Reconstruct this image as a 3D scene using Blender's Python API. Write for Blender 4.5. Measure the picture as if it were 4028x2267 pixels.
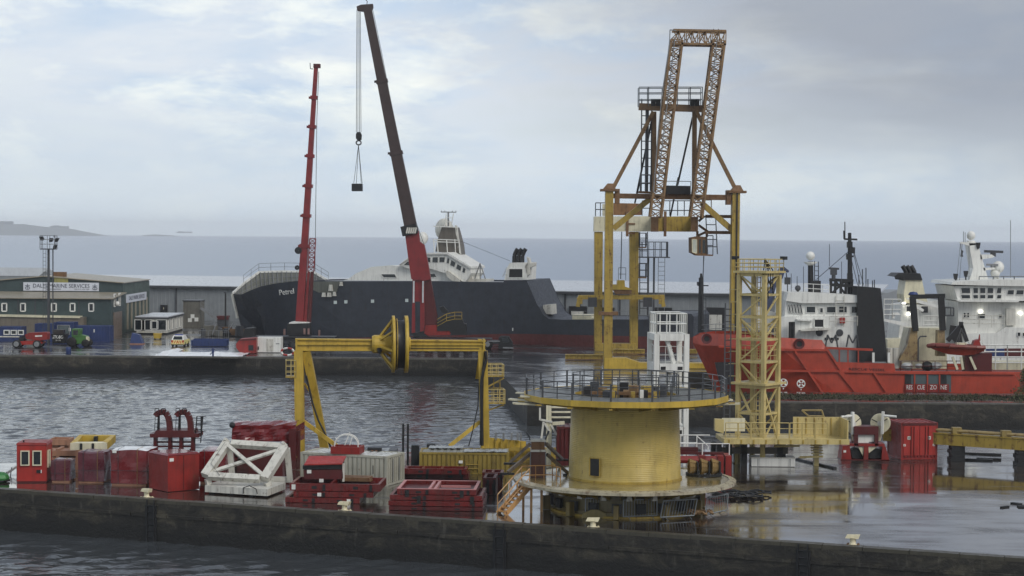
import bpy, bmesh, math, random
import numpy as np
from mathutils import Vector, Matrix, geometry, noise as mnoise
random.seed(7)
R = math.radians
SC = bpy.context.scene
COL = SC.collection
for _o in list(bpy.data.objects):
    bpy.data.objects.remove(_o)

# ------------------------------------------------------------------ camera
CAMH = 14.7                       # eye height over the quay surface (z = 0)
F, CX, CY = 7400.0, 2014.0, 1133.5   # focal length and centre of the 4028 x 2267 photograph, pixels
PITCH, ROLL = R(1.622), R(0.42)
fw = Vector((0, math.cos(PITCH), -math.sin(PITCH)))
up0 = Vector((0, math.sin(PITCH), math.cos(PITCH)))
rt0 = Vector((1, 0, 0))
rt = rt0*math.cos(ROLL) + up0*math.sin(ROLL)
upv = up0*math.cos(ROLL) - rt0*math.sin(ROLL)
CAM = Vector((0, 0, CAMH))
cd = bpy.data.cameras.new('camera'); cam = bpy.data.objects.new('camera', cd); COL.objects.link(cam)
cd.sensor_width = 36.0; cd.lens = 36.0*F/4028.0
cd.clip_start = 1.0; cd.clip_end = 40000
mw = Matrix((rt, upv, -fw)).transposed().to_4x4(); mw.translation = CAM
cam.matrix_world = mw
SC.camera = cam
SC.render.resolution_x, SC.render.resolution_y = 1024, 576

# ------------------------------------------------------------------ sky and sun
SUN_EL, SUN_AZ = R(40), R(138)      # azimuth clockwise from +Y (the view direction): behind the camera, to the right
w = bpy.data.worlds.new('World'); SC.world = w; w.use_nodes = True
nt = w.node_tree; N = nt.nodes; L = nt.links
for n in list(N): N.remove(n)
def nd(tree, typ, **kw):
    n = tree.nodes.new(typ)
    for k, v in kw.items():
        if k in n.inputs: n.inputs[k].default_value = v
        else: setattr(n, k, v)
    return n
def lin(c):
    c = c/255.0
    return c/12.92 if c <= 0.04045 else ((c+0.055)/1.055)**2.4
def rgb(r, g, b, k=1.0): return (lin(r)*k, lin(g)*k, lin(b)*k, 1)
BG = 0.1
out = nd(nt, 'ShaderNodeOutputWorld'); bg = nd(nt, 'ShaderNodeBackground'); bg.inputs['Strength'].default_value = BG
L.new(bg.outputs[0], out.inputs[0])
sky = nd(nt, 'ShaderNodeTexSky'); sky.sky_type = 'NISHITA'; sky.sun_disc = False
sky.sun_elevation = SUN_EL; sky.sun_rotation = SUN_AZ; sky.air_density = 1.0; sky.dust_density = 3.0
tc = nd(nt, 'ShaderNodeTexCoord')
def cloud_noise(sx, sz, off, detail=6, rough=.55, dist=0.0, scale=1.0):
    mp = nd(nt, 'ShaderNodeMapping'); L.new(tc.outputs['Generated'], mp.inputs[0])
    mp.inputs['Scale'].default_value = (sx, sx, sz); mp.inputs['Location'].default_value = off
    nz = nd(nt, 'ShaderNodeTexNoise'); L.new(mp.outputs[0], nz.inputs['Vector'])
    nz.inputs['Scale'].default_value = scale; nz.inputs['Detail'].default_value = detail
    nz.inputs['Roughness'].default_value = rough; nz.inputs['Distortion'].default_value = dist
    return nz.outputs['Fac']
def ramp(tree, fac, stops):
    r = tree.nodes.new('ShaderNodeValToRGB'); tree.links.new(fac, r.inputs[0])
    e = r.color_ramp.elements
    while len(e) > 1: e.remove(e[-1])
    e[0].position = stops[0][0]; e[0].color = stops[0][1]
    for p, c in stops[1:]:
        x = e.new(p); x.color = c
    return r.outputs[0]
def mixc(tree, fac, a, b, mode='MIX'):
    m = tree.nodes.new('ShaderNodeMix'); m.data_type = 'RGBA'; m.blend_type = mode
    for s, v in ((m.inputs[0], fac), (m.inputs[6], a), (m.inputs[7], b)):
        if hasattr(v, 'links'): tree.links.new(v, s)
        else: s.default_value = v
    return m.outputs[2]
def mth(tree, op, a, b=0.0, clamp=False):
    m = tree.nodes.new('ShaderNodeMath'); m.operation = op; m.use_clamp = clamp
    for s, v in ((m.inputs[0], a), (m.inputs[1], b)):
        if hasattr(v, 'links'): tree.links.new(v, s)
        else: s.default_value = v
    return m.outputs[0]
K = 1.28/BG
big = cloud_noise(3.4, 15.0, (3.1, 0.7, 1.9), 7, .58, .3)
med = cloud_noise(10.0, 30.0, (0.4, 5.2, 2.7), 8, .62, .15)
wide = cloud_noise(1.6, 6.0, (7.7, 2.2, 4.4), 3, .5)
base = ramp(nt, big, [(0.34, rgb(166, 188, 214, K)), (0.45, rgb(188, 203, 220, K)), (0.54, rgb(208, 215, 223, K)), (0.66, rgb(214, 222, 224, K))])
lite = ramp(nt, med, [(0.48, (0, 0, 0, 1)), (0.63, (1, 1, 1, 1))])
c1 = mixc(nt, mth(nt, 'MULTIPLY', lite, 0.8), base, rgb(238, 241, 234, K))
dark = ramp(nt, wide, [(0.46, (0, 0, 0, 1)), (0.66, (1, 1, 1, 1))])
c2 = mixc(nt, mth(nt, 'MULTIPLY', dark, 0.5), c1, rgb(172, 188, 206, K))
sep = nd(nt, 'ShaderNodeSeparateXYZ'); L.new(tc.outputs['Generated'], sep.inputs[0])
# a heavier, greyer bank of cloud fills the sky to the right of the view and overhead there
bank = mth(nt, 'ADD', mth(nt, 'MULTIPLY', sep.outputs[0], 2.3), mth(nt, 'MULTIPLY', sep.outputs[2], 3.2))
bank = mth(nt, 'ADD', bank, mth(nt, 'MULTIPLY', mth(nt, 'SUBTRACT', big, 0.5), 1.0))
bankf = ramp(nt, bank, [(0.16, (0, 0, 0, 1)), (0.78, (1, 1, 1, 1))])
c3 = mixc(nt, mth(nt, 'MULTIPLY', bankf, 0.85), c2, rgb(138, 144, 156, K))
hz_ = ramp(nt, mth(nt, 'ABSOLUTE', sep.outputs[2]), [(0.0, (1, 1, 1, 1)), (0.075, (0, 0, 0, 1))])
c3 = mixc(nt, mth(nt, 'MULTIPLY', hz_, 0.75), c3, rgb(203, 215, 222, K))
c4 = mixc(nt, 0.93, sky.outputs[0], c3)
L.new(c4, bg.inputs['Color'])

sd = bpy.data.lights.new('sun', 'SUN'); sd.energy = 1.7; sd.angle = R(28); sd.color = (1.0, .96, .9)
so = bpy.data.objects.new('sun', sd); COL.objects.link(so)
sdir = Vector((math.sin(SUN_AZ)*math.cos(SUN_EL), math.cos(SUN_AZ)*math.cos(SUN_EL), math.sin(SUN_EL)))
so.rotation_euler = sdir.to_track_quat('Z', 'Y').to_euler(); so.location = sdir*200
SC.view_settings.view_transform = 'Standard'; SC.view_settings.look = 'None'
SC.view_settings.exposure = 0.0; SC.view_settings.gamma = 1.0
SC.view_settings.use_curve_mapping = False
SC.render.engine = 'CYCLES'
SC.cycles.max_bounces = 6; SC.cycles.volume_bounces = 2; SC.cycles.use_denoising = True
SC.cycles.diffuse_bounces = 3; SC.cycles.glossy_bounces = 4

# ------------------------------------------------------------------ picture measurements -> places in the scene
def ray(x, y):
    d = fw + rt*((x-CX)/F) + upv*((CY-y)/F)
    return d/d.y
def at(p, Y): return CAM + ray(*p)*Y                     # point seen at photo pixel p, at distance Y
def gd(p, Z=0.0):                                        # point seen at photo pixel p, at height Z
    r = ray(*p); return CAM + r*((Z-CAMH)/r.z)
class Pl:                                                # a vertical plane through point o, running along yaw rz
    def __init__(s, o, rz):
        s.o = Vector(o); s.n = Vector((-math.sin(rz), math.cos(rz), 0)); s.rz = rz
    def __call__(s, p, off=0.0):
        r = ray(*p); t = (s.o + s.n*off - CAM).dot(s.n)/r.dot(s.n); return CAM + r*t
def d(u, v): return (u*1.56366, v*1.56366)
def zm(x0, y0, k):
    def f(x, y): return (x0+x/k, y0+y/k)
    return f
ZA=zm(0,850,2.417); ZB=zm(850,800,2.231); ZC=zm(1350,780,2.1644); ZD=zm(2200,700,1.9333); ZE=zm(2650,850,1.812); ZF=zm(3300,850,1.8132)
ZG=zm(0,1550,2.0225); ZH=zm(1000,1550,2.0227); ZI=zm(1900,1400,1.8127); ZJ=zm(2700,1550,1.9398); ZK=zm(2300,80,2.0714); ZL=zm(1100,0,1.6117)
ZM=zm(1050,1200,2.231); ZN=zm(2250,700,2.417); Z1=zm(0,1100,4.5304); Z2=zm(440,1120,4.532); Z3=zm(1060,900,2.79); Z4=zm(1560,1100,3.816)
Z5=zm(40,1600,3.8155); Z6=zm(560,1580,3.453); Z7=zm(1100,1700,2.8); Z8=zm(1900,1560,2.9); Y1=zm(2480,1220,2.265); Y2=zm(2780,980,2.789)
Y3=zm(2740,1480,3.453); Y4=zm(3280,1580,3.444); Y5=zm(3500,1080,2.788); Y6=zm(3680,880,3.451); Y7=zm(2250,1100,3.816); Y8=zm(2000,1420,2.862)

# ------------------------------------------------------------------ mesh building
def link(o): COL.objects.link(o); return o
def thing(name, label, cat, loc=(0, 0, 0), rz=0.0, group=None):
    o = bpy.data.objects.new(name, None); link(o); o.location = loc; o.rotation_euler = (0, 0, rz)
    o.empty_display_size = .3
    o['label'] = label; o['category'] = cat
    if group: o['group'] = group
    return o
def tag(o, label, cat, group=None):
    o['label'] = label; o['category'] = cat
    if group: o['group'] = group
    return o
def struct(o): o['kind'] = 'structure'; return o
def stuff(o): o['kind'] = 'stuff'; return o
def kids(o): return [c for c in bpy.data.objects if c.parent == o]
def dup(o, loc, rz=None, label=None, ch=None):
    r = o.copy(); link(r); r.location = loc
    if rz is not None: r.rotation_euler = (0, 0, rz)
    if label: r['label'] = label
    for c in (ch if ch is not None else kids(o)):
        k = c.copy(); link(k); k.parent = r
        for g in kids(c):
            q = g.copy(); link(q); q.parent = k
    return r
class MB:
    def __init__(s, T=None):
        s.v = []; s.f = []; s.M = None
        if T is not None:
            s.M = (Matrix.Translation(T.location) @ Matrix.Rotation(T.rotation_euler.z, 4, 'Z')).inverted()
    def add(s, vs, fs):
        b = len(s.v)
        for p in vs:
            p = Vector(p); s.v.append(s.M @ p if s.M is not None else p)
        s.f += [tuple(i+b for i in f) for f in fs]; return s
    def hexa(s, p):   # 8 points: bottom ring 0-3, top ring 4-7
        return s.add(p, [(3,2,1,0), (4,5,6,7), (0,1,5,4), (1,2,6,5), (2,3,7,6), (3,0,4,7)])
    def box(s, c, sz, rz=0.0):
        cx, cy, cz = c; a, b, h = sz[0]/2, sz[1]/2, sz[2]/2; co, si = math.cos(rz), math.sin(rz); P = []
        for z in (-h, h):
            for x, y in ((-a,-b), (a,-b), (a,b), (-a,b)): P.append((cx+x*co-y*si, cy+x*si+y*co, cz+z))
        return s.hexa(P)
    def bb(s, x0, x1, y0, y1, z0, z1): return s.box(((x0+x1)/2, (y0+y1)/2, (z0+z1)/2), (abs(x1-x0), abs(y1-y0), abs(z1-z0)))
    def frame(s, p, q, up):
        p, q = Vector(p), Vector(q); a = (q-p).normalized(); u = Vector(up)
        if abs(a.dot(u)) > .98: u = Vector((0, 1, 0))
        sd = a.cross(u).normalized(); return p, q, sd, sd.cross(a)
    def bar(s, p, q, w, h=None, up=(0, 0, 1)):
        h = h or w; p, q, x, y = s.frame(p, q, up); P = []
        for c in (p, q):
            for i, j in ((-1,-1), (1,-1), (1,1), (-1,1)): P.append(c + x*(i*w/2) + y*(j*h/2))
        return s.hexa(P)
    def tube(s, p, q, r, r2=None, n=6, caps=True):
        r2 = r if r2 is None else r2; p, q, x, y = s.frame(p, q, (0, 0, 1)); P = []
        for c, rr in ((p, r), (q, r2)):
            for i in range(n):
                a = 2*math.pi*i/n; P.append(c + x*(rr*math.cos(a)) + y*(rr*math.sin(a)))
        fs = [(i, (i+1) % n, n+(i+1) % n, n+i) for i in range(n)]
        if caps: fs += [tuple(range(n))[::-1], tuple(range(n, 2*n))]
        return s.add(P, fs)
    def path(s, pts, r, n=5):
        for a, b in zip(pts[:-1], pts[1:]): s.tube(a, b, r, n=n)
        return s
    def ring(s, pts, r, n=4): return s.path(list(pts)+[pts[0]], r, n)
    def prism(s, poly, vec):
        n = len(poly); vec = Vector(vec); P = [Vector(p) for p in poly]; P2 = [p+vec for p in P]
        tris = geometry.tessellate_polygon([P]); fs = [tuple(t) for t in tris] + [tuple(i+n for i in t[::-1]) for t in tris]
        fs += [(i, (i+1) % n, n+(i+1) % n, n+i) for i in range(n)]
        return s.add(P+P2, fs)
    def lathe(s, prof, c=(0, 0, 0), n=32, a0=0.0, a1=2*math.pi, axis='z'):
        full = abs(a1-a0-2*math.pi) < 1e-6; m = n if full else n+1; P = []
        for r, z in prof:
            for i in range(m):
                a = a0+(a1-a0)*i/n; x, y = r*math.cos(a), r*math.sin(a)
                q = (x, y, z) if axis == 'z' else ((z, x, y) if axis == 'x' else (x, z, y))
                P.append((c[0]+q[0], c[1]+q[1], c[2]+q[2]))
        fs = []
        for k in range(len(prof)-1):
            for i in range(n):
                j = (i+1) % m; fs.append((k*m+i, k*m+j, (k+1)*m+j, (k+1)*m+i))
        return s.add(P, fs)
    def sphere(s, c, r, n=12, m=8, sz=1.0):
        return s.lathe([(max(1e-4, r*math.sin(math.pi*i/m)), -r*sz*math.cos(math.pi*i/m)) for i in range(m+1)], c, n)
    def rail(s, pts, h=1.05, step=1.5, bars=(0.5, 1.0), r=.025, closed=False, n=4):
        pts = [Vector(p) for p in pts]
        if closed: pts = pts+[pts[0]]
        for a, b in zip(pts[:-1], pts[1:]):
            k = max(1, round((b-a).length/step))
            for i in range(k+1):
                p = a.lerp(b, i/k); s.tube(p, p+Vector((0, 0, h)), r, n=n, caps=False)
            for q in bars:
                o = Vector((0, 0, h*q)); s.tube(a+o, b+o, r, n=n, caps=False)
        return s
    def ladder(s, p, q, wv, step=.35, r=.03, rr=.02):
        p, q, wv = Vector(p), Vector(q), Vector(wv); s.tube(p, q, r, n=4); s.tube(p+wv, q+wv, r, n=4)
        k = max(2, int((q-p).length/step))
        for i in range(1, k): s.tube(p.lerp(q, i/k), p.lerp(q, i/k)+wv, rr, n=4, caps=False)
        return s
    def build(s, name, mat, parent=None, smooth=False):
        me = bpy.data.meshes.new(name); me.from_pydata([tuple(v) for v in s.v], [], s.f); me.update()
        bm = bmesh.new(); bm.from_mesh(me); bmesh.ops.recalc_face_normals(bm, faces=bm.faces[:]); bm.to_mesh(me); bm.free()
        if smooth:
            for p in me.polygons: p.use_smooth = True
        for m in (mat if isinstance(mat, (list, tuple)) else [mat]): me.materials.append(m)
        o = bpy.data.objects.new(name, me); link(o)
        if parent is not None: o.parent = parent
        return o
def part(name, mat, T, fn, smooth=False):
    m = MB(); fn(m); return m.build(name, mat, T, smooth)
def text(body, size, mat, parent, p, xdir, up, depth=.01, name='lettering', width=None, shear=0.0):
    cu = bpy.data.curves.new(name, 'FONT'); cu.body = body; cu.size = size; cu.align_x = 'CENTER'; cu.align_y = 'CENTER'
    cu.extrude = depth; cu.resolution_u = 2; cu.shear = shear
    o = bpy.data.objects.new(name, cu); link(o)
    bpy.context.view_layer.update()
    dg = bpy.context.evaluated_depsgraph_get(); me = bpy.data.meshes.new_from_object(o.evaluated_get(dg))
    bpy.data.objects.remove(o); bpy.data.curves.remove(cu)
    x = Vector(xdir).normalized(); u = Vector(up); u = (u-x*u.dot(x)).normalized(); z = x.cross(u)
    k = 1.0
    if width:
        xs = [v.co.x for v in me.vertices]; k = width/max(1e-4, max(xs)-min(xs))
    for v in me.vertices: v.co = Vector(p) + x*(v.co.x*k) + u*v.co.y + z*v.co.z
    me.materials.clear(); me.materials.append(mat)
    r = bpy.data.objects.new(name, me); link(r)
    if parent is not None:
        r.parent = parent
    return r
def toL(T, p): return (Matrix.Translation(T.location) @ Matrix.Rotation(T.rotation_euler.z, 4, 'Z')).inverted() @ Vector(p)
def dirL(T, v): return Matrix.Rotation(-T.rotation_euler.z, 3, 'Z') @ Vector(v)
def front(x0, x1, yb, yt, rz=0.0, Z=0.0):
    """a box face seen between columns x0..x1, foot at row yb, top at row yt: foot midpoint, width, height"""
    c = gd(((x0+x1)/2, yb), Z); s = F/c.y
    return c, (x1-x0)/(s*(math.cos(rz)-math.sin(rz)*c.x/c.y)), (yb-yt)/s

# ------------------------------------------------------------------ materials
MATS = {}
def newmat(name):
    m = bpy.data.materials.new(name); m.use_nodes = True; t = m.node_tree
    for n in list(t.nodes): t.nodes.remove(n)
    o = nd(t, 'ShaderNodeOutputMaterial'); b = nd(t, 'ShaderNodeBsdfPrincipled'); t.links.new(b.outputs[0], o.inputs[0])
    return m, t, b
def pos(t, scale=(1, 1, 1), rot=(0, 0, 0)):
    g = nd(t, 'ShaderNodeNewGeometry'); mp = nd(t, 'ShaderNodeMapping'); t.links.new(g.outputs['Position'], mp.inputs[0])
    mp.inputs['Scale'].default_value = scale; mp.inputs['Rotation'].default_value = rot; return mp.outputs[0]
def nz(t, vec, scale, detail=4, rough=.55, dist=0.0):
    n = nd(t, 'ShaderNodeTexNoise'); t.links.new(vec, n.inputs['Vector'])
    n.inputs['Scale'].default_value = scale; n.inputs['Detail'].default_value = detail; n.inputs['Roughness'].default_value = rough
    n.inputs['Distortion'].default_value = dist
    return n.outputs['Fac']
def paint(name, c, rough=.42, var=.22, dirt=.45, rust=0.0, metal=0.0, spec=.5, coat=0.0, rustc=(105, 62, 40)):
    m, t, b = newmat(name); col = rgb(*c)
    p = pos(t); n1 = nz(t, p, .9, 5); n2 = nz(t, pos(t, (2.6, 2.6, .22)), 1.6, 4, .6); n3 = nz(t, p, 3.2, 6, .65, .4)
    lo = tuple(x*(1-var) for x in col[:3])+(1,); hi = tuple(min(1, x*(1+var*.7)) for x in col[:3])+(1,)
    a = ramp(t, n1, [(.3, lo), (.5, col), (.72, hi)])
    dk = ramp(t, n2, [(.48, (0, 0, 0, 1)), (.72, (1, 1, 1, 1))])
    dc = tuple(x*.35+y for x, y in zip(col[:3], (.012, .010, .008)))+(1,)
    a = mixc(t, mth(t, 'MULTIPLY', dk, dirt), a, dc)
    if rust > 0:
        rm = ramp(t, mth(t, 'ADD', mth(t, 'MULTIPLY', n3, .65), mth(t, 'MULTIPLY', n2, .35)), [(.62-.28*rust, (0, 0, 0, 1)), (.72-.26*rust, (1, 1, 1, 1))])
        rc = ramp(t, nz(t, p, 9, 4), [(.3, rgb(*[x*.6 for x in rustc])), (.7, rgb(*rustc))])
        a = mixc(t, mth(t, 'MULTIPLY', rm, .9), a, rc)
    t.links.new(a, b.inputs['Base Color'])
    t.links.new(ramp(t, n3, [(.3, (rough*.7,)*3+(1,)), (.7, (min(1, rough*1.4),)*3+(1,))]), b.inputs['Roughness'])
    b.inputs['Metallic'].default_value = metal; b.inputs['Specular IOR Level'].default_value = spec
    if coat: b.inputs['Coat Weight'].default_value = coat; b.inputs['Coat Roughness'].default_value = .12
    bp = nd(t, 'ShaderNodeBump'); bp.inputs['Strength'].default_value = .18; bp.inputs['Distance'].default_value = .02
    t.links.new(n3, bp.inputs['Height']); t.links.new(bp.outputs[0], b.inputs['Normal'])
    MATS[name] = m; return m
def glassm(name, c, rough=.08):
    m, t, b = newmat(name); b.inputs['Base Color'].default_value = rgb(*c); b.inputs['Roughness'].default_value = rough
    b.inputs['Specular IOR Level'].default_value = .6; MATS[name] = m; return m
def emis(name, c, s):
    m, t, b = newmat(name); b.inputs['Base Color'].default_value = rgb(*c); b.inputs['Emission Color'].default_value = rgb(*c)
    b.inputs['Emission Strength'].default_value = s; MATS[name] = m; return m

# wet concrete: dark, stained, with a thin film of water that pools
def wetground(name, dark, light, film=.62, tint=(58, 44, 38), rmin=.03, rmax=.32):
    m, t, b = newmat(name); p = pos(t)
    n1 = nz(t, p, .11, 6, .6, .6); n2 = nz(t, p, 1.3, 6, .65); n3 = nz(t, pos(t, (.25, 1.2, 1), (0, 0, R(-12))), .5, 4, .6, .5)
    a = ramp(t, n1, [(.34, rgb(*dark)), (.52, rgb(*tint)), (.68, rgb(*light))])
    a = mixc(t, mth(t, 'MULTIPLY', n2, .7), a, rgb(*[x*.55 for x in dark]))
    t.links.new(a, b.inputs['Base Color'])
    wet = mth(t, 'ADD', mth(t, 'MULTIPLY', n1, .55), mth(t, 'MULTIPLY', n3, .45))
    rr = ramp(t, wet, [(film-.22, (rmax,)*3+(1,)), (film-.10, (rmax*.4,)*3+(1,)), (film, (rmin,)*3+(1,))])
    t.links.new(rr, b.inputs['Roughness']); b.inputs['IOR'].default_value = 1.45
    b.inputs['Coat Weight'].default_value = .7; b.inputs['Coat IOR'].default_value = 1.4
    t.links.new(rr, b.inputs['Coat Roughness'])
    bp = nd(t, 'ShaderNodeBump'); bp.inputs['Distance'].default_value = .03
    t.links.new(n2, bp.inputs['Height']); t.links.new(ramp(t, wet, [(film-.2, (.16,)*3+(1,)), (film, (.008,)*3+(1,))]), bp.inputs['Strength'])
    t.links.new(bp.outputs[0], b.inputs['Normal'])
    MATS[name] = m; return m
def waterm(name, base=(.046, .052, .058, 1), rough=.05, s0=.10, s1=.22):
    m, t, b = newmat(name); g = nd(t, 'ShaderNodeNewGeometry')
    p1 = pos(t, (1, 1.5, 1), (0, 0, R(12))); w1 = nz(t, p1, .45, 3, .55, .8); w2 = nz(t, p1, 1.5, 4, .6, .6); w3 = nz(t, pos(t, (1, 1.2, 1)), .045, 4, .6)
    w4 = nz(t, pos(t, (.9, 1.6, 1), (0, 0, R(-20))), .22, 2, .5)
    h = mth(t, 'ADD', mth(t, 'MULTIPLY', w1, .8), mth(t, 'ADD', mth(t, 'MULTIPLY', w2, .16), mth(t, 'MULTIPLY', w4, .9)))
    b.inputs['Base Color'].default_value = base; b.inputs['Roughness'].default_value = rough; b.inputs['IOR'].default_value = 1.48
    bp = nd(t, 'ShaderNodeBump'); bp.inputs['Distance'].default_value = .9
    t.links.new(ramp(t, w3, [(.38, (s0,)*3+(1,)), (.62, (s1,)*3+(1,))]), bp.inputs['Strength'])
    t.links.new(h, bp.inputs['Height']); t.links.new(bp.outputs[0], b.inputs['Normal'])
    MATS[name] = m; return m
def wallm(name):
    m, t, b = newmat(name); p = pos(t); g = nd(t, 'ShaderNodeNewGeometry'); sp = nd(t, 'ShaderNodeSeparateXYZ'); t.links.new(g.outputs['Position'], sp.inputs[0])
    n1 = nz(t, pos(t, (1, 1, 2.2)), .7, 8, .7, .6); n2 = nz(t, pos(t, (2.2, 2.2, .5)), 1.2, 6, .65); n3 = nz(t, p, 5, 5, .7)
    a = ramp(t, n1, [(.34, rgb(22, 20, 18)), (.5, rgb(42, 39, 33)), (.66, rgb(78, 73, 60))])
    st = ramp(t, n2, [(.58, (0, 0, 0, 1)), (.74, (1, 1, 1, 1))]); a = mixc(t, mth(t, 'MULTIPLY', st, .35), a, rgb(128, 124, 112))
    sk = ramp(t, n2, [(.25, (1, 1, 1, 1)), (.46, (0, 0, 0, 1))]); a = mixc(t, mth(t, 'MULTIPLY', sk, .6), a, rgb(26, 25, 24))
    # weed and slime grow up from the waterline to the tide mark
    tide = mth(t, 'ADD', sp.outputs[2], mth(t, 'MULTIPLY', n1, .9)); tm = ramp(t, mth(t, 'ADD', tide, 2.0), [(.95, (1, 1, 1, 1)), (1.0, (.8, .8, .8, 1))])
    tm = ramp(t, mth(t, 'MULTIPLY', mth(t, 'ADD', tide, 2.2), .5), [(.5, (1, 1, 1, 1)), (.86, (0, 0, 0, 1))])
    a = mixc(t, mth(t, 'MULTIPLY', tm, .95), a, rgb(15, 15, 14))
    a = mixc(t, mth(t, 'MULTIPLY', n3, .2), a, rgb(30, 30, 28))
    t.links.new(a, b.inputs['Base Color']); b.inputs['Roughness'].default_value = .6
    bp = nd(t, 'ShaderNodeBump'); bp.inputs['Distance'].default_value = .08; bp.inputs['Strength'].default_value = .6
    t.links.new(n3, bp.inputs['Height']); t.links.new(bp.outputs[0], b.inputs['Normal']); MATS[name] = m; return m

water_m = waterm('harbour water')
sea_m = waterm('open sea', (.18, .235, .32, 1), .28, .03, .10)
near_m = wetground('wet pier concrete', (34, 29, 26), (80, 72, 64), film=.55, tint=(58, 46, 38), rmin=.055, rmax=.5)
far_m = wetground('wet quay asphalt', (40, 37, 36), (92, 90, 90), film=.60, tint=(58, 52, 50), rmin=.06, rmax=.4)
wall_m = wallm('stained quay wall')
yel = paint('yellow paint', (190, 160, 62), rust=.12)
yelold = paint('weathered yellow paint', (168, 142, 62), rust=.28, dirt=.6)
yelpale = paint('pale yellow paint', (196, 178, 120), rust=.16, dirt=.35)
mustard = paint('mustard drum paint', (186, 164, 92), rough=.36, rust=.06, dirt=.22, var=.2)
redp = paint('red paint', (134, 34, 28), rust=.10, var=.3, dirt=.55)
redd = paint('dark red paint', (82, 22, 22), rust=.12)
redb = paint('bright red paint', (160, 42, 34), rust=.04)
tarp = paint('red tarpaulin', (112, 22, 26), rough=.22, dirt=.3, var=.3, coat=.4)
tarpd = paint('maroon tarpaulin', (88, 30, 42), rough=.3, dirt=.3, var=.3, coat=.3)
orange = paint('orange red hull paint', (166, 62, 42), rust=.06, dirt=.3)
white = paint('white paint', (226, 226, 220), dirt=.4, rust=.07, var=.08)
whiteold = paint('rust streaked white paint', (206, 204, 194), dirt=.55, rust=.18, var=.1)
creamp = paint('cream paint', (214, 208, 180), dirt=.35, rust=.06)
grey = paint('grey steel', (128, 130, 132), dirt=.4)
dgrey = paint('dark grey steel', (66, 68, 72), dirt=.4)
galv = paint('galvanised steel', (140, 146, 150), rough=.4, metal=.2)
black = paint('black paint', (26, 27, 29), dirt=.2, rough=.5)
hullblack = paint('black hull paint', (46, 51, 61), rough=.5, dirt=.5, rust=.05, var=.3)
antif = paint('dull red underwater paint', (104, 52, 50), rough=.7, dirt=.5)
rubber = paint('black rubber', (22, 22, 23), rough=.8)
rustm = paint('rusty steel', (118, 88, 58), rust=.3, dirt=.5, rough=.7)
rustd = paint('rust brown lattice steel', (134, 106, 72), rust=.3, dirt=.4, rough=.6)
crsteel = paint('crane boom dark steel', (62, 48, 46), rust=.15, rough=.5)
crred = paint('crane red paint', (126, 36, 38), dirt=.3)
tan = paint('tan stair paint', (196, 150, 96), rust=.15)
timber = paint('wet timber', (158, 116, 92), rough=.6, dirt=.4)
bluep = paint('blue paint', (38, 56, 104), dirt=.4, rust=.05)
greencl = paint('dark green cladding', (54, 69, 70), dirt=.25, rough=.5)
greencl2 = paint('grey green cladding', (84, 98, 94), dirt=.25, rough=.5)
roofm = paint('buff roof sheeting', (150, 142, 124), dirt=.35, rough=.35)
shedm = paint('grey shed cladding', (138, 142, 144), dirt=.2, var=.1, rough=.5)
shedroof = paint('pale shed roof', (196, 200, 204), dirt=.15, var=.08, rough=.3)
conc = paint('bare concrete', (104, 102, 94), rough=.8, dirt=.6)
greenp = paint('tractor green paint', (66, 112, 52), dirt=.4)
glass = glassm('dark window glass', (26, 32, 36))
glassl = glassm('grey window glass', (86, 96, 98))
cable = paint('dark wire rope', (60, 62, 64), rough=.6)
rope = paint('tan rope', (150, 124, 78), rough=.9)
signw = paint('white sign board', (206, 210, 218), dirt=.15, var=.05)
signk = paint('sign lettering blue black', (38, 44, 66), dirt=0, var=.05)
islandm = paint('far island rock and grass', (84, 88, 76), rough=.9)
grassm = paint('rough grass', (62, 62, 42), rough=.9, var=.4)
foliage = paint('shrub leaves', (86, 92, 60), rough=.8, var=.5)
lampm = emis('lit deck lamp', (255, 252, 240), 6.0)
# ------------------------------------------------------------------ water, land, haze
WZ = -2.2
# sheltered dock water: a real rippled sheet; the open sea beyond is one flat sheet
gx0, gx1, gy0, gy1, gs = -67.0, 67.0, 64.0, 232.0, .25
nx, ny = int((gx1-gx0)/gs)+1, int((gy1-gy0)/gs)+1
X, Y_ = np.meshgrid(np.linspace(gx0, gx1, nx), np.linspace(gy0, gy1, ny)); Zw = np.zeros_like(X)
rs = np.random.RandomState(11)
for k in range(64):
    lam = .62*(2.7/.62)**rs.rand(); th = math.pi*.5+.35+rs.randn()*.55; kk = 2*math.pi/lam
    Zw += (lam**1.0)*.0036*np.sin(kk*(X*math.cos(th)+Y_*math.sin(th))+rs.rand()*6.283+.5*np.sin(X*.11+k)+.5*np.cos(Y_*.09-k))
gust = .8+.35*np.sin(X*.061+1.3+.7*np.sin(Y_*.05))*np.cos(Y_*.047+.4)+.2*np.sin(X*.021-Y_*.033)
edge = np.clip(np.minimum(np.minimum(X-gx0, gx1-X), np.minimum(Y_-gy0, gy1-Y_))/3.0, 0, 1)
Zw = WZ+Zw*gust*edge
vs = np.stack([X.ravel(), Y_.ravel(), Zw.ravel()], 1)
ii = (np.arange(ny-1)[:, None]*nx+np.arange(nx-1)[None, :]).ravel(); fq = np.stack([ii, ii+1, ii+1+nx, ii+nx], 1)
E = 700.0; nv = len(vs)
ext = np.array([(-E, -150, WZ), (E, -150, WZ), (E, gy0, WZ), (-E, gy0, WZ), (-E, gy1, WZ), (E, gy1, WZ), (E, 300, WZ), (-E, 300, WZ), (gx0, gy0, WZ), (gx1, gy0, WZ), (gx1, gy1, WZ), (gx0, gy1, WZ)])
fe = np.array([(0, 1, 2, 3), (4, 5, 6, 7), (3, 8, 11, 4), (9, 2, 5, 10)])+nv
vs = np.concatenate([vs, ext]); fq = np.concatenate([fq, fe])
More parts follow.
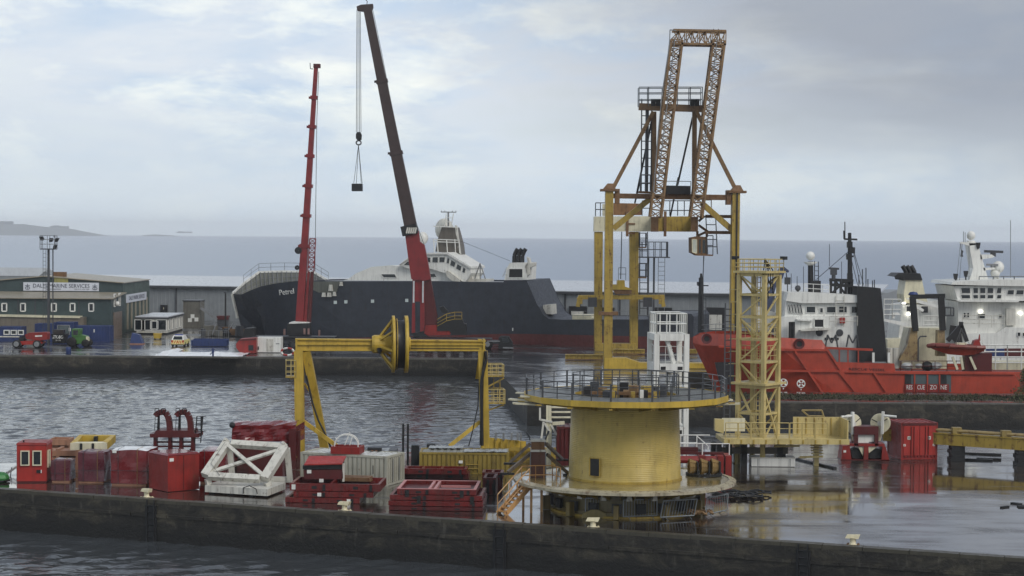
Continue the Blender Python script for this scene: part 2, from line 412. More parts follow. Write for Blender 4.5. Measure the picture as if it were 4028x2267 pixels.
me = bpy.data.meshes.new('water'); me.vertices.add(len(vs)); me.vertices.foreach_set('co', vs.astype(np.float32).ravel())
me.loops.add(fq.size); me.loops.foreach_set('vertex_index', fq.astype(np.int32).ravel())
me.polygons.add(len(fq)); me.polygons.foreach_set('loop_start', (np.arange(len(fq))*4).astype(np.int32))
me.update(calc_edges=True); me.polygons.foreach_set('use_smooth', np.ones(len(fq), bool)); me.materials.append(water_m)
struct(link(bpy.data.objects.new('water', me)))
m = MB(); m.add([(-4000, 300, WZ), (4000, 300, WZ), (4000, 9000, WZ), (-4000, 9000, WZ), (-4000, -150, WZ), (-E, -150, WZ), (-E, 300, WZ), (E, -150, WZ), (4000, -150, WZ), (E, 300, WZ)], [(0, 6, 9, 1, 2, 3), (4, 5, 6, 0), (7, 8, 1, 9)])
struct(m.build('sea', sea_m))
def slab(name, outer, holes, mtop, z=0.0, zb=-4.2):
    P = [[Vector((x, y, z)) for x, y in lp] for lp in [outer]+holes]
    flat = [p for lp in P for p in lp]; tris = geometry.tessellate_polygon(P)
    me = bpy.data.meshes.new(name); vs = [tuple(p) for p in flat]; fs = [tuple(t) for t in tris]; k = len(fs); b = 0
    n0 = len(vs); vs += [(p.x, p.y, zb) for p in flat]
    for lp in P:
        n = len(lp)
        for i in range(n): fs.append((b+i, b+(i+1) % n, n0+b+(i+1) % n, n0+b+i))
        b += n
    me.from_pydata(vs, [], fs); me.materials.append(mtop); me.materials.append(wall_m)
    for i, pl in enumerate(me.polygons): pl.material_index = 0 if i < k else 1
    me.update(); bm = bmesh.new(); bm.from_mesh(me); bmesh.ops.recalc_face_normals(bm, faces=bm.faces[:])
    for f in bm.faces:
        if f.material_index == 0 and f.normal.z < 0: f.normal_flip()
    bm.to_mesh(me); bm.free()
    return struct(link(bpy.data.objects.new(name, me)))
# the near pier: a wedge of wet concrete, its front face running away from us to the left
PA, PB = gd(d(0, 1236)), gd(d(2576, 1411))
pe = (PB-PA); pe.z = 0; pe.normalize(); pn = Vector((-pe.y, pe.x, 0)); PYAW = math.atan2(pe.y, pe.x)
BA, BB = gd(d(0, 1166)), gd(d(1019, 1137)); be = (BB-BA); be.z = 0; be.normalize()
LE = gd(d(-30, 1234)); 
pier_poly = [PA-pe*2.2, PB+pe*45, PB+pe*45+Vector((0, 75, 0)), BA+be*78, BA+be*78-Vector((0, 0, 0)), BA-be*.6]
pier_poly = [(p.x, p.y) for p in (PA-pe*30, PB+pe*45, PB+pe*45+pn*70, BA+be*72, BA-be*.5, BA-be*.5-Vector((8, 2.6, 0)), PA-pe*30+pn*4)]
pier = slab('pier', pier_poly, [], near_m)
# coping stones along the front edge of the pier, each a little proud and uneven
rnd = random.Random(3)
cop_m = paint('coping concrete', (70, 66, 55), rough=.45, dirt=.6, var=.3)
pos_ = -6.0
while pos_ < 62:
    ln = rnd.uniform(1.9, 2.3); c = PA+pe*(pos_+ln/2)+pn*.30
    mm = MB(); mm.box((c.x, c.y, .02+rnd.uniform(-.012, .012)), (ln-.035, .62+rnd.uniform(-.02, .02), .18), PYAW)
    mm.build('coping_stone', cop_m, pier); pos_ += ln
# a fender ledge and wall ladders on the pier face
mm = MB()
for k in range(30): 
    c = PA+pe*(k*2.3-4)-pn*.02; mm.box((c.x, c.y, -.75+.02*math.sin(k*1.7)), (2.26, .10, .16), PYAW)
stuff(mm.build('wall_ledge', wall_m, pier))
for u in (378, 2010, 1250):
    x = gd(d(u, 1234+.0688*u)); q = PA+pe*((x-PA).dot(pe))-pn*.12
    mm = MB(); mm.ladder((q.x, q.y, -2.6), (q.x, q.y, .1), pe*.45, .3, .04, .03); mm.build('wall_ladder', black, pier)
    mm = MB(); c = q+pe*.22+pn*.09; mm.box((c.x, c.y, -1.5), (.7, .1, 2.6), PYAW); mm.build('ladder_recess', black, pier)
# the far land: quay, dry dock and ship basin cut out of it
QY = gd(d(400, 899)).y
c1, c2 = gd(d(1217, 901)), gd(d(1268, 952)); QR = gd(d(2100, 1016)).y
k = (QR-c1.y)/(c2.y-c1.y); c3 = c1+(c2-c1)*k
shore = [(-700, QY), (c1.x, c1.y), (c2.x, c2.y), (c3.x, QR), (120, QR), (420, QR-8), (420, 300), (300, 430), (60, 372), (-60, 385), (-180, 420), (-700, 520)]
PET = Pl(at(d(1090, 708), 258), R(-15)); px_ = Vector((math.cos(R(-15)), math.sin(R(-15)), 0)); pn_ = PET.n
petL, petR = PET(d(585, 745)), PET(d(1720, 806)); PLEN = (petR-petL).dot(px_)
PO = Vector((petL.x, petL.y, 0))
dock = [PO-px_*4-pn_*2.5, PO+px_*(PLEN+5)-pn_*2.5, PO+px_*(PLEN+5)+pn_*16, PO-px_*4+pn_*16]
basin = [(16.5, 178), (150, 178), (150, 246), (37, 246), (31, 203.5), (18, 203.5)]
land = slab('quay', shore, [[(p.x, p.y) for p in dock], basin], far_m, zb=-9)
mm = MB(); mm.add([(p.x, p.y, -6.5) for p in dock], [(0, 1, 2, 3)]); struct(mm.build('dock_floor', far_m))
# kerb stones along the far quay edge
ck = paint('quay edge stone', (88, 86, 80), rough=.5, dirt=.6, var=.3)
for i in range(60):
    x = c1.x-1.2-i*2.05
    mm = MB(); mm.box((x, QY+.36, .03+rnd.uniform(-.015, .015)), (2.0, .7, .2)); mm.build('coping_stone', ck, land)
for i in range(26):
    x = c3.x+1.4+i*2.05
    mm = MB(); mm.box((x, QR+.36, .03+rnd.uniform(-.015, .015)), (2.0, .7, .2)); mm.build('coping_stone', ck, land)
# rough grass along the strip of quay in front of the red ship
mm = MB()
for i in range(9000):
    x = rnd.uniform(c3.x+2, 62); y = QR+rnd.uniform(4.2, 9.6)+.4*math.sin(x*.9); hgt = rnd.uniform(.05, .24)*(0.5+abs(mnoise.noise((x*.35, y*.6, 0)))*1.6)
    a = rnd.uniform(0, math.pi); dx, dy = .1*math.cos(a), .1*math.sin(a)
    mm.add([(x-dx, y-dy, 0), (x+dx, y+dy, 0), (x+rnd.uniform(-.15, .15), y+rnd.uniform(-.1, .1), hgt)], [(0, 1, 2)])
stuff(mm.build('grass', grassm))
# low land across the water on the right, the island, the skerry
def ridge(name, pts, depth, mat, Y):
    m = MB(); P = [at(p, Y) for p in pts]; n = len(P); rows = []
    for k, (dy, f) in enumerate(((-depth*.5, 0), (-depth*.28, .55), (0, 1), (depth*.3, .6), (depth*.5, 0))):
        for i, p in enumerate(P):
            j = 1+.25*mnoise.noise((i*.7, k*1.3, 0)); m.v.append(Vector((p.x, p.y+dy, WZ-.5+(p.z-WZ+.5)*f*(j if 0 < k < 4 and k != 2 else 1))))
    m.f = [(k*n+i, k*n+i+1, (k+1)*n+i+1, (k+1)*n+i) for k in range(4) for i in range(n-1)]
    return m.build(name, mat, None, True)
isl = ridge('island', [d(-60, 588), d(-30, 566), (0, 878), ZA(60, 72), ZA(150, 78), ZA(220, 76), ZA(300, 88), ZA(400, 100), ZA(470, 107), ZA(530, 103), ZA(600, 108), ZA(680, 124), ZA(740, 134), ZA(800, 148), ZA(880, 166), ZA(940, 190)], 500, islandm, 7600)
struct(isl)
mm = MB()
for p, wd, hh in ((ZA(50, 66), 34, 12), (ZA(86, 68), 18, 9), (ZA(565, 104), 40, 8), (ZA(535, 104), 14, 11)):
    c = at(p, 7595); mm.box((c.x, c.y, c.z-4), (wd*1.8, 20, hh*1.8))
mm.build('fort_wall', islandm, isl)
struct(ridge('skerry', [ZA(1350, 186), ZA(1400, 180), ZA(1480, 176), ZA(1560, 180), ZA(1640, 185), ZA(1690, 192)], 120, islandm, 7900))
struct(ridge('breakwater', [ZF(150, 570), ZF(300, 552), ZF(400, 550), ZF(560, 553), ZF(800, 556), ZF(1000, 560), ZF(1400, 565)], 60, dgrey, 460))
# the air
hz, t, b = newmat('pale sea haze'); 
for n in list(t.nodes): t.nodes.remove(n)
o_ = nd(t, 'ShaderNodeOutputMaterial'); pv = nd(t, 'ShaderNodeVolumePrincipled'); t.links.new(pv.outputs[0], o_.inputs['Volume'])
pv.inputs['Color'].default_value = (.975, .985, 1.0, 1); pv.inputs['Density'].default_value = .00014; pv.inputs['Anisotropy'].default_value = 0.0
mm = MB(); mm.bb(-4100, 4100, -160, 9100, -10.5, 62); h_ = stuff(mm.build('haze', hz))
# ------------------------------------------------------------------ traced solids
def pr(T, name, mat, zf, pts, Y, dep, parent=None):
    m = MB(T); P = [(Y(zf(*p)) if callable(Y) else at(zf(*p), Y)) for p in pts]
    v = Y.n*dep if callable(Y) else Vector((0, dep, 0))
    m.prism(P, v); return m.build(name, mat, parent or T)
def bx(T, name, mat, x0, x1, y0, y1, z0, z1, parent=None):
    m = MB(); m.bb(x0, x1, y0, y1, z0, z1); return m.build(name, mat, parent or T)
def window(T, c, w_, h_, n=(0, -1, 0), fm=None, gm=None, fr=.09, parent=None, name='window'):
    """a framed pane, part > sub-part, on a wall with outward normal n (local axes); c = centre on the wall face"""
    n = Vector(n); u = Vector((0, 0, 1)); u = (u-n*u.dot(n)).normalized(); x = u.cross(n); c = Vector(c)
    m = MB()
    for a, b_, ww, hh in ((0, h_/2, w_+fr, fr), (0, -h_/2, w_+fr, fr), (-w_/2, 0, fr, h_-fr), (w_/2, 0, fr, h_-fr)):
        q = c+x*a+u*b_+n*.02; P = []
        for k in (-.07, .07):
            for i, j in ((-1, -1), (1, -1), (1, 1), (-1, 1)): P.append(q+x*(i*ww/2)+u*(j*hh/2)+n*k)
        m.hexa(P)
    f = m.build(name, fm or white, parent or T)
    m = MB(); P = []
    for k in (-.03, .03):
        for i, j in ((-1, -1), (1, -1), (1, 1), (-1, 1)): P.append(c+x*(i*(w_-fr*.9)/2)+u*(j*(h_-fr*.9)/2)+n*(k+.005))
    m.hexa(P); m.build('pane', gm or glass, f)
    return f
def pane_uv(T, pl, zf, x0, x1, y0, y1, name='window', gm=None, fm=None, fr=.08, off=0.0, pts=None):
    """a framed window traced on a plane"""
    q = [pl(zf(*p), off) for p in (pts or ((x0, y1), (x1, y1), (x1, y0), (x0, y0)))]
    m = MB(T); n = pl.n
    for a, b_ in zip(q, q[1:]+q[:1]): m.bar(a-n*.03, b_-n*.03, fr, fr, n)
    f = m.build(name, fm or white, T)
    c = sum(q, Vector())/len(q); m = MB(T); m.prism([p-n*.035 for p in q], n*.03); m.build('pane', gm or glass, f)
    return f
def loc(p, Y): return at(p, Y)

# ------------------------------------------------------------------ the green workshop
GY, GL = 271.0, 262.0
T = thing('workshop_building', 'dark green marine services workshop with long white sign on its gable', 'building', (at(ZA(560, 900), GL).x, GL, 0))
def up(zf, x, y, Y): return at(zf(x, y), Y)
# gable front, extruded back
g0 = [(-300, 640), (420, 578), (1166, 640), (1166, 990), (-300, 990)]
P = [at(ZA(*p), GY) for p in g0]; P[3].z = 0; P[4].z = 0
m = MB(T); m.prism(P, (0, 19.5, 0)); m.build('wall', greencl, T)
ap, ev, lf = P[1], P[2], P[0]
m = MB(T)
for a, b_ in ((lf, ap), (ap, ev)):
    o = Vector((0, 0, .14)); e = (b_-a).normalized()*(.25 if b_ is ev else 0)
    m.hexa([a+Vector((0, -.3, .02)), b_+e+Vector((0, -.3, .02)), b_+e+Vector((0, 19.7, .02)), a+Vector((0, 19.7, .02)), a+o+Vector((0, -.3, 0)), b_+e+o+Vector((0, -.3, 0)), b_+e+o+Vector((0, 19.7, 0)), a+o+Vector((0, 19.7, 0))])
rf = m.build('roof', roofm, T)
m = MB(T); rv = at(ZA(572, 562), GY+3); m.box((rv.x, rv.y, rv.z), (1.6, 1.4, .9)); m.build('roof_vent', rustm, rf)
m = MB(T)
for i in range(22):
    x = ev.x+.05; y = GY+.5+i*.9; m.box((x, y, ev.z/2), (.06, .45, ev.z-.3))
m.build('side_wall', greencl2, T)
for i, xz in enumerate((1200, 1245, 1290, 1340, 1385, 1425)):
    f_ = (xz-1166)/(1450-1166); y = GY+1.0+f_*18
    m = MB(T); m.box((ev.x+.10, y, 2.6), (.10, .9, 4.2)); m.build('light_panel', roofm, T)
# lean-to
q0 = at(ZA(1060, 792), GL); zt = q0.z; ztop = at(ZA(1135, 735), GY-.05).z; xl = at(ZA(-300, 800), GL).x
m = MB(T); m.hexa([(xl, GL, 0), (q0.x, GL, 0), (q0.x, GY-.02, 0), (xl, GY-.02, 0), (xl, GL, zt), (q0.x, GL, zt), (q0.x, GY-.02, ztop), (xl, GY-.02, ztop)]); m.build('lean_to_wall', greencl, T)
m = MB(T); m.hexa([(xl, GL-.35, zt+.01), (q0.x+.3, GL-.35, zt+.01), (q0.x+.3, GY-.04, ztop+.03), (xl, GY-.04, ztop+.03), (xl, GL-.35, zt+.13), (q0.x+.3, GL-.35, zt+.13), (q0.x+.3, GY-.04, ztop+.15), (xl, GY-.04, ztop+.15)]); m.build('lean_to_roof', roofm, T)
pg = Pl((0, GL, 0), 0)
for x in (42, 219, 513, 690, 868): 
    pane_uv(T, pg, ZA, x-22, x+22, 832, 906, fr=.16, off=-.03)
psd = [(q0.x+.03, GL+2.0), (q0.x+.03, GL+5.2)]
for (x, y) in psd:
    window(T, Vector((x, y, 5.1))-T.location, .9, 1.7, (1, 0, 0), white, glass, .16)
for xx in (172, 335, 750):
    c = at(ZA(xx, 880), GL); m = MB(T); m.bb(c.x-.07, c.x+.07, GL-.08, GL-.005, .1, zt-.1); m.build('downpipe', dgrey, T)
c = at(ZA(1120, 1090), GL+4); m = MB(T); m.bb(q0.x+.01, q0.x+.12, GL+1.2, GL+6.5, 0, 3.4); m.build('roller_door', paint('brown door', (118, 104, 94)), T)
for xx, yy in ((1095, 1100),):
    c = at(ZA(xx, 820), GL); m = MB(T); m.sphere((q0.x+.35, GL+2.2, zt-.7), .35, 10, 6); m.build('wall_lamp', white, T)
# canopy ledge and low buff annexe in front
a_, b2 = at(ZA(60, 950), GL-1.6), at(ZA(760, 968), GL-1.6)
m = MB(T); m.hexa([(xl, GL-1.7, a_.z-.06), (b2.x, GL-1.7, b2.z-.06), (b2.x, GL-.02, b2.z), (xl, GL-.02, a_.z), (xl, GL-1.7, a_.z+.12), (b2.x, GL-1.7, b2.z+.12), (b2.x, GL-.02, b2.z+.2), (xl, GL-.02, a_.z+.2)]); m.build('canopy', creamp, T)
c = at(ZA(800, 1000), GL-1.5); m = MB(T); m.bb(xl, c.x, GL-1.5, GL-.01, 0, a_.z-.12); m.build('annexe_wall', paint('buff render', (112, 104, 92), dirt=.5), T)
# the signs
s0, s1 = at(ZA(222, 706), GY-.1), at(ZA(940, 642), GY-.1)
m = MB(T); m.bb(s0.x, s1.x, GY-.16, GY-.02, s0.z-.06, s1.z+.1); sb = m.build('sign_board', signw, T)
yl = Vector((0, 0, 0)); zc = (s0.z+s1.z)/2
def sign_text(body, x0, x1, z, h, zf=ZA):
    a, b_ = at(zf(x0, 680), GY-.17), at(zf(x1, 680), GY-.17)
    return text(body, h, signk, sb, Vector(((a.x+b_.x)/2, GY-.175, z))-T.location, (1, 0, 0), (0, 0, 1), .008, width=b_.x-a.x)
sign_text('DALES MARINE SERVICES', 314, 850, zc+.11, .80)
sign_text('SHIP REPAIR AND MARINE ENGINEERS', 440, 580, zc-.34, .2); sign_text('TEL 0131 454 3380', 705, 850, zc-.34, .2)
for x in (262, 902):
    c = at(ZA(x, 675), GY-.18); m = MB(T)
    m.tube((c.x, GY-.18, zc-.1), (c.x, GY-.18, zc+.42), .05); m.tube((c.x-.34, GY-.18, zc+.16), (c.x+.34, GY-.18, zc+.16), .05)
    m.ring([(c.x+.32*math.cos(t_*.6283), GY-.18, zc-.2+.2*math.sin(t_*.6283)) for t_ in range(10)], .05); m.tube((c.x, GY-.18, zc-.4), (c.x, GY-.18, zc-.1), .04); m.build('anchor_emblem', paint('emblem grey', (98, 104, 116)), sb)
c = at(ZA(582, 622), GY-.1); m = MB(T); m.bb(c.x-1.0, c.x+1.0, GY-.15, GY-.02, c.z-.55, c.z+.55); m.build('notice', paint('faded yellow board', (150, 146, 84)), T)
# side sign
y0s, y1s = GY+1.6, GY+16.5; zs = at(ZA(1310, 775), GY+8).z
m = MB(T); m.hexa([(ev.x+.14, y0s, zs-.6), (ev.x+.24, y0s, zs-.6), (ev.x+.24, y1s, zs-.6), (ev.x+.14, y1s, zs-.6), (ev.x+.14, y0s, zs+.6), (ev.x+.24, y0s, zs+.6), (ev.x+.24, y1s, zs+.6), (ev.x+.14, y1s, zs+.6)]); s2 = m.build('sign_board', signw, T)
text('DALES MARINE SERVICES', .85, signk, s2, Vector((ev.x+.25, (y0s+y1s)/2, zs))-T.location, (0, 1, 0), (0, 0, 1), .008, width=11.5)
T = thing('shed_building', 'pale roofed shed behind the dark green workshop, its gable end just showing', 'building', (at(ZA(150, 560), 305).x, 305, 0))
P = [at(ZA(*p), 300) for p in ((345, 575), (435, 505), (545, 572))]; P = [P[0], P[1], P[2], Vector((P[2].x, 300, 0)), Vector((P[0].x, 300, 0))]
m = MB(T); m.prism(P, (-55, 5, 0)); m.build('wall', shedm, T)
m = MB(T)
for a, b_ in ((P[0], P[1]), (P[1], P[2])):
    v = Vector((-55, 5, 0)); o = Vector((0, 0, .18)); e = Vector((.4, -.1, .02)); a = a+e; b_ = b_+e
    m.hexa([a, b_, b_+v, a+v, a+o, b_+o, b_+v+o, a+v+o])
m.build('roof', shedroof, T)
# ------------------------------------------------------------------ the long grey warehouse
WA, WB = at(ZA(1452, 668), 315), at(d(2050, 744), 285)
e = (WB-WA); e.z = 0; WL = e.length; wyaw = math.atan2(e.y, e.x)
T = thing('warehouse', 'very long low grey clad warehouse with pale roof behind the black ship', 'building', (WA.x, WA.y, 0), wyaw)
zA, zB = WA.z, WB.z; x1 = toL(T, Pl(WA, wyaw)(d(2208, 745))).x
def wz(x): return zA+(zB-zA)*x/WL
m = MB(); m.hexa([(-30, 0, 0), (x1, 0, 0), (x1, 40, 0), (-30, 40, 0), (-30, 0, wz(-30)), (x1, 0, wz(x1)), (x1, 40, wz(x1)), (-30, 40, wz(-30))]); m.build('wall', shedm, T)
m = MB(); o = .35; rg = 1.15
m.hexa([(-31, -.5, wz(-31)+.02), (x1, -.5, wz(x1)+.02), (x1, 20, wz(x1)+rg), (-31, 20, wz(-31)+rg), (-31, -.5, wz(-31)+.2), (x1, -.5, wz(x1)+.2), (x1, 20, wz(x1)+rg+.2), (-31, 20, wz(-31)+rg+.2)]); m.build('roof', shedroof, T)
m = MB(); m.hexa([(-31, -.62, wz(-31)-.25), (x1, -.62, wz(x1)-.25), (x1, -.01, wz(x1)-.25), (-31, -.01, wz(-31)-.25), (-31, -.62, wz(-31)+.1), (x1, -.62, wz(x1)+.1), (x1, -.01, wz(x1)+.1), (-31, -.01, wz(-31)+.1)]); m.build('gutter', dgrey, T)
m = MB()
for i in range(int((x1+30)/.75)):
    x = -30+i*.75; m.box((x, -.025, wz(x)/2-.1), (.28, .05, wz(x)-.3))
stuff(m.build('cladding_rib', shedm, T))
WP = Pl(WA, wyaw)
def wl(p): return toL(T, WP(p))
for p in (ZA(1677, 800), d(1460, 780), ZC(1892, 900), ZD(462, 950), ZD(45, 950)):
    c = wl(p); bx(T, 'downpipe', dgrey, c.x-.11, c.x+.11, -.2, -.06, .2, wz(c.x)-.3)
for (a, b_) in ((ZD(78, 975), ZD(210, 1080)), (ZD(330, 985), ZD(420, 1080)), (ZD(722, 985), ZD(858, 1080)), (ZD(1122, 985), ZD(1262, 1140))):
    p, q = wl(a), wl(b_); bx(T, 'loading_bay', black, p.x, q.x, -.35, -.06, max(.3, q.z-.5), p.z)
    dr = bx(T, 'bay_door', whiteold, p.x+(q.x-p.x)*.14, q.x-(q.x-p.x)*.16, -.42, -.36, max(.3, q.z-.5), p.z-(p.z-q.z)*.36)
c0, c1_ = wl(ZA(1533, 845)), wl(ZA(1593, 905)); bx(T, 'loading_bay', black, c0.x, c1_.x, -.35, -.06, 1.2, c0.z); bx(T, 'bay_door', creamp, c0.x+.6, c1_.x-.5, -.42, -.36, c1_.z+.3, c0.z-.4)
bx(T, 'loading_bay', black, wl(d(2150, 760)).x, wl(d(2200, 760)).x, -.35, -.06, 1, 4)

# ------------------------------------------------------------------ floodlight mast, left
b0 = gd(Z1(865, 1130)); Y = b0.y
T = thing('floodlight_mast', 'tall dark floodlight mast in front of the green workshop', 'lamp mast', (b0.x, b0.y, 0))
zp = at(ZA(480, 320), Y).z
m = MB(); m.tube((0, 0, 0), (0, 0, zp), .2, .16, 8); m.tube((.55, .1, 0), (.55, .1, zp), .08, .08, 6); m.build('pole', dgrey, T)
m = MB(); m.ladder((-.75, .1, 1), (-.75, .1, zp), (.38, 0, 0), .5, .03, .02); m.build('ladder', dgrey, T)
hw = (at(ZA(550, 320), Y).x-at(ZA(410, 320), Y).x)/2
m = MB(); m.bb(-hw, hw, -hw*.7, hw*.7, zp, zp+.14); m.build('platform', dgrey, T)
m = MB(); m.rail([(-hw, -hw*.7, zp+.1), (hw, -hw*.7, zp+.1), (hw, hw*.7, zp+.1), (-hw, hw*.7, zp+.1)], 1.75, .8, (.35, .7, 1), .035, True); m.build('railing', grey, T)
for xx, yy, rot in ((408, 215, -.5), (490, 230, .2), (540, 230, .6), (525, 295, .5)):
    c = toL(T, at(ZA(xx, yy), Y)); m = MB(); m.hexa([(c.x-.2, -.5, c.z-.24), (c.x+.2, -.5, c.z-.24), (c.x+.24, -.1, c.z-.1), (c.x-.24, -.1, c.z-.1), (c.x-.24+rot*.3, -.55, c.z+.24), (c.x+.24+rot*.3, -.55, c.z+.24), (c.x+.2+rot*.3, 0, c.z+.28), (c.x-.2+rot*.3, 0, c.z+.28)]); m.tube((c.x, -.4, c.z), (c.x, -.3, zp+1.2), .05); m.build('floodlight', black, T)
m = MB(); c = toL(T, at(ZA(513, 190), Y)); m.tube((c.x, 0, zp+1.6), (c.x, 0, c.z), .05); m.build('aerial', black, T)
# ------------------------------------------------------------------ yard on the left: cabins, vehicles
def corr(T, w_, dp, h_, mat, roofmat=None, pitch=.28, name='wall', ends=True):
    """a steel box with corrugated sides, corner posts and rails"""
    m = MB(); m.bb(-w_/2+.06, w_/2-.06, .06, dp-.06, .12, h_-.06)
    k = int((w_-.3)/pitch)
    for i in range(k):
        x = -w_/2+.2+(i+.5)*(w_-.4)/k
        for y in (.03, dp-.03): m.hexa([(x-pitch*.34, y-.03, .16), (x+pitch*.34, y-.03, .16), (x+pitch*.34, y+.03, .16), (x-pitch*.34, y+.03, .16), (x-pitch*.34, y-.03, h_-.16), (x+pitch*.34, y-.03, h_-.16), (x+pitch*.34, y+.03, h_-.16), (x-pitch*.34, y+.03, h_-.16)])
    if ends:
        k = int((dp-.3)/pitch)
        for i in range(k):
            y = .2+(i+.5)*(dp-.4)/k
            for x in (-w_/2+.03, w_/2-.03): m.box((x, y, h_/2), (.06, pitch*.6, h_-.32))
    a = m.build(name, mat, T)
    m = MB()
    for x in (-w_/2+.06, w_/2-.06):
        for y in (.06, dp-.06): m.box((x, y, h_/2), (.16, .16, h_))
    for z in (.08, h_-.06):
        for y in (.05, dp-.05): m.box((0, y, z), (w_-.16, .13, .13))
        for x in (-w_/2+.05, w_/2-.05): m.box((x, dp/2, z), (.13, dp-.16, .13))
    m.build('frame', mat, T)
    m = MB(); m.bb(-w_/2+.12, w_/2-.12, .12, dp-.12, h_-.10, h_-.05)
    k = int(w_/.45)
    for i in range(k): m.box((-w_/2+.3+(i+.5)*(w_-.6)/k, dp/2, h_-.035), (.2, dp-.3, .04))
    m.build('roof', roofmat or mat, T); return a
gB = 'site cabins and containers in the left yard'
for (x0, x1_, yt, yb, lab, win) in ((-40, 380, 845, 1100, 'long blue cabin with white window band at the left edge of the yard', 1), (620, 960, 790, 1110, 'low blue container behind the red telehandler', 0), (960, 1310, 765, 1110, 'taller blue cabin with one square window behind the black skip', 2), (1310, 1950, 830, 1110, 'long blue container behind the green tractor', 3)):
    c, ww, hh = front(Z1(x0, 0)[0], Z1(x1_, 0)[0], Z1(0, yb)[1], Z1(0, yt)[1])
    T = thing('site_cabin', lab, 'container', (c.x, c.y, 0), 0, gB); corr(T, ww, 2.6, hh, bluep, pitch=.4)
    if win == 1:
        for k in range(3): window(T, (-ww/2+1.2+k*ww*.3, -.02, hh*.62), ww*.22, hh*.28, (0, -1, 0), white, glass, .12)
        bx(T, 'white_band', whiteold, -ww/2, ww*.42, -.1, -.04, hh*.28, hh*.36)
    if win == 2: window(T, (0, -.02, hh*.62), 1.6, 1.2, (0, -1, 0), grey, glassl, .1); bx(T, 'notice', white, ww*.26, ww*.36, -.06, -.01, hh*.55, hh*.72)
    if win == 3: bx(T, 'notice', white, ww*.06, ww*.09, -.06, -.01, hh*.6, hh*.8)
c, ww, hh = front(*[Z1(v, 0)[0] for v in (1795, 1870)], Z1(0, 1100)[1], Z1(0, 860)[1]); T = thing('yellow_door_cabinet', 'narrow yellow upright cabinet at the end of the blue containers', 'cabinet', (c.x, c.y-.3, 0))
bx(T, 'body', yel, -ww/2, ww/2, 0, .9, .08, hh); bx(T, 'plinth', dgrey, -ww/2-.05, ww/2+.05, -.05, .95, 0, .08); bx(T, 'door', yelold, -ww/2+.08, ww/2-.08, -.03, -.004, .2, hh-.12)
# telehandler
c = gd(Z1(510, 1215)); Y = c.y; s = F/Y/1.0
T = thing('telehandler', 'red telescopic boom lift with grey wheels parked on the wet quay', 'lift truck', (c.x, Y, 0))
pr(T, 'chassis', redb, Z1, [(360, 1100), (640, 1090), (760, 1120), (740, 1150), (390, 1165)], Y-.4, 1.9)
pr(T, 'boom', redp, Z1, [(440, 985), (520, 950), (830, 940), (850, 960), (845, 1070), (700, 1090), (470, 1060)], Y-.2, 1.3)
m = MB(T); a, b_ = at(Z1(625, 1010), Y-.22), at(Z1(750, 1005), Y-.22); m.bar(a, b_, .05, .18); m.build('white_stripe', white, T)
pr(T, 'cab', black, Z1, [(330, 1040), (400, 1010), (430, 1080), (350, 1140)], Y-.3, 1.5)
for x in (328, 690):
    for yy in (-.9, 1.0):
        w0 = at(Z1(x, 1165), Y); m = MB(T); m.lathe([(.05, -.2), (.36, -.2), (.5, -.14), (.5, .14), (.36, .2), (.05, .2)], (w0.x, Y+yy, .5), 16, axis='y'); wh = m.build('wheel', rubber, T, True)
        m = MB(T); m.lathe([(.02, -.24), (.3, -.24), (.34, -.2), (.34, .2), (.02, .2)], (w0.x, Y+yy, .5), 14, axis='y'); m.build('rim', grey, wh)
# black skip with lettering
c, ww, hh = front(Z1(905, 0)[0], Z1(1165, 0)[0], Z1(0, 1155)[1], Z1(0, 900)[1])
T = thing('waste_skip', 'black skip with white lettering between telehandler and tractor', 'skip', (c.x, c.y, 0))
m = MB(); m.hexa([(-ww*.38, .2, .1), (ww*.38, .2, .1), (ww*.38, 1.7, .1), (-ww*.38, 1.7, .1), (-ww/2, 0, hh*.72), (ww/2, 0, hh*.72), (ww/2, 1.9, hh*.72), (-ww/2, 1.9, hh*.72)]); m.build('body', black, T)
m = MB(); m.bb(-ww*.35, ww*.3, .3, 1.6, hh*.72, hh); m.build('load', paint('dark rubbish heap', (48, 42, 40), var=.5), T)
m = MB(); [m.bar((x, -.02, .3), (x*1.2, -.05, hh*.72), .1) for x in (-ww*.3, 0, ww*.3)]; m.build('rib', black, T)
text('STOBO', .62, white, T, (0, -.08, hh*.5), (1, 0, 0), (0, .25, 1), .02, width=ww*.72); text('SKIPS', .22, white, T, (0, 0.03, hh*.27), (1, 0, 0), (0, .25, 1), .02, width=ww*.34)
# tractor
c = gd(Z1(1420, 1195)); Y = c.y
T = thing('tractor', 'green tractor standing by the blue containers', 'tractor', (c.x, Y, 0))
pr(T, 'body', greenp, Z1, [(1265, 1030), (1400, 985), (1530, 1010), (1560, 1080), (1500, 1150), (1300, 1140)], Y-.3, 1.5)
pr(T, 'cab', greenp, Z1, [(1275, 880), (1420, 880), (1425, 900), (1410, 1010), (1275, 1020)], Y-.4, 1.6)
pr(T, 'cab_window', glass, Z1, [(1300, 905), (1390, 905), (1388, 985), (1300, 990)], Y-.43, .05)
pr(T, 'grille', creamp, Z1, [(1530, 1020), (1572, 1030), (1572, 1100), (1535, 1100)], Y-.45, .8)
for x, rr in ((1300, .62), (1545, .48)):
    for yy in (-.75, 1.3):
        w0 = at(Z1(x, 1150), Y); m = MB(T); m.lathe([(.05, -.2), (rr*.6, -.2), (rr, -.14), (rr, .14), (rr*.6, .2), (.05, .2)], (w0.x, Y+yy, rr), 14, axis='y'); m.build('wheel', rubber, T, True)
c = gd(Z1(1220, 1335)); T = thing('oil_drum', 'blue plastic drum standing alone near the far quay edge', 'drum', (c.x, c.y, 0))
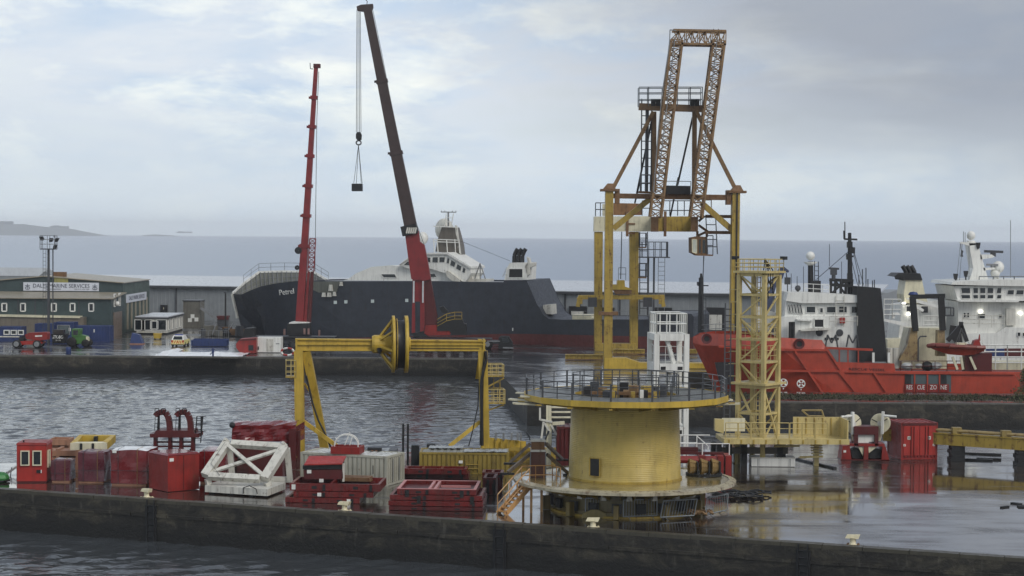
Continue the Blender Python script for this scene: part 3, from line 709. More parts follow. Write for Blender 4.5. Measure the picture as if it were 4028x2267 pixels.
m = MB(); m.lathe([(.01, 0), (.3, 0), (.33, .06), (.31, .3), (.33, .33), (.31, .6), (.33, .8), (.28, .88), (.01, .88)], (0, 0, 0), 14); m.build('body', bluep, T, True); m = MB(); m.lathe([(.01, .88), (.24, .88), (.24, .92), (.01, .92)], (0, 0, 0), 12); m.build('lid', black, T)
# white site cabin
c = gd(Z2(520, 890)); Y = c.y; b_ = at(Z2(985, 890), Y)
T = thing('portable_office', 'white portable office with dark flat roof edge beside the workshop', 'cabin', (c.x, Y, 0))
ww = b_.x-at(Z2(440, 890), Y).x; x0 = at(Z2(440, 890), Y).x-c.x; hh = at(Z2(700, 610), Y).z; dp = 13.0
bx(T, 'wall', whiteold, x0, x0+ww, 0, dp, .25, hh); bx(T, 'roof', shedroof, x0-.15, x0+ww+.15, -.15, dp+.15, hh+.22, hh+.35); bx(T, 'fascia', dgrey, x0-.2, x0+ww+.2, -.2, dp+.2, hh, hh+.22); bx(T, 'plinth', black, x0+.1, x0+ww-.1, .1, dp-.1, 0, .25)
for a, wd in ((500, 1.6), (622, 1.6), (757, 1.2), (888, 1.5)):
    q = at(Z2(a, 720), Y); window(T, (q.x-c.x, -.02, q.z), wd*.9, 1.5 if a != 757 else 1.1, (0, -1, 0), white, glass, .1)
bx(T, 'door', creamp, x0+.9, x0+1.0, -.05, -.01, .3, 2.3)
for yy in (1.5, 4.5, 7.5, 10.5): window(T, (x0+ww+.02, yy, hh*.62), .9, 1.5, (1, 0, 0), white, glass, .1)
c, ww, hh = front(Z2(740, 0)[0], Z2(872, 0)[0], Z2(0, 975)[1], Z2(0, 870)[1]); T = thing('grit_bin', 'yellow wheeled bin in front of the white portable office', 'bin', (c.x, c.y, 0))
m = MB(); m.hexa([(-ww*.42, 0, .1), (ww*.42, 0, .1), (ww*.42, .8, .1), (-ww*.42, .8, .1), (-ww/2, -.05, hh*.85), (ww/2, -.05, hh*.85), (ww/2, .85, hh*.85), (-ww/2, .85, hh*.85)]); m.build('body', yel, T); bx(T, 'lid', yel, -ww*.52, ww*.52, -.08, .9, hh*.86, hh); 
for x in (-ww*.35, ww*.35): m = MB(); m.tube((x, 0, .1), (x, .8, .1), .1, n=8); m.build('wheel', rubber, T)
# concrete block house with stair
c, ww, hh = front(Z2(1270, 0)[0], Z2(1575, 0)[0], Z2(0, 760)[1], Z2(0, 280)[1]); T = thing('concrete_block_house', 'square weathered concrete block house with an outside steel stair', 'building', (c.x, c.y, 0))
bx(T, 'wall', conc, -ww/2, ww/2, 0, 4, 0, hh-.15); bx(T, 'roof', dgrey, -ww/2-.1, ww/2+.1, -.1, 4.1, hh-.15, hh)
m = MB(T); Y = c.y-.4; a, b_ = at(Z2(1580, 420), Y), at(Z2(1860, 620), Y); m.bar(a, b_, .12, .3); m.bar(a+Vector((0, .8, 0)), b_+Vector((0, .8, 0)), .12, .3); m.rail([a, b_], 1.1, 1.5); m.build('stair', grey, T)
for xx, zz in ((-ww*.1, .8), (ww*.28, .9), (ww*.05, 1.4)):
    bx(T, 'notice', white, xx-.3, xx+.3, -.05, -.01, zz, zz+.6)
# clutter round the dock head
c, ww, hh = front(Z2(1880, 0)[0], Z2(2060, 0)[0], Z2(0, 720)[1], Z2(0, 560)[1]); T = thing('red_tool_store', 'small red topped store beside the black bow', 'shed', (c.x, c.y, 0)); bx(T, 'wall', dgrey, -ww/2, ww/2, 0, 2, 0, hh*.6); bx(T, 'roof', redd, -ww/2-.1, ww/2+.1, -.1, 2.1, hh*.6, hh)
c, ww, hh = front(Z2(2105, 0)[0], Z2(2200, 0)[0], Z2(0, 640)[1], Z2(0, 360)[1]); T = thing('red_container', 'upright red container half hidden by the black bow', 'container', (c.x, c.y+6, 0)); corr(T, ww, 2.4, hh, redd, pitch=.4)
c = gd(Z2(2025, 740)); T = thing('lamp_post', 'slim dark lamp post just left of the black bow', 'lamp post', (c.x, c.y, 0)); zt_ = at(Z2(2025, 150), c.y).z
m = MB(); m.tube((0, 0, 0), (0, 0, zt_), .14, .12, 8); m.build('pole', black, T); m = MB(); m.box((0, -.2, zt_+.1), (.35, .6, .2)); m.build('lamp_head', dgrey, T)
# estate car in high visibility livery, seen from behind
c, ww, hh = front(Z2(1068, 0)[0], Z2(1275, 0)[0], Z2(0, 1108)[1], Z2(0, 962)[1]); T = thing('parked_car', 'white and yellow patrol car with orange chevrons seen from behind', 'car', (c.x, c.y, 0))
cw = max(1.7, ww)
m = MB(); m.hexa([(-cw/2, 0, .3), (cw/2, 0, .3), (cw/2, 4.3, .3), (-cw/2, 4.3, .3), (-cw/2+.03, .02, .85), (cw/2-.03, .02, .85), (cw/2-.03, 4.2, .8), (-cw/2+.03, 4.2, .8)]); m.build('body', paint('patrol yellow white', (232, 222, 150), dirt=.1), T)
m = MB(); m.hexa([(-cw/2+.06, .1, .852), (cw/2-.06, .1, .852), (cw/2-.06, 3, .852), (-cw/2+.06, 3, .852), (-cw/2+.22, .5, 1.42), (cw/2-.22, .5, 1.42), (cw/2-.22, 2.3, 1.42), (-cw/2+.22, 2.3, 1.42)]); m.build('cabin', white, T)
m = MB(); m.hexa([(-cw*.36, .08, .93), (cw*.36, .08, .93), (cw*.36, .12, .93), (-cw*.36, .12, .93), (-cw*.30, .40, 1.32), (cw*.30, .40, 1.32), (cw*.30, .44, 1.32), (-cw*.30, .44, 1.32)]); m.build('rear_window', glass, T)
m = MB(); [m.bar((x, -.02, .42), (x+(.2 if x < 0 else -.2), -.02, .8), .1, .03, (0, 1, 0)) for x in (-.75, -.45, -.15, .15, .45, .75)]; m.build('chevron', paint('orange chevron', (206, 96, 40)), T)
for x in (-cw/2+.12, cw/2-.12): bx(T, 'tail_light', redb, x-.1, x+.1, -.03, -.004, .62, .84)
bx(T, 'bumper', black, -cw*.48, cw*.48, -.06, .1, .2, .32); bx(T, 'light_bar', paint('blue lamp', (60, 80, 170)), -.5, .5, .9, 1.15, 1.43, 1.53)
for x in (-cw/2+.1, cw/2-.1):
    for y in (.8, 3.4): m = MB(); m.lathe([(.02, -.1), (.3, -.1), (.3, .1), (.02, .1)], (x, y, .3), 12, axis='x'); m.build('wheel', rubber, T)
c, ww, hh = front(Z2(1410, 0)[0], Z2(2045, 0)[0], Z2(0, 1105)[1], Z2(0, 995)[1]); T = thing('long_skip', 'long low blue skip beside the patrol car', 'skip', (c.x, c.y, 0))
m = MB(); m.bb(-ww/2, ww/2, 0, .08, .05, hh); m.bb(-ww/2, ww/2, 2.0, 2.08, .05, hh*1.15); m.bb(-ww/2, -ww/2+.08, .08, 2.0, .05, hh); m.bb(ww/2-.08, ww/2, .08, 2, .05, hh*1.1); m.bb(-ww/2+.08, ww/2-.08, .08, 2, .05, .2); m.build('body', bluep, T)
for i in range(9): m = MB(); m.bar((-ww/2+.3+i*ww/9, -.04, .1), (-ww/2+.3+i*ww/9, -.04, hh-.1), .1); m.build('rib', bluep, T)
c, ww, hh = front(Z2(320, 0)[0], Z2(545, 0)[0], Z2(0, 1065)[1], Z2(0, 865)[1]); T = thing('covered_pallet', 'blue tarpaulin covered pallet stack near the portable office', 'pallet', (c.x, c.y, 0))
m = MB(); m.hexa([(-ww/2, 0, .12), (ww/2, 0, .12), (ww/2, 1.5, .12), (-ww/2, 1.5, .12), (-ww*.35, .2, hh), (ww*.2, .2, hh*.85), (ww*.2, 1.3, hh*.85), (-ww*.35, 1.3, hh)]); m.build('cover', bluep, T); bx(T, 'pallet', timber, -ww*.52, ww*.52, -.05, 1.55, 0, .12)
# mesh panels stacked upright behind the skip
c, ww, hh = front(Z2(1450, 0)[0], Z2(2000, 0)[0], Z2(0, 1040)[1], Z2(0, 850)[1]); T = thing('mesh_fence', 'row of grey mesh fence panels behind the long blue skip', 'fence', (c.x, c.y+4, 0))
for i in range(3):
    m = MB(); xa = -ww/2+i*ww/3; m.ring([(xa+.05, .1*i, .1), (xa+ww/3-.05, .1*i, .1), (xa+ww/3-.05, .1*i, hh), (xa+.05, .1*i, hh)], .03); [m.tube((xa+.05+k*.25, .1*i, .1), (xa+.05+k*.25, .1*i, hh), .014, n=4) for k in range(1, int(ww/3/.25))]; m.build('panel', grey, T)
# bright white crumpled strip, slightly raised, along the quay edge
rr = random.Random(5); m = MB(); xs = [at(Z2(x, 1290), QY).x for x in (712, 2295)]
n_ = 90; rows = []
for j in range(13):
    for i in range(n_+1):
        x = xs[0]+(xs[1]-xs[0])*i/n_; dep = (13.5 if i < 12 else 8.0)+1.2*mnoise.noise((x*.4, 3, 0))
        y = QY+.95+dep*j/12; z = .06+abs(mnoise.noise((x*.9, y*1.1, 1)))*(.28 if i > 7 else .7)*(1 if 0 < j < 12 else .2); m.v.append(Vector((x+.2*mnoise.noise((x, j, 5)), y, z)))
m.f = [(j*(n_+1)+i, j*(n_+1)+i+1, (j+1)*(n_+1)+i+1, (j+1)*(n_+1)+i) for j in range(12) for i in range(n_)]
o = m.build('crumpled_sheet', paint('white strip surface', (236, 238, 240), dirt=.1, var=.05, rough=.2), None, True); tag(o, 'long crumpled white strip lying along the far quay edge', 'sheet')
c = gd(Z2(1815, 1292)); T = thing('safety_post', 'short blue safety post with a side arm on the white strip', 'post', (c.x, QY+.5, 0))
hp = 160/4.532/(F/QY)*1.0; m = MB(); m.box((0, 0, hp*.4), (.2, .16, hp*.8)); m.hexa([(-.14, -.1, hp*.55), (.14, -.1, hp*.55), (.14, .1, hp*.55), (-.14, .1, hp*.55), (-.1, -.08, hp), (.1, -.08, hp), (.1, .08, hp), (-.1, .08, hp)]); m.build('post', bluep, T); m = MB(); m.bar((-.1, 0, hp*.55), (-.34, 0, hp*.3), .09); m.build('arm', bluep, T)
# red generator and white unit beside it
c, ww, hh = front(ZB(180, 0)[0], ZB(353, 0)[0], ZB(0, 1318)[1], ZB(0, 1185)[1]); T = thing('generator_unit', 'red generator set with rounded nose on the far quay', 'generator', (c.x, c.y, 0))
m = MB(T); Y = c.y; m.prism([at(ZB(*p), Y) for p in ((175, 1235), (210, 1192), (353, 1182), (353, 1315), (215, 1318), (178, 1270))], (0, 2.2, 0)); m.build('body', redp, T); m = MB(T); m.prism([at(ZB(*p), Y-.03) for p in ((205, 1196), (352, 1186), (352, 1200), (207, 1210))], (0, 2.1, 0)); m.build('roof_edge', redd, T)
bx(T, 'grille', black, ww*.1, ww*.35, -.04, -.004, hh*.2, hh*.55)
c, ww, hh = front(ZB(355, 0)[0], ZB(568, 0)[0], ZB(0, 1314)[1], ZB(0, 1178)[1]); T = thing('plant_cabinet', 'plain white plant cabinet with a small black handle beside the red generator', 'cabinet', (c.x, c.y, 0))
bx(T, 'body', white, -ww/2, ww/2, 0, 2.2, .08, hh); bx(T, 'base', black, -ww/2, ww/2, .02, 2.2, 0, .08); bx(T, 'handle', black, -ww*.44, -ww*.40, -.06, -.004, hh*.2, hh*.42); bx(T, 'vent', grey, ww*.3, ww*.44, -.04, -.004, hh*.58, hh*.63); bx(T, 'door', whiteold, -ww*.1, ww*.2, -.02, -.004, hh*.1, hh*.9)
c = gd(ZB(625, 1345)); T = thing('life_ring', 'red and white life ring leaning at the far quay edge', 'life ring', (c.x, c.y+.3, .05)); zc = .42
for k in range(8):
    m = MB(); a0 = k*math.pi/4; P = [(.5*math.cos(a0+i*math.pi/16)*1.5, .05*math.sin(a0), .5+.42*math.sin(a0+i*math.pi/16)) for i in range(5)]; m.path(P, .13, 6); m.build('segment', redb if k % 2 else white, T)

# dark gear heaped at the head of the dry dock
c = gd(Z2(2200, 900)); T = thing('dock_gear', 'dark jumble of drums, hoses and crates on the quay below the black bow', 'gear', (c.x, c.y, 0)); rg = random.Random(21)
for k in range(26):
    x, y, hh = rg.uniform(-4.5, 6.5), rg.uniform(-3, 4), rg.uniform(.4, 1.5)
    if k % 3: m = MB(); m.box((x, y, hh/2), (rg.uniform(.5, 1.6), rg.uniform(.5, 1.2), hh), rg.uniform(0, 3)); m.build('gear_box', (black, dgrey, conc, rustm)[k % 4], T)
    else: m = MB(); m.tube((x, y, 0), (x, y, .95), .32, n=12); m.build('gear_drum', (dgrey, bluep, rustd)[k % 3], T)
for k in range(5): m = MB(); x = rg.uniform(-4, 6); m.bar((x, rg.uniform(-2, 2), .1), (x+rg.uniform(.3, 1), rg.uniform(-2, 2), rg.uniform(1.5, 2.6)), .1); m.build('leaning_pole', grey, T)
# ------------------------------------------------------------------ mobile crane with the red boom (left)
Y = 238.0
cb = gd(ZB(720, 1300)); c0 = at(ZB(720, 1165), Y)
def lerp2(a, b, t_): return (a[0]+(b[0]-a[0])*t_, a[1]+(b[1]-a[1])*t_)
def boom(T, Lb, Lt, Rb, Rt, breaks, Y, mats, dep0, dep1, collar=.16, nm='boom_section'):
    """telescopic sections between a left and a right edge line (bottom, top); breaks are fractions from the foot"""
    for i, (a, b) in enumerate(zip(breaks[:-1], breaks[1:])):
        sh = .012*i
        q = [at(lerp2(Lb, Lt, a), Y), at(lerp2(Rb, Rt, a), Y), at(lerp2(Rb, Rt, b), Y), at(lerp2(Lb, Lt, b), Y)]
        c = sum(q, Vector())/4; e = (q[1]-q[0]).normalized()
        q = [q[0]+e*sh, q[1]-e*sh, q[2]-e*sh, q[3]+e*sh]
        dd = (dep0+(dep1-dep0)*(a+b)/2)/2
        m = MB(T); m.hexa([q[0]+Vector((0, -dd, 0)), q[1]+Vector((0, -dd, 0)), q[1]+Vector((0, dd, 0)), q[0]+Vector((0, dd, 0)), q[3]+Vector((0, -dd, 0)), q[2]+Vector((0, -dd, 0)), q[2]+Vector((0, dd, 0)), q[3]+Vector((0, dd, 0))])
        o = m.build(nm, mats[min(i, len(mats)-1)], T)
        if i < len(breaks)-2:
            ax = ((q[3]+q[2])-(q[0]+q[1])).normalized(); cc = (q[2]+q[3])/2; hw = (q[2]-q[3]).length/2+collar
            m = MB(T); m.bar(cc-ax*.22, cc+ax*.22, hw*2, dd*2+collar*1.5, (0, 1, 0)); m.bar(cc-e*hw-e*.25, cc-e*hw*.4, .1, .3); m.build('collar', mats[-1], o)
T = thing('mobile_crane', 'mobile crane with slim red telescopic boom raised almost upright, nothing on its hook line', 'crane', (c0.x, Y, 0), 0, 'mobile cranes beside the black ship')
Lb, Rb = ZB(700, 1045), ZB(768, 1045); Lt, Rt = ZL(216, 418), ZL(247, 418)
def fr(y): return (Lb[1]-y)/(Lb[1]-Lt[1])
br = [0, fr(ZB(0, 375)[1]), fr(ZB(0, 110)[1]), fr(ZL(0, 1180)[1]), fr(ZL(0, 990)[1]), fr(ZL(0, 805)[1]), fr(ZL(0, 620)[1]), 1]
boom(T, Lb, Lt, Rb, Rt, br, Y, [crred], 1.25, .7)
h = at(ZL(232, 422), Y); m = MB(T); m.box((h.x+.1, Y, h.z+.05), (.85, .9, .5)); m.build('boom_head', redd, T)
m = MB(T); m.path([at(ZL(213, 438), Y), at(ZL(195, 437), Y), at(ZL(193, 400), Y)], .05); m.build('wind_gauge', dgrey, T)
m = MB(T); a, b_ = at(ZL(248, 455), Y-.3), at(ZL(228, 1450), Y-.3); m.path([a, at(ZL(236, 760), Y-.3), at(ZL(229, 1300), Y-.3), at(ZB(868, 600), Y-.3)], .035, 4); m.build('hoist_rope', cable, T)
# folded lattice fly jib alongside, and the lift ram
m = MB(T); l0, l1, r0, r1 = ZB(805, 600), ZB(822, 310), ZB(858, 600), ZB(874, 310); k = 7
for yy in (-.35, .45): m.tube(at(l0, Y+yy), at(l1, Y+yy), .07); m.tube(at(r0, Y+yy), at(r1, Y+yy), .07)
for i in range(k):
    t0_, t1_ = i/k, (i+1)/k
    m.tube(at(lerp2(l0, l1, t0_), Y-.35), at(lerp2(r0, r1, t1_), Y-.35), .04, n=4); m.tube(at(lerp2(r0, r1, t0_), Y+.45), at(lerp2(l0, l1, t1_), Y+.45), .04, n=4); m.tube(at(lerp2(l0, l1, t1_), Y-.35), at(lerp2(r0, r1, t1_), Y-.35), .05, n=4)
m.build('fly_jib', crred, T)
for (pp, mt_) in (([(768, 1045), (795, 1045), (822, 600), (803, 600)], crred), ([(800, 1045), (830, 1045), (856, 600), (830, 600)], redd)):
    pr(T, 'boom_support', mt_, ZB, pp, Y-.2, .6)
for yy in (415, 565): 
    c = at(ZB(722 if yy < 500 else 712, yy), Y-.5); m = MB(T); m.lathe([(.05, -.25), (.45 if yy < 500 else .3, -.25), (.45 if yy < 500 else .3, .25), (.05, .25)], (c.x, c.y, c.z), 12, axis='y'); m.build('cable_reel', black, T)
pr(T, 'machinery_house', black, ZB, [(625, 1062), (700, 1050), (815, 1050), (822, 1160), (622, 1160)], Y-.9, 2.4)
pr(T, 'house_roof', white, ZB, [(640, 1048), (690, 1038), (815, 1044), (818, 1052), (640, 1058)], Y-.95, 2.5)
for (x, y) in ((600, 1130), (775, 1125), (812, 1125), (905, 1140)):
    m = MB(T); c = at(ZB(x, y), Y-1.0); m.box((c.x, c.y, c.z), (.26, .1, .75)); m.build('warning_board', paint('red white striped board', (132, 104, 98), var=.5), T)
gz = at(ZB(700, 1165), Y).z; xa, xb = at(ZB(325, 1165), Y).x, at(ZB(1050, 1165), Y).x
m = MB(T); m.bb(xa, xb, Y-1.4, Y+1.4, gz-.1, gz); m.bb(xa+.3, xb-.2, Y-.9, Y+.9, .8, gz-.1); m.build('carrier', dgrey, T)
pr(T, 'driver_cab', black, ZB, [(235, 1165), (250, 1100), (330, 1095), (335, 1215), (240, 1215)], Y-1.25, 2.5)
for i in range(5):
    x = xa+1.2+i*(xb-xa-2.4)/4
    for yy in (-1.15, 1.15): m = MB(T); m.lathe([(.05, -.22), (.4, -.22), (.62, -.16), (.62, .16), (.4, .22), (.05, .22)], (x, Y+yy, .62), 14, axis='y'); wh = m.build('wheel', rubber, T, True); m = MB(T); m.lathe([(.02, -.24), (.26, -.24), (.3, -.2), (.3, .2), (.02, .2)], (x, Y+yy, .62), 12, axis='y'); m.build('rim', dgrey, wh)
for x in (xa+.6, xb-.6): m = MB(T); m.bb(x-.12, x+.12, Y-3.2, Y-2.6, 0, .9); m.bb(x-.2, x+.2, Y-3.3, Y+1, .7, 1.0); m.bb(x-.4, x+.4, Y-3.3, Y-2.5, 0, .12); m.build('outrigger', dgrey, T)

# ------------------------------------------------------------------ mobile crane with the long dark boom and a hanging weight
Y = 241.0
T = thing('mobile_crane', 'mobile crane with long dark leaning boom and red lower boom, holding a hanging weight', 'crane', (at(ZC(700, 1150), Y).x, Y, 0), 0, 'mobile cranes beside the black ship')
Lb, Rb = ZC(528, 285), ZC(638, 285); Lb = ZC(530, 285); Lt, Rt = ZL(530, 58), ZL(583, 48)
def fr(y): return (Lb[1]-y)/(Lb[1]-Lt[1])
boom(T, Lb, Lt, Rb, Rt, [0, fr(ZL(0, 975)[1]), fr(ZL(0, 520)[1]), 1], Y, [crsteel], 1.9, 1.1, .12)
pr(T, 'boom_head', crsteel, ZL, [(487, 42), (515, 30), (590, 25), (592, 45), (585, 60), (530, 72), (492, 66)], Y-.5, 1.0)
m = MB(T); m.path([at(ZL(553, 28), Y), at(ZL(556, 10), Y), at(ZL(546, 0), Y)], .05); m.build('wind_gauge', dgrey, T)
pr(T, 'lower_boom', crred, ZC, [(525, 300), (640, 280), (652, 370), (690, 400), (722, 560), (745, 690), (690, 705), (580, 690), (560, 560)], Y-.95, 1.9)
a = at(ZC(570, 265), Y); m = MB(T); p, q = at(ZC(500, 285), Y-.2), at(ZC(632, 255), Y-.2); m.bar(p, q, 1.25, 2.3, (0, 1, 0)); cl = m.build('boom_collar', black, T)
for i in range(5):
    m = MB(T); p, q = at(ZC(538+i*18, 300), Y-1.4), at(ZC(550+i*18, 250), Y-1.4); m.bar(p, q, .2, .08, (0, 1, 0)); m.build('chevron', whiteold, cl)
pr(T, 'lift_frame', crred, ZC, [(590, 690), (610, 690), (612, 1150), (582, 1150)], Y-.8, .5); pr(T, 'lift_frame', crred, ZC, [(655, 690), (692, 690), (692, 1150), (655, 1150)], Y-.8, .5)
pr(T, 'lift_frame', crred, ZC, [(612, 690), (655, 690), (655, 880), (612, 880)], Y-.7, .4)
pr(T, 'boom_foot', redd, ZC, [(692, 700), (745, 690), (800, 1000), (800, 1080), (692, 1090)], Y-.6, 1.4)
for x in (600, 679):
    pr(T, 'lift_ram', paint('bright ram rod', (196, 198, 200), dirt=.1), ZC, [(x-6, 705), (x+8, 705), (x+6, 890), (x-8, 890)], Y-.98, .16)
m = MB(T); m.path([at(ZL(588, 50), Y+.3), at(ZL(650, 350), Y+.3), at(ZL(735, 800), Y+.3), at(ZL(830, 1250), Y+.3), at(ZC(625, 220), Y+.3), at(ZC(690, 400), Y+.3)], .03, 4); m.build('hoist_rope', cable, T)
# ground carrier
pr(T, 'machinery_house', black, ZC, [(800, 1050), (860, 1000), (1000, 1005), (1030, 1070), (1050, 1075), (1050, 1165), (930, 1165), (905, 1130), (800, 1130)], Y-1.2, 2.6)
pr(T, 'winch_drum', black, ZC, [(815, 930), (850, 920), (895, 965), (880, 980), (840, 975)], Y-.6, 1.4)
m = MB(T); P = [at(ZC(*p), Y-1.2) for p in ((800, 1030), (880, 985), (950, 970), (1010, 970))]; m.rail([p-Vector((0, 0, .1)) for p in P], .1, 1, (.5,), .03)
for p, q in zip(P[:-1], P[1:]): m.tube(p, q, .04); m.tube(p-Vector((0, 0, .5)), q-Vector((0, 0, .5)), .04); m.tube(p-Vector((0, 0, .9)), q-Vector((0, 0, .9)), .04); m.tube(q, q-Vector((0, 0, .9)), .04)
m.build('railing', yelold, T)
pr(T, 'turntable', redp, ZC, [(700, 1085), (800, 1078), (870, 1110), (920, 1140), (910, 1165), (720, 1170), (690, 1150)], Y-1.1, 2.2)
pr(T, 'boom_pivot', black, ZC, [(580, 1150), (700, 1130), (735, 1150), (725, 1180), (600, 1185)], Y-1.0, 2.0)
xa, xb = at(ZC(560, 1190), Y).x, at(ZC(1415, 1190), Y).x; gz = at(ZC(900, 1190), Y).z
m = MB(T); m.bb(xa, xb-2.2, Y-1.45, Y+1.45, gz-.25, gz); m.bb(xa+.2, xb-.4, Y-.8, Y+.8, .75, gz-.25); m.build('carrier', dgrey, T)
m = MB(T); m.bb(xa, xb-2.4, Y-1.47, Y-1.455, gz-.22, gz-.04); m.build('red_deck_edge', redd, T)
cabo = pr(T, 'driver_cab', black, ZC, [(1325, 1195), (1345, 1180), (1410, 1182), (1445, 1235), (1445, 1285), (1320, 1285)], Y-1.3, 2.6)
pr(T, 'cab_window', glass, ZC, [(1352, 1190), (1402, 1192), (1425, 1225), (1352, 1228)], Y-1.33, .04, cabo); pr(T, 'bumper', grey, ZC, [(1360, 1268), (1450, 1272), (1450, 1282), (1360, 1280)], Y-1.45, .3)
pr(T, 'deck_strip', grey, ZC, [(1225, 1212), (1335, 1215), (1335, 1224), (1225, 1222)], Y-1.48, .2)
for i in range(6):
    x = xb-2.8-i*(xb-xa-3.6)/5.6
    for yy in (-1.2, 1.2): m = MB(T); m.lathe([(.05, -.22), (.4, -.22), (.7, -.16), (.7, .16), (.4, .22), (.05, .22)], (x, Y+yy, .7), 16, axis='y'); wh = m.build('wheel', rubber, T, True); m = MB(T); m.lathe([(.02, -.25), (.28, -.25), (.36, -.2), (.36, .2), (.02, .2)], (x, Y+yy, .7), 12, axis='y'); m.build('rim', grey, wh)
for x in (xa+1, xb-4): m = MB(T); m.bb(x-.2, x+.2, Y-3.4, Y+1, .75, 1.1); m.bb(x-.12, x+.12, Y-3.4, Y-3.1, .1, .9); m.bb(x-.4, x+.4, Y-3.6, Y-2.9, 0, .1); m.build('outrigger', dgrey, T)
# hook block, slings and the weight they carry
T = thing('hook_block', 'dark hook block hanging on four ropes from the long crane boom', 'hook block', at(ZL(501, 905), Y))
m = MB(T)
for x in (-.35, -.12, .12, .35): m.tube(at(ZL(501+x*27, 62), Y)+Vector((0, x, 0)), at(ZL(501+x*40, 840), Y)+Vector((0, x*.6, 0)), .035, n=4)
m.build('hoist_rope', cable, T)
m = MB(T); m.prism([at(ZL(*p), Y-.25) for p in ((490, 838), (511, 838), (520, 856), (518, 886), (508, 892), (492, 890), (483, 878), (483, 852))], (0, .5, 0)); m.build('sheave_block', black, T)
m = MB(T); c = at(ZL(501, 906), Y); m.ring([c+Vector((.33*math.cos(i*.7), 0, .28*math.sin(i*.7))) for i in range(9)], .1, 6); m.tube(c+Vector((0, 0, .3)), c+Vector((0, 0, .65)), .1); m.build('hook', dgrey, T)
T = thing('hanging_weight', 'small black rectangular box hanging on slings below the hook block', 'weight', at(ZL(489, 1212), Y))
m = MB(T); m.prism([at(ZL(*p), Y-.7) for p in ((456, 1165), (522, 1165), (522, 1212), (456, 1212))], (0, 1.4, 0)); m.build('box', black, T)
a = at(ZL(500, 918), Y)
for x in (472, 484, 519, 521): 
    m = MB(T); b_ = at(ZL(x, 1164), Y)+Vector((0, -.5 if x in (472, 519) else .5, 0)); m.tube(a, b_, .03, n=4); m.build('sling', cable, T)

# ------------------------------------------------------------------ the black research ship, listing in the dry dock
T = thing('research_ship', 'black hulled research ship Petrel listing in the dry dock, white bridge and mast', 'ship', (PO.x, PO.y, 0), R(-15))
def PL(zf, x, y, off=0.0): return PET(zf(x, y), off)
def px(zf, x, y): return toL(T, PET(zf(x, y)))
# hull sections: x along, near edge of deck z from the photograph
prof = [(ZB, 145, 795), (ZB, 215, 805), (ZB, 300, 765), (ZB, 400, 728), (ZB, 520, 704), (ZB, 640, 690), (ZB, 730, 683), (ZB, 860, 682), (ZB, 1100, 684), (ZB, 1500, 684), (ZB, 1725, 684), (ZC, 800, 706), (ZC, 1100, 713), (ZC, 1365, 715), (ZC, 1370, 703), (ZC, 1560, 700), (ZC, 1600, 790), (ZC, 1650, 905), (ZC, 1665, 925), (ZC, 1700, 990), (ZC, 1750, 1028), (ZC, 1860, 1035), (Y7, 600, 600), (Y7, 1150, 600), (Y7, 1160, 520), (Y7, 1790, 515), (Y7, 1826, 560)]
BM = 6.6; YC = 6.6
def halfb(x, f):     # f: 1 at deck, 0 at keel
    full = 15+(1-f)*7; s0 = HX0+(1-f)*4.2
    t_ = max(0.0, min(1.0, (x-s0)/full)); hb = BM*(1-(1-t_)**2.1)
    return hb*(1 if f > .25 else .72+.28*f/.25)
HX0 = toL(T, PET(ZB(145, 795), YC)).x
xs, zs_ = [], []
for p in prof:
    off = YC if not xs else 0.0
    for _ in range(6):
        q = toL(T, PET(p[0](p[1], p[2]), off)); off = YC-halfb(q.x, 1)
    xs.append(q.x); zs_.append(q.z)
xb0 = HX0; Ls = xs[-1]
for i in range(1, len(xs)):
    if xs[i] <= xs[i-1]: xs[i] = xs[i-1]+.08
levels = [(1.0, None), (.72, None), (.5, None), (.30, None), (.12, None), (0, None)]
zw = px(ZC, 1500, 1155).z      # boot topping between black and red
zk = -6.3
m = MB(); n = len(xs); rows = []
def zlev(i, k):
    top = zs_[i]
    zwx = zw-1.9*max(0, 1-xs[i]/(Ls*.62))
    return [top, top+(zwx-top)*.35, top+(zwx-top)*.7, zwx, zwx+(zk-zwx)*.55, zk][k]
fl = [1.0, .8, .6, .45, .2, 0.0]
for i in range(n):
    ring_ = []
    for k in range(6): ring_.append((xs[i]+ (0 if i > 2 else (1-fl[k])*3.2), YC-halfb(xs[i], fl[k])*1.0, zlev(i, k)))
    for k in range(5, -1, -1): ring_.append((xs[i]+(0 if i > 2 else (1-fl[k])*3.2), YC+halfb(xs[i], fl[k]), zlev(i, k)))
    rows.append(ring_)
for ring_ in rows: m.v += [Vector(p) for p in ring_]
blk, red_ = MB(), MB(); blk.v = list(m.v); red_.v = list(m.v)
for i in range(n-1):
    for k in range(11):
        f = (i*12+k, (i+1)*12+k, (i+1)*12+k+1, i*12+k+1)
        if k in (3, 4, 5, 6, 7): red_.f.append(f)
        else: blk.f.append(f)
e_ = (n-1)*12
for k in range(5): (blk if k < 3 else red_).f.append((e_+k, e_+k+1, e_+10-k, e_+11-k))
blk.build('hull', hullblack, T); red_.build('hull_bottom', antif, T)
m = MB()
dk = [(xs[i], YC-halfb(xs[i], 1)+.05, zs_[i]-.2) for i in range(3, 16)]+[(xs[i], YC+halfb(xs[i], 1)-.05, zs_[i]-.2) for i in range(15, 2, -1)]
dkn = 13
m.v = [Vector(p) for p in dk]; m.f = [(i, i+1, 2*dkn-2-i, 2*dkn-1-i) for i in range(dkn-1)]; m.build('deck', grey, T)
m = MB(); j0 = 14; nn = n-j0
m.v = [Vector((xs[i], YC-halfb(xs[i], 1)+.04, zs_[i]-.06)) for i in range(j0, n)]+[Vector((xs[i], YC+halfb(xs[i], 1)-.04, zs_[i]-.06)) for i in range(j0, n)]; m.f = [(i, i+1, nn+i+1, nn+i) for i in range(nn-1)]; m.build('stern_deck', hullblack, T)
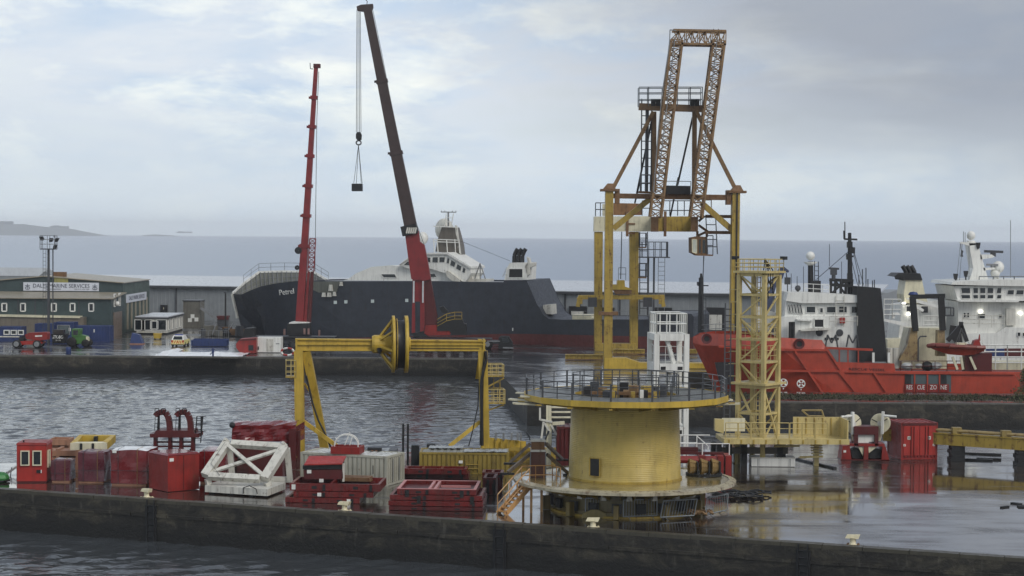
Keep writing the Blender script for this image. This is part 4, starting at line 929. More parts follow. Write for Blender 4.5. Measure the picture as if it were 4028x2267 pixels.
# inner face of the far bulwark at the bow, ribbed, with a white rail on top
bw = [ZB(145, 790), ZB(240, 705), ZB(375, 605), ZB(480, 600), ZB(600, 598), ZB(730, 600), ZB(860, 605), ZB(985, 680)]
PF = 9.0
tp = []; 
for i, p in enumerate(bw): 
    o = (6.6, 8.8, 11.3, 12.0, 12.6, 13, 13.1, 13.1)[i]; tp.append(PET(p, o))
bt = []
for i, p in enumerate([ZB(150, 830), ZB(250, 800), ZB(385, 760), ZB(490, 735), ZB(605, 718), ZB(735, 705), ZB(865, 702), ZB(985, 700)]):
    o = (6.58, 8.75, 11.2, 11.9, 12.5, 12.9, 13.0, 13.0)[i]; bt.append(PET(p, o))
m = MB(T); nb = len(tp)
for i in range(nb-1):
    v = PET.n*.15; m.hexa([bt[i], bt[i+1], bt[i+1]+v, bt[i]+v, tp[i], tp[i+1], tp[i+1]+v, tp[i]+v])
bwk = m.build('bulwark', paint('grey green bulwark', (120, 122, 114), dirt=.5), T)
m = MB(T); [m.bar(a, b_, .22, .3) for a, b_ in zip(tp[:-1], tp[1:])]; m.build('bulwark_rail', white, bwk)
for i in range(nb-1):
    for k in range(3):
        t_ = (k+.5)/3; a, b_ = bt[i].lerp(bt[i+1], t_), tp[i].lerp(tp[i+1], t_); m = MB(T); m.bar(a-PET.n*.1, b_-PET.n*.1, .1, .2); m.build('rib', grey, bwk)
for q in (.3, .6):
    m = MB(T); [m.bar(bt[i].lerp(tp[i], q)-PET.n*.05, bt[i+1].lerp(tp[i+1], q)-PET.n*.05, .08, .1) for i in range(nb-1)]; m.build('stringer', grey, bwk)
m = MB(T); m.rail([p+Vector((0, 0, .1)) for p in tp[1:]], 1.15, 1.6, (.5, 1), .03); m.build('bow_railing', grey, T)
m = MB(T); m.bar(PL(ZB, 140, 795, 6.5), PL(ZB, 188, 1010, 6.2), .3, .3); m.build('stem_bar', whiteold, T)
# recess with mooring gear behind the red crane boom
pr(T, 'side_recess', paint('recess grey', (96, 98, 90), dirt=.5), ZB, [(850, 688), (1085, 688), (1060, 775), (1035, 785), (900, 785), (850, 760)], Pl(PET.o-PET.n*.12, R(-15)), .3)
for (x0, x1, y0, y1) in ((985, 1022, 715, 770), (925, 960, 785, 822), (970, 1010, 785, 822), (1020, 1050, 778, 815), (1080, 1108, 690, 725)):
    pr(T, 'mooring_fitting', whiteold, ZB, [(x0, y1), (x1, y1), (x1-6, y0), (x0+6, y0)], Pl(PET.o-PET.n*.35, R(-15)), .3)
for (x, y) in ((1045, 870), (1138, 866), (1372, 860), (1672, 853)):
    pr(T, 'porthole', paint('pale porthole', (196, 206, 204), dirt=.2), ZB, [(x-13, y+14), (x+13, y+14), (x+13, y-14), (x-13, y-14)], Pl(PET.o-PET.n*.08, R(-15)), .2)
m = MB(T); m.bar(PL(ZC, 1443, 1105, -.1), PL(ZC, 1443, 1130, -.1), .15); m.build('draught_mark', white, T)
def hully(x, zfrac): return YC-halfb(x, 1-(1-zfrac)*.6)
ta, tb_ = px(ZB, 555, 787), px(ZB, 682, 772)
for q in (ta, tb_): q.y = 0
ya, yb_ = hully(ta.x, .72)-.16, hully(tb_.x, .72)-.16
pa_ = toL(T, PET(ZB(555, 787), ya)); pb_ = toL(T, PET(ZB(682, 772), yb_))
text('Petrel', 1.1, white, T, (pa_+pb_)/2, pb_-pa_, (0, -.12, 1), .05, width=(pb_-pa_).length, name='ship_name')
# white upper works
pr(T, 'deckhouse', white, ZC, [(0, 700), (40, 690), (110, 640), (240, 585), (400, 572), (470, 578), (560, 565), (600, 540), (740, 560), (900, 640), (1010, 712), (930, 706), (600, 704)], Pl(PET.o+PET.n*1.2, R(-15)), 7)
for pts in ([(318, 645), (440, 645), (460, 680), (345, 678)], [(735, 642), (782, 642), (800, 675), (745, 675)]):
    pane_uv(T, Pl(PET.o+PET.n*1.2, R(-15)), ZC, 0, 0, 0, 0, pts=pts[::-1], fr=.1)
BP = Pl(PET.o+PET.n*.6, R(-15))
pr(T, 'bridge', white, ZC, [(475, 570), (560, 505), (700, 470), (880, 470), (1080, 590), (1088, 640), (1040, 712), (930, 706), (870, 640), (740, 600), (560, 600)], BP, 6.5)
pr(T, 'bridge_roof', white, ZC, [(470, 572), (560, 498), (690, 466), (884, 461), (1086, 583), (1086, 600), (880, 478), (700, 480), (560, 515)], Pl(PET.o+PET.n*.35, R(-15)), 7)
for pts in ([(712, 545), (745, 547), (745, 505), (712, 502)], [(758, 548), (808, 550), (808, 502), (762, 502)], [(818, 546), (864, 547), (868, 502), (820, 502)], [(880, 552), (902, 560), (908, 515), (888, 505)], [(910, 572), (948, 588), (960, 548), (920, 525)], [(960, 600), (1000, 622), (1010, 580), (972, 560)], [(1012, 632), (1035, 640), (1045, 600), (1022, 588)]):
    pane_uv(T, Pl(PET.o+PET.n*.6, R(-15)), ZC, 0, 0, 0, 0, pts=pts, fr=.04)
pane_uv(T, Pl(PET.o+PET.n*.6, R(-15)), ZC, 0, 0, 0, 0, pts=[(510, 572), (568, 575), (568, 535), (545, 540)], fr=.07)
pr(T, 'life_raft_davit', whiteold, ZC, [(870, 620), (890, 618), (1010, 705), (990, 712), (930, 706), (880, 665)], Pl(PET.o+PET.n*.1, R(-15)), .5)
pr(T, 'aft_house', whiteold, ZC, [(1085, 640), (1100, 690), (1215, 690), (1218, 712), (1030, 712)], Pl(PET.o+PET.n*2, R(-15)), 4)
m = MB(T); A = PL(ZC, 1165, 555, 3); [m.tube(A, PL(ZC, x, 690, 3), .08) for x in (1120, 1168, 1212)]; m.build('signal_mast', grey, T)
m = MB(T); [m.path([PL(ZC, 400, 640, 2), PL(ZC, 405, 575, 2), PL(ZC, 470, 590, 2), PL(ZC, 470, 635, 2)], .05)]; m.build('deck_frame', grey, T)
# mast
MP = Pl(PET.o+PET.n*4.5, R(-15))
pr(T, 'mast_house', paint('grey brown mast plating', (98, 92, 84), dirt=.5), ZC, [(785, 455), (805, 350), (840, 245), (945, 250), (985, 400), (1000, 520), (930, 470)], MP, 2.6)
c0_ = MP(ZC(832, 290)); m = MB(T); m.sphere((c0_.x+.4, c0_.y+1.8, c0_.z+.4), 1.3, 16, 10, 1.2); m.build('radome', whiteold, T, True)
m = MB(T)
for yy in (350, 370, 240): a, b_ = MP(ZC(765, yy), -.3), MP(ZC(985, yy+8), -.3); m.bar(a, b_, .12)
for x in (770, 800, 880, 950, 985): m.tube(MP(ZC(x, 350), -.3), MP(ZC(x+8, 470), -.3), .07)
m.ladder(MP(ZC(860, 240), -.2), MP(ZC(880, 130), -.2), MP(ZC(930, 240), -.2)-MP(ZC(870, 240), -.2), .5, .06, .04)
m.build('mast_platform', white, T)
m = MB(T); a = MP(ZC(895, 118)); m.bar(MP(ZC(832, 118)), MP(ZC(962, 120)), .14); m.tube(MP(ZC(895, 240)), a, .12); [m.tube(MP(ZC(x, 118)), MP(ZC(x, 106)), .05) for x in (835, 865, 930, 960)]; m.build('yardarm', grey, T)
pr(T, 'mast_leg', whiteold, ZC, [(950, 230), (965, 235), (1005, 520), (985, 525)], MP, .4)
m = MB(T); c = MP(ZC(678, 340)); m.sphere((c.x, c.y, c.z), .75, 14, 8, 1.2); m.tube((c.x, c.y, c.z-2.5), (c.x, c.y, c.z), .2); m.build('satellite_dome', white, T, True)
m = MB(T); m.tube(MP(ZC(1000, 365)), MP(ZC(1420, 535)), .025, n=4); m.build('stay_wire', cable, T)
# funnel with three bent pipes
FP = Pl(PET.o+PET.n*1.0, R(-15))
pr(T, 'funnel_casing', white, ZC, [(1370, 698), (1395, 590), (1420, 550), (1570, 548), (1562, 695)], FP, 5)
pr(T, 'funnel_fin', whiteold, ZC, [(1545, 580), (1570, 545), (1560, 500), (1580, 510), (1590, 555), (1632, 552), (1630, 575), (1590, 590), (1585, 650), (1565, 660)], FP, 1.0)
q = [(1408, 678), (1530, 678), (1530, 600), (1412, 600)]
pane_uv(T, FP, ZC, 0, 0, 0, 0, pts=q, fr=.12, name='louvre', gm=black)
for x in (1455, 1490, 1525):
    m = MB(T); m.path([FP(ZC(x, 555), 2), FP(ZC(x+2, 490), 2), FP(ZC(x+15, 455), 2), FP(ZC(x+30, 432), 2)], .28, 10); m.build('exhaust_pipe', black, T)
m = MB(T); m.ladder(FP(ZC(1358, 670), .5), FP(ZC(1390, 595), .5), FP(ZC(1378, 680), .5)-FP(ZC(1358, 670), .5), .4, .04, .03); m.build('ladder', whiteold, T)
pr(T, 'stern_gear', whiteold, ZC, [(1700, 985), (1702, 910), (1770, 905), (1775, 990)], Pl(PET.o+PET.n*2, R(-15)), 3)
m = MB(T); m.rail([PL(Y7, 0, 600, .3), PL(Y7, 500, 600, .3), PL(Y7, 1000, 600, .3), PL(Y7, 1150, 600, .3)], 1.1, 1.6); m.build('deck_railing', grey, T)
pr(T, 'deck_crate', creamp, Y7, [(0, 600), (0, 530), (285, 530), (290, 570), (325, 580), (325, 600)], Pl(PET.o+PET.n*1.5, R(-15)), 3)

# ------------------------------------------------------------------ ship to shore gantry crane
YN, YF = 208.0, 240.0
T = thing('gantry_crane', 'yellow ship to shore gantry crane with rusty lattice boom raised upright', 'gantry crane', (at(ZD(850, 1300), YN).x, YN+16, 0))
def leg(zf, bl, br, tr, tl, Y, dep, nm='leg', mt=yelold): return pr(T, nm, mt, zf, [bl, br, tr, tl], Y, dep)
nl = leg(ZD, (340, 1450), (403, 1450), (412, 98), (352, 98), YN, 1.6)
nr = leg(ZD, (1298, 1480), (1358, 1480), (1376, 110), (1318, 110), YN, 1.6)
m = MB(T); [m.bar(at(ZD(x0, 110), YN-.05), at(ZD(x1, 1200), YN-.05), .16, .1) for x0, x1 in ((1353, 1340),)]; m.build('cable_tray', black, T)
for x, y in ((380, 95), (1348, 108)): m = MB(T); c = at(ZD(x, y), YN+.8); m.box((c.x, c.y, c.z), (2.0, 2.0, .25)); m.hexa([(c.x-.7, c.y-.6, c.z+.13), (c.x+.7, c.y-.6, c.z+.13), (c.x+.7, c.y+.6, c.z+.13), (c.x-.7, c.y+.6, c.z+.13), (c.x-.2, c.y-.3, c.z+.75), (c.x+.4, c.y-.3, c.z+.75), (c.x+.4, c.y+.3, c.z+.75), (c.x-.2, c.y+.3, c.z+.75)]); m.build('leg_cap', rustm, T)
c = at(ZD(373, 1030), YN+.8); m = MB(T); m.box((c.x, c.y, c.z), (2.1, 1.9, .35)); m.build('leg_joint', rustm, T)
leg(ZD, (405, 155), (1318, 170), (1318, 130), (405, 118), YN+.2, 1.2, 'tie_beam', rustm)
for x in (440, 1285): m = MB(T); c = at(ZD(x, 140+(x > 900)*10), YN+.8); m.box((c.x, c.y, c.z), (.5, 1.5, 1.6)); m.build('beam_flange', rustm, T)
def br_(p, q, Y, w_, nm='brace', mt=rustm, Y2=None): m = MB(T); m.bar(at(p, Y), at(q, Y2 or Y), w_); return m.build(nm, mt, T)
br_(ZD(690, 160), ZD(412, 385), YN+.8, .62, mt=yelold); br_(ZD(1085, 195), ZD(1318, 400), YN+.8, .62, mt=yelold)
br_(ZK(230, 1370), ZK(560, 745), YN+.8, .42, 'stay_strut', rustd); br_(ZK(1225, 1370), ZK(905, 735), YN+.8, .42, 'stay_strut', rustd)
br_(ZK(565, 1400), ZK(565, 745), YN+1.4, .5, 'mast_column', rustd); br_(ZK(892, 1400), ZK(895, 740), YN+1.4, .5, 'mast_column', rustd)
br_(ZK(440, 705), ZK(960, 722), YN+1.2, .75, 'apex_beam', paint('rust yellow beam', (118, 90, 56), rust=.4))
for x in (578, 895): m = MB(T); [m.bar(at(ZK(x+s_, 700), YN+1), at(ZK(x+s_, 642), YN+1), .5) for s_ in (-20, 20)]; m.bar(at(ZK(x-25, 655), YN+1), at(ZK(x+25, 655), YN+1), .3); m.build('sheave_frame', black, T)
m = MB(T); z_ = [at(ZK(x, 700), YN+.3) for x in (443, 520, 640, 755, 860, 958)]; m.rail(z_, 2.1, 1.6, (.35, .7, 1), .05); a = [p+Vector((0, 1.8, 0)) for p in z_]; m.rail(a, 2.1, 1.6, (.35, .7, 1), .05); m.build('railing', galv, T)
m = MB(T); m.ladder(at(ZK(460, 1400), YN+1.5), at(ZK(465, 640), YN+1.5), (1.1, 0, 0), .9, .07, .05); m.tube(at(ZK(503, 1400), YN+1.6), at(ZK(510, 700), YN+1.6), .2); m.build('access_ladder', dgrey, T)
for p, q in ((ZK(550, 800), ZK(425, 1410)), (ZK(880, 790), ZK(757, 1340))):
    m = MB(T); m.tube(at(p, YN+2), at(q, YN+6), .12); m.build('back_stay', black, T)
m = MB(T); m.tube(at(ZD(620, 0), YN+4), at(ZD(575, 190), YN+8), .1); m.tube(at(ZD(905, 0), YN+4), at(ZD(845, 290), YN+12), .1); m.build('luffing_rope', black, T)
# the raised boom: two lattice girders joined by lattice ties at the top
def lattice(name, p0, p1, w_, dp, mt, bays, r=.085):
    p0, p1 = Vector(p0), Vector(p1); ax = (p1-p0).normalized(); yv = Vector((0, 1, 0)); yv = (yv-ax*yv.dot(ax)).normalized(); xv = ax.cross(yv)
    P = [[p0.lerp(p1, i/bays)+xv*(sx*w_/2)+yv*(sy*dp/2) for sx, sy in ((-1, -1), (1, -1), (1, 1), (-1, 1))] for i in range(bays+1)]
    m = MB(T)
    for k in range(4): m.bar(P[0][k], P[-1][k], r*2.5, r*2.5, (0, 1, 0))
    o = m.build(name, mt, T); m = MB(T)
    for i in range(bays):
        for k in range(4):
            j = (k+1) % 4; a, b_ = (P[i][k], P[i+1][j]) if (i+k) % 2 else (P[i][j], P[i+1][k])
            m.bar(a, b_, r*1.35, r*1.35); m.bar(P[i+1][k], P[i+1][j], r*1.2, r*1.2)
            if i % 2 == k % 2: m.bar(P[i][k].lerp(P[i][j], .5), P[i+1][k].lerp(P[i+1][j], .0 if i % 4 < 2 else 1), r)
    stuff(m.build('lattice_bracing', mt, o)); return o
YB = YN-1.2
def mid(a, b): return ((a[0]+b[0])/2, (a[1]+b[1])/2)
lbot, ltop = mid(ZD(690, 300), ZD(770, 300)), mid(ZK(700, 90), ZK(795, 180)); rbot, rtop = mid(ZD(1000, 300), ZD(1075, 300)), mid(ZK(1035, 180), ZK(1145, 130))
wpx = (795-705)/2.0714/(F/YB)
lattice('boom_girder', at(lbot, YB), at((ltop[0], ZK(0, 165)[1]), YB), wpx, 2.0, rustd, 24)
lattice('boom_girder', at(rbot, YB), at((rtop[0], ZK(0, 170)[1]), YB), wpx*1.05, 2.0, rustd, 24)
lattice('boom_tie', at(ZK(715, 142), YB), at(ZK(1142, 150), YB), (200-90)/2.0714/(F/YB), 2.0, rustd, 8)
for x in (765, 1050, 1090): m = MB(T); m.tube(at(ZK(x, 95), YB), at(ZK(x, 70), YB), .1, .03); m.build('lightning_rod', black, T)
m = MB(T); m.path([at(ZK(745, 85), YB-1.2), at(ZK(695, 78), YB-1.2), at(ZK(690, 200), YB-1.2), at(ZK(630, 600), YB-1.2), at(ZK(600, 900), YB-1.2), at(ZK(560, 1400), YB-1.2)], .06); m.build('boom_walkway_rail', grey, T)
m = MB(T); [m.tube(at(ZK(a0, 150), YB-1.25), at(ZK(a1, 1300), YB-1.25), .05, n=4) for a0, a1 in ((735, 600), (1080, 945))]; m.build('boom_rope', grey, T)
pr(T, 'trolley_housing', black, ZD, [(800, 122), (800, 58), (1000, 62), (1000, 125)], YN-.2, 2.6)
m = MB(T); m.rail([at(ZD(615, 100), YN+1), at(ZD(690, 100), YN+1)], 1.8, .8, (.5, 1), .05); m.rail([at(ZD(800, 60), YN), at(ZD(1000, 62), YN)], .5, 1.5, (1,), .04); m.build('railing', grey, T)
pr(T, 'walkway', rustm, ZD, [(610, 100), (720, 105), (720, 120), (600, 115)], YN+.6, 1.4)
# the rear portal: box girder, two legs, sill
rear = YF
g = pr(T, 'box_girder', creamp, ZD, [(263, 408), (266, 295), (700, 292), (700, 408)], rear, 2.2)
pr(T, 'box_girder', yelold, ZD, [(752, 408), (752, 295), (1003, 293), (1003, 410)], rear+.1, 2.2)
for x0, x1_ in ((697, 755), (1000, 1056)):
    a0_, a1_ = at(ZD(x0, 408), YN+1.8), at(ZD(x1_, 300), YN+1.8); b0_, b1_ = at(ZD(x0, 410), rear+2.4), at(ZD(x1_, 296), rear+2.4)
    m = MB(T); m.hexa([a0_, (a1_.x, a0_.y, a0_.z), (b1_.x, b0_.y, b0_.z), b0_, (a0_.x, a0_.y, a1_.z), a1_, b1_, (b0_.x, b0_.y, b1_.z)]); m.build('long_girder', rustm, T)
for x in (805, 517): m = MB(T); c = at(ZD(x, 350), rear-.05); m.box((c.x, c.y, c.z), (.35, .12, 3.2)); [m.box((c.x+.5, c.y, c.z+k*1.2), (1.0, .1, .2)) for k in (-1, 0, 1)] if x < 600 else None; m.build('girder_joint', rustm, T)
leg(ZD, (268, 1300), (325, 1300), (332, 410), (268, 410), rear+.2, 1.8); leg(ZD, (540, 1300), (597, 1300), (606, 410), (535, 410), rear+.2, 1.8)
pr(T, 'sill_beam', yelold, ZD, [(270, 1330), (590, 1300), (592, 1262), (275, 1262)], rear, 2.2)
pr(T, 'machine_house', paint('brown machine house', (138, 100, 60), rust=.25), ZD, [(413, 282), (413, 192), (628, 196), (628, 282)], rear+.2, 4)
pr(T, 'electrics_cabinet', creamp, ZD, [(330, 290), (330, 200), (350, 200), (350, 290)], rear, 1)
m = MB(T); m.rail([at(ZD(x, 292), rear) for x in (275, 350)], 1.7, .8, (.5, 1), .06); m.build('girder_railing', dgrey, T)
m = MB(T); m.rail([at(ZD(x, 288), rear) for x in (630, 690)], 1.9, .8, (.5, 1), .06); m.build('girder_railing', dgrey, T)
m = MB(T); m.rail([at(ZD(x, 288), rear) for x in (780, 840, 900, 950, 995)], 1.9, .75, (.35, 1), .06); m.build('girder_railing', dgrey, T)
for x, y0_, y1_ in ((475, 410, 770), (1100, 590, 780)): m = MB(T); m.tube(at(ZD(x, y0_), rear-4), at(ZD(x-8, y1_), rear-4), .06, n=4); m.build('hoist_rope', cable, T)
m = MB(T); m.ladder(at(ZD(612, 1040), rear+1), at(ZD(612, 410), rear+1), (1.0, 0, 0), .8, .06, .05); m.build('leg_ladder', dgrey, T)
for y in (525, 755):
    m = MB(T); a, b_ = at(ZD(606, y), rear), at(ZD(662, y), rear); m.bb(a.x, b_.x, rear-.2, rear+1.6, a.z-.15, a.z); m.build('ladder_landing', rustm, T)
    m = MB(T); m.rail([(a.x, rear, a.z), (b_.x, rear, a.z), (b_.x, rear+1.5, a.z)], 1.75, .8, (.5, 1), .05); m.build('railing', dgrey, T)
# operator's cab hanging at the right end
pr(T, 'operator_cab', rustm, ZD, [(1050, 590), (1003, 570), (1002, 455), (1060, 445), (1120, 450), (1120, 590)], YN+2, 3)
for pts in ([(1012, 565), (1045, 575), (1045, 470), (1010, 468)], [(1058, 575), (1078, 578), (1078, 465), (1058, 465)], [(1085, 578), (1115, 578), (1115, 470), (1085, 468)]):
    pane_uv(T, Pl((0, YN+1.97, 0), 0), ZD, 0, 0, 0, 0, pts=pts, fr=.09, fm=creamp if pts[0][0] < 1020 else rustm, gm=paint('pale cab glass', (186, 190, 178), rough=.1) if pts[0][0] < 1020 else glass, name='cab_window')
pr(T, 'cab_floor', rustm, ZD, [(1020, 575), (1168, 585), (1168, 595), (1050, 592)], YN+1.6, 3.6)
m = MB(T); m.rail([at(ZD(1122, 590), YN+1.8), at(ZD(1168, 590), YN+1.8)], 2.2, .7, (.5, 1), .05); m.ladder(at(ZD(1128, 580), YN+4), at(ZD(1115, 300), YN+4), (1.1, 0, 0), .8, .06, .05); m.build('cab_ladder', dgrey, T)
for a, b_ in ((ZD(1055, 440), ZD(1130, 405)), (ZD(1060, 360), ZD(1130, 410)), (ZD(1060, 330), ZD(1105, 290)), (ZD(1050, 450), ZD(1050, 405)), (ZD(1122, 450), ZD(1122, 405))): br_(a, b_, YN+3, .26)
for y in (293, 415): m = MB(T); m.bar(at(ZD(1110, y), YN+2), at(ZD(1315, y+2), YN+2), .35); m.build('cab_rail', rustm, T)
m = MB(T); m.bb(*sum(((at(ZD(x, 292), YN+2).x,) for x in (1060, 1150)), ()), YN+1.5, YN+3.5, at(ZD(1100, 300), YN+2).z, at(ZD(1100, 292), YN+2).z); m.rail([at(ZD(1095, 292), YN+1.6), at(ZD(1155, 292), YN+1.6)], 1.8, .7, (.5, 1), .05); m.build('cab_landing', rustm, T)
# front sill and bogies
pr(T, 'sill_beam', yel, ZD, [(340, 1490), (345, 1372), (510, 1372), (620, 1408), (1120, 1412), (1360, 1412), (1360, 1450), (560, 1450)], YN-.1, 1.9)
for x in (380, 440, 1300):
    m = MB(T); c = at(ZD(x, 1470), YN+.8); m.box((c.x, c.y, .55), (1.2, .7, .7)); bg_ = m.build('bogie', yelold, T)
    for s_ in (-.35, .35):
        m = MB(T); m.lathe([(.02, -.12), (.3, -.12), (.3, .12), (.02, .12)], (c.x+s_, c.y, .3), 12, axis='y'); m.build('wheel', black, bg_)
pr(T, 'cable_reel_frame', yelold, Y7, [(510, 1450), (510, 1380), (610, 1380), (590, 1450)], YN-1, 1)
# lifting spreader parked under the gantry
YS = 238.0
T = thing('lifting_spreader', 'yellow container lifting spreader hanging between the gantry legs', 'spreader', at(ZD(480, 880), YS))
pr(T, 'main_beam', yelold, ZD, [(132, 920), (148, 893), (800, 890), (803, 925), (150, 925)], YS, 1.0)
pr(T, 'headblock', yel, ZD, [(405, 850), (405, 812), (440, 812), (442, 780), (497, 780), (500, 828), (555, 845), (555, 852)], YS-.3, 1.6)
pr(T, 'head_machinery', rustm, ZD, [(408, 852), (552, 852), (548, 885), (430, 885)], YS-.2, 1.4)
for x in (150, 782):
    m = MB(T); s_ = 1 if x < 400 else -1; m.bar(at(ZD(x, 925), YS), at(ZD(x+(-10 if s_ > 0 else 12), 980), YS), .5); m.bar(at(ZD(x+s_*14, 925), YS), at(ZD(x+s_*14, 960), YS), .4); m.build('corner_arm', yelold, T)
for x in (252, 672): m = MB(T); c = at(ZD(x, 945), YS+.3); m.box((c.x, c.y, c.z), (1.1, .9, 1.2)); m.build('drive_unit', dgrey, T)
m = MB(T); m.rail([at(ZD(450, 780), YS), at(ZD(505, 780), YS)], 1.6, .8, (.5, 1), .04); m.build('railing', galv, T)
# low yellow beams and gear on the quay under the gantry
for (x0, x1_, y0, y1_, lab) in ((45, 335, 1350, 1388, 'yellow bogie beam lying on the quay left of the gantry sill'), (410, 650, 1310, 1345, 'yellow lifting beam lying on the quay just right of the gantry legs'), (980, 1050, 1310, 1345, 'short yellow beam seen through the white tower top')):
    c, ww, hh = front(ZD(x0, 0)[0], ZD(x1_, 0)[0], ZD(0, y1_)[1], ZD(0, y0)[1]); T = thing('yellow_beam', lab, 'beam', (c.x, c.y, 0), 0)
    bx(T, 'web', yelold, -ww/2, ww/2, .2, .5, .15, hh); bx(T, 'flange', yelold, -ww/2, ww/2, 0, .7, hh, hh+.1); bx(T, 'base_plate', rustm, -ww/2, ww/2, 0, .7, .05, .15)
    [bx(T, 'stiffener', yelold, -ww/2+ww*(k+.5)/5-.06, -ww/2+ww*(k+.5)/5+.06, .03, .2, .16, hh) for k in range(5)]
# second lattice lighting mast beyond the gantry
Y = 262.0; b0 = at(ZD(695, 1050), Y)
T = thing('floodlight_mast', 'slim twin pole floodlight mast seen through the gantry legs', 'lamp mast', (b0.x, Y, 0)); zt = at(ZD(695, 608), Y).z
m = MB(); [m.tube((x, 0, 0), (x, 0, zt), .14) for x in (-.4, .4)]; m.build('pole', dgrey, T); m = MB(); m.ladder((1.0, 0, .5), (1.0, 0, zt), (.9, 0, 0), .6, .04, .03); m.build('ladder', grey, T)
hw = 2.2; m = MB(); m.bb(-hw, hw+.3, -1.4, 1.4, zt, zt+.15); m.build('platform', dgrey, T); m = MB(); m.rail([(-hw, -1.3, zt+.1), (hw, -1.3, zt+.1), (hw, 1.3, zt+.1), (-hw, 1.3, zt+.1)], 2.1, .9, (.5, 1), .05, True); m.build('railing', dgrey, T)
c, ww, hh = front(d(1785, 0)[0], d(1825, 0)[0], d(0, 832)[1], d(0, 790)[1])
# ------------------------------------------------------------------ the red offshore ship alongside the right hand jetty
YO = 182.0
OP = Pl((0, YO, 0), 0)
T = thing('supply_ship', 'red hulled standby ship with white wheelhouse, tall black funnel and RESCUE ZONE side opening', 'ship', (at(ZE(135, 900), YO).x, YO, 0))
OB = 5.6
tops = [(ZE, 138, 862), (ZE, 200, 840), (ZE, 320, 840), (ZE, 520, 852), (ZE, 760, 868), (ZE, 1060, 886), (ZE, 1095, 948), (ZE, 1150, 1040), (ZE, 1359, 1048), (ZF, 395, 1052), (ZF, 403, 1105), (ZF, 1320, 1112), (ZF, 2100, 1122), (ZF, 2250, 1122)]
knk = [(ZE, 132, 905), (ZE, 180, 922), (ZE, 320, 926), (ZE, 520, 932), (ZE, 760, 943), (ZE, 1060, 955), (ZE, 1095, 962), (ZE, 1150, 1075), (ZE, 1359, 1110), (ZF, 395, 1116), (ZF, 403, 1119), (ZF, 1320, 1126), (ZF, 2100, 1134), (ZF, 2250, 1134)]
OX0 = at(ZE(135, 905), YO+OB).x-T.location.x
def ohb(x, f):
    s0 = OX0+(1-f)*4.6; t_ = max(0, min(1, (x-s0)/(9+(1-f)*6))); return OB*(1-(1-t_)**2.2)
rows = []
for tpp, kp in zip(tops, knk):
    off = OB if not rows else 0
    for _ in range(6):
        q = toL(T, OP(tpp[0](tpp[1], tpp[2]), off)); off = OB-ohb(q.x, 1)
    x = q.x; zt = q.z; zk_ = toL(T, OP(kp[0](kp[1], kp[2]), off)).z
    if rows and x <= rows[-1][0]: x = rows[-1][0]+.06
    rows.append((x, zt, min(zk_, zt-.02)))
hb = MB(); bw_ = MB(); P = []
for i, (x, zt, zk_) in enumerate(rows):
    r = []; sh = i < 2
    tilt = .35 if i < 6 else .02
    prof_ = [(zt, 1, tilt), (zk_, 1, 0), (zk_*.45+WZ*.55, .62, 0), (WZ, .3, 0), (WZ-2.2, .05, .5)]
    for z, f, tl in prof_: r.append((x+(1-f)*(4.4 if i == 0 else (2.8 if i == 1 else 0)), OB-ohb(x, f)+tl*(1 if ohb(x, 1) > 1 else .2), z))
    for z, f, tl in prof_[::-1]: r.append((x+(1-f)*(4.4 if i == 0 else (2.8 if i == 1 else 0)), OB+ohb(x, f)-tl*(1 if ohb(x, 1) > 1 else .2), z))
    P += r
hb.v = [Vector(p) for p in P]; bw_.v = list(hb.v); nr_ = len(rows)
for i in range(nr_-1):
    for k in range(9):
        f = (i*10+k, (i+1)*10+k, (i+1)*10+k+1, i*10+k+1); (bw_ if k in (0, 8) else hb).f.append(f)
e_ = (nr_-1)*10
for k in range(4): hb.f.append((e_+k, e_+k+1, e_+8-k, e_+9-k))
hull = hb.build('hull', orange, T); bul = bw_.build('bulwark', orange, T)
m = MB(); dk = [(r[0], OB-ohb(r[0], 1)+.4, r[1]-(.9 if i < 6 else .6)) for i, r in enumerate(rows)]; dk2 = [(r[0], OB+ohb(r[0], 1)-.4, r[1]-(.9 if i < 6 else .6)) for i, r in enumerate(rows)]
m.v = [Vector(p) for p in dk+dk2]; m.f = [(i, i+1, nr_+i+1, nr_+i) for i in range(1, nr_-1)]; m.build('deck', paint('red brown deck', (96, 50, 42), dirt=.5), T)
# rubbing strakes
def oz(zf, x, y, off=-.06): return OP(zf(x, y), off)
for a, b_ in (((ZE, 765, 955), (ZE, 1095, 957)), ((ZE, 765, 1104), (ZF, 0, 1108)), ((ZF, 0, 1108), (ZF, 470, 1120)), ((ZE, 865, 965), (ZE, 1062, 1262)), ((ZE, 1095, 955), (ZE, 1300, 1262)), ((ZF, 0, 1110), (ZF, 125, 1262)), ((ZF, 250, 1120), (ZF, 345, 1265)), ((ZE, 995, 1262), (ZF, 470, 1272)), ((ZF, 470, 1120), (ZF, 1250, 1124)), ((ZE, 320, 930), (ZE, 765, 955))):
    m = MB(T); m.bar(oz(*a, -.04 if a[1] > 500 or a[0] is ZF else .5), oz(*b_), .2, .26, (0, 1, 0)); m.build('rubbing_strake', orange, hull)
pr(T, 'anchor_recess', paint('anchor recess black', (36, 34, 38)), ZE, [(330, 1200), (295, 1045), (430, 1042), (432, 1205)], Pl((0, YO+.9, 0), 0), .4)
for x, y in ((235, 875), (895, 912)):
    c = oz(ZE, x, y, .05 if x > 500 else .75); m = MB(T); m.lathe([(.28, -.12), (.5, -.16), (.52, .1), (.28, .1)], (c.x, c.y, c.z), 16, axis='y'); m.build('fairlead', redd, bul); m = MB(T); m.lathe([(.01, -.05), (.3, -.05), (.3, .08), (.01, .08)], (c.x, c.y, c.z), 14, axis='y'); m.build('fairlead_hole', black, bul)
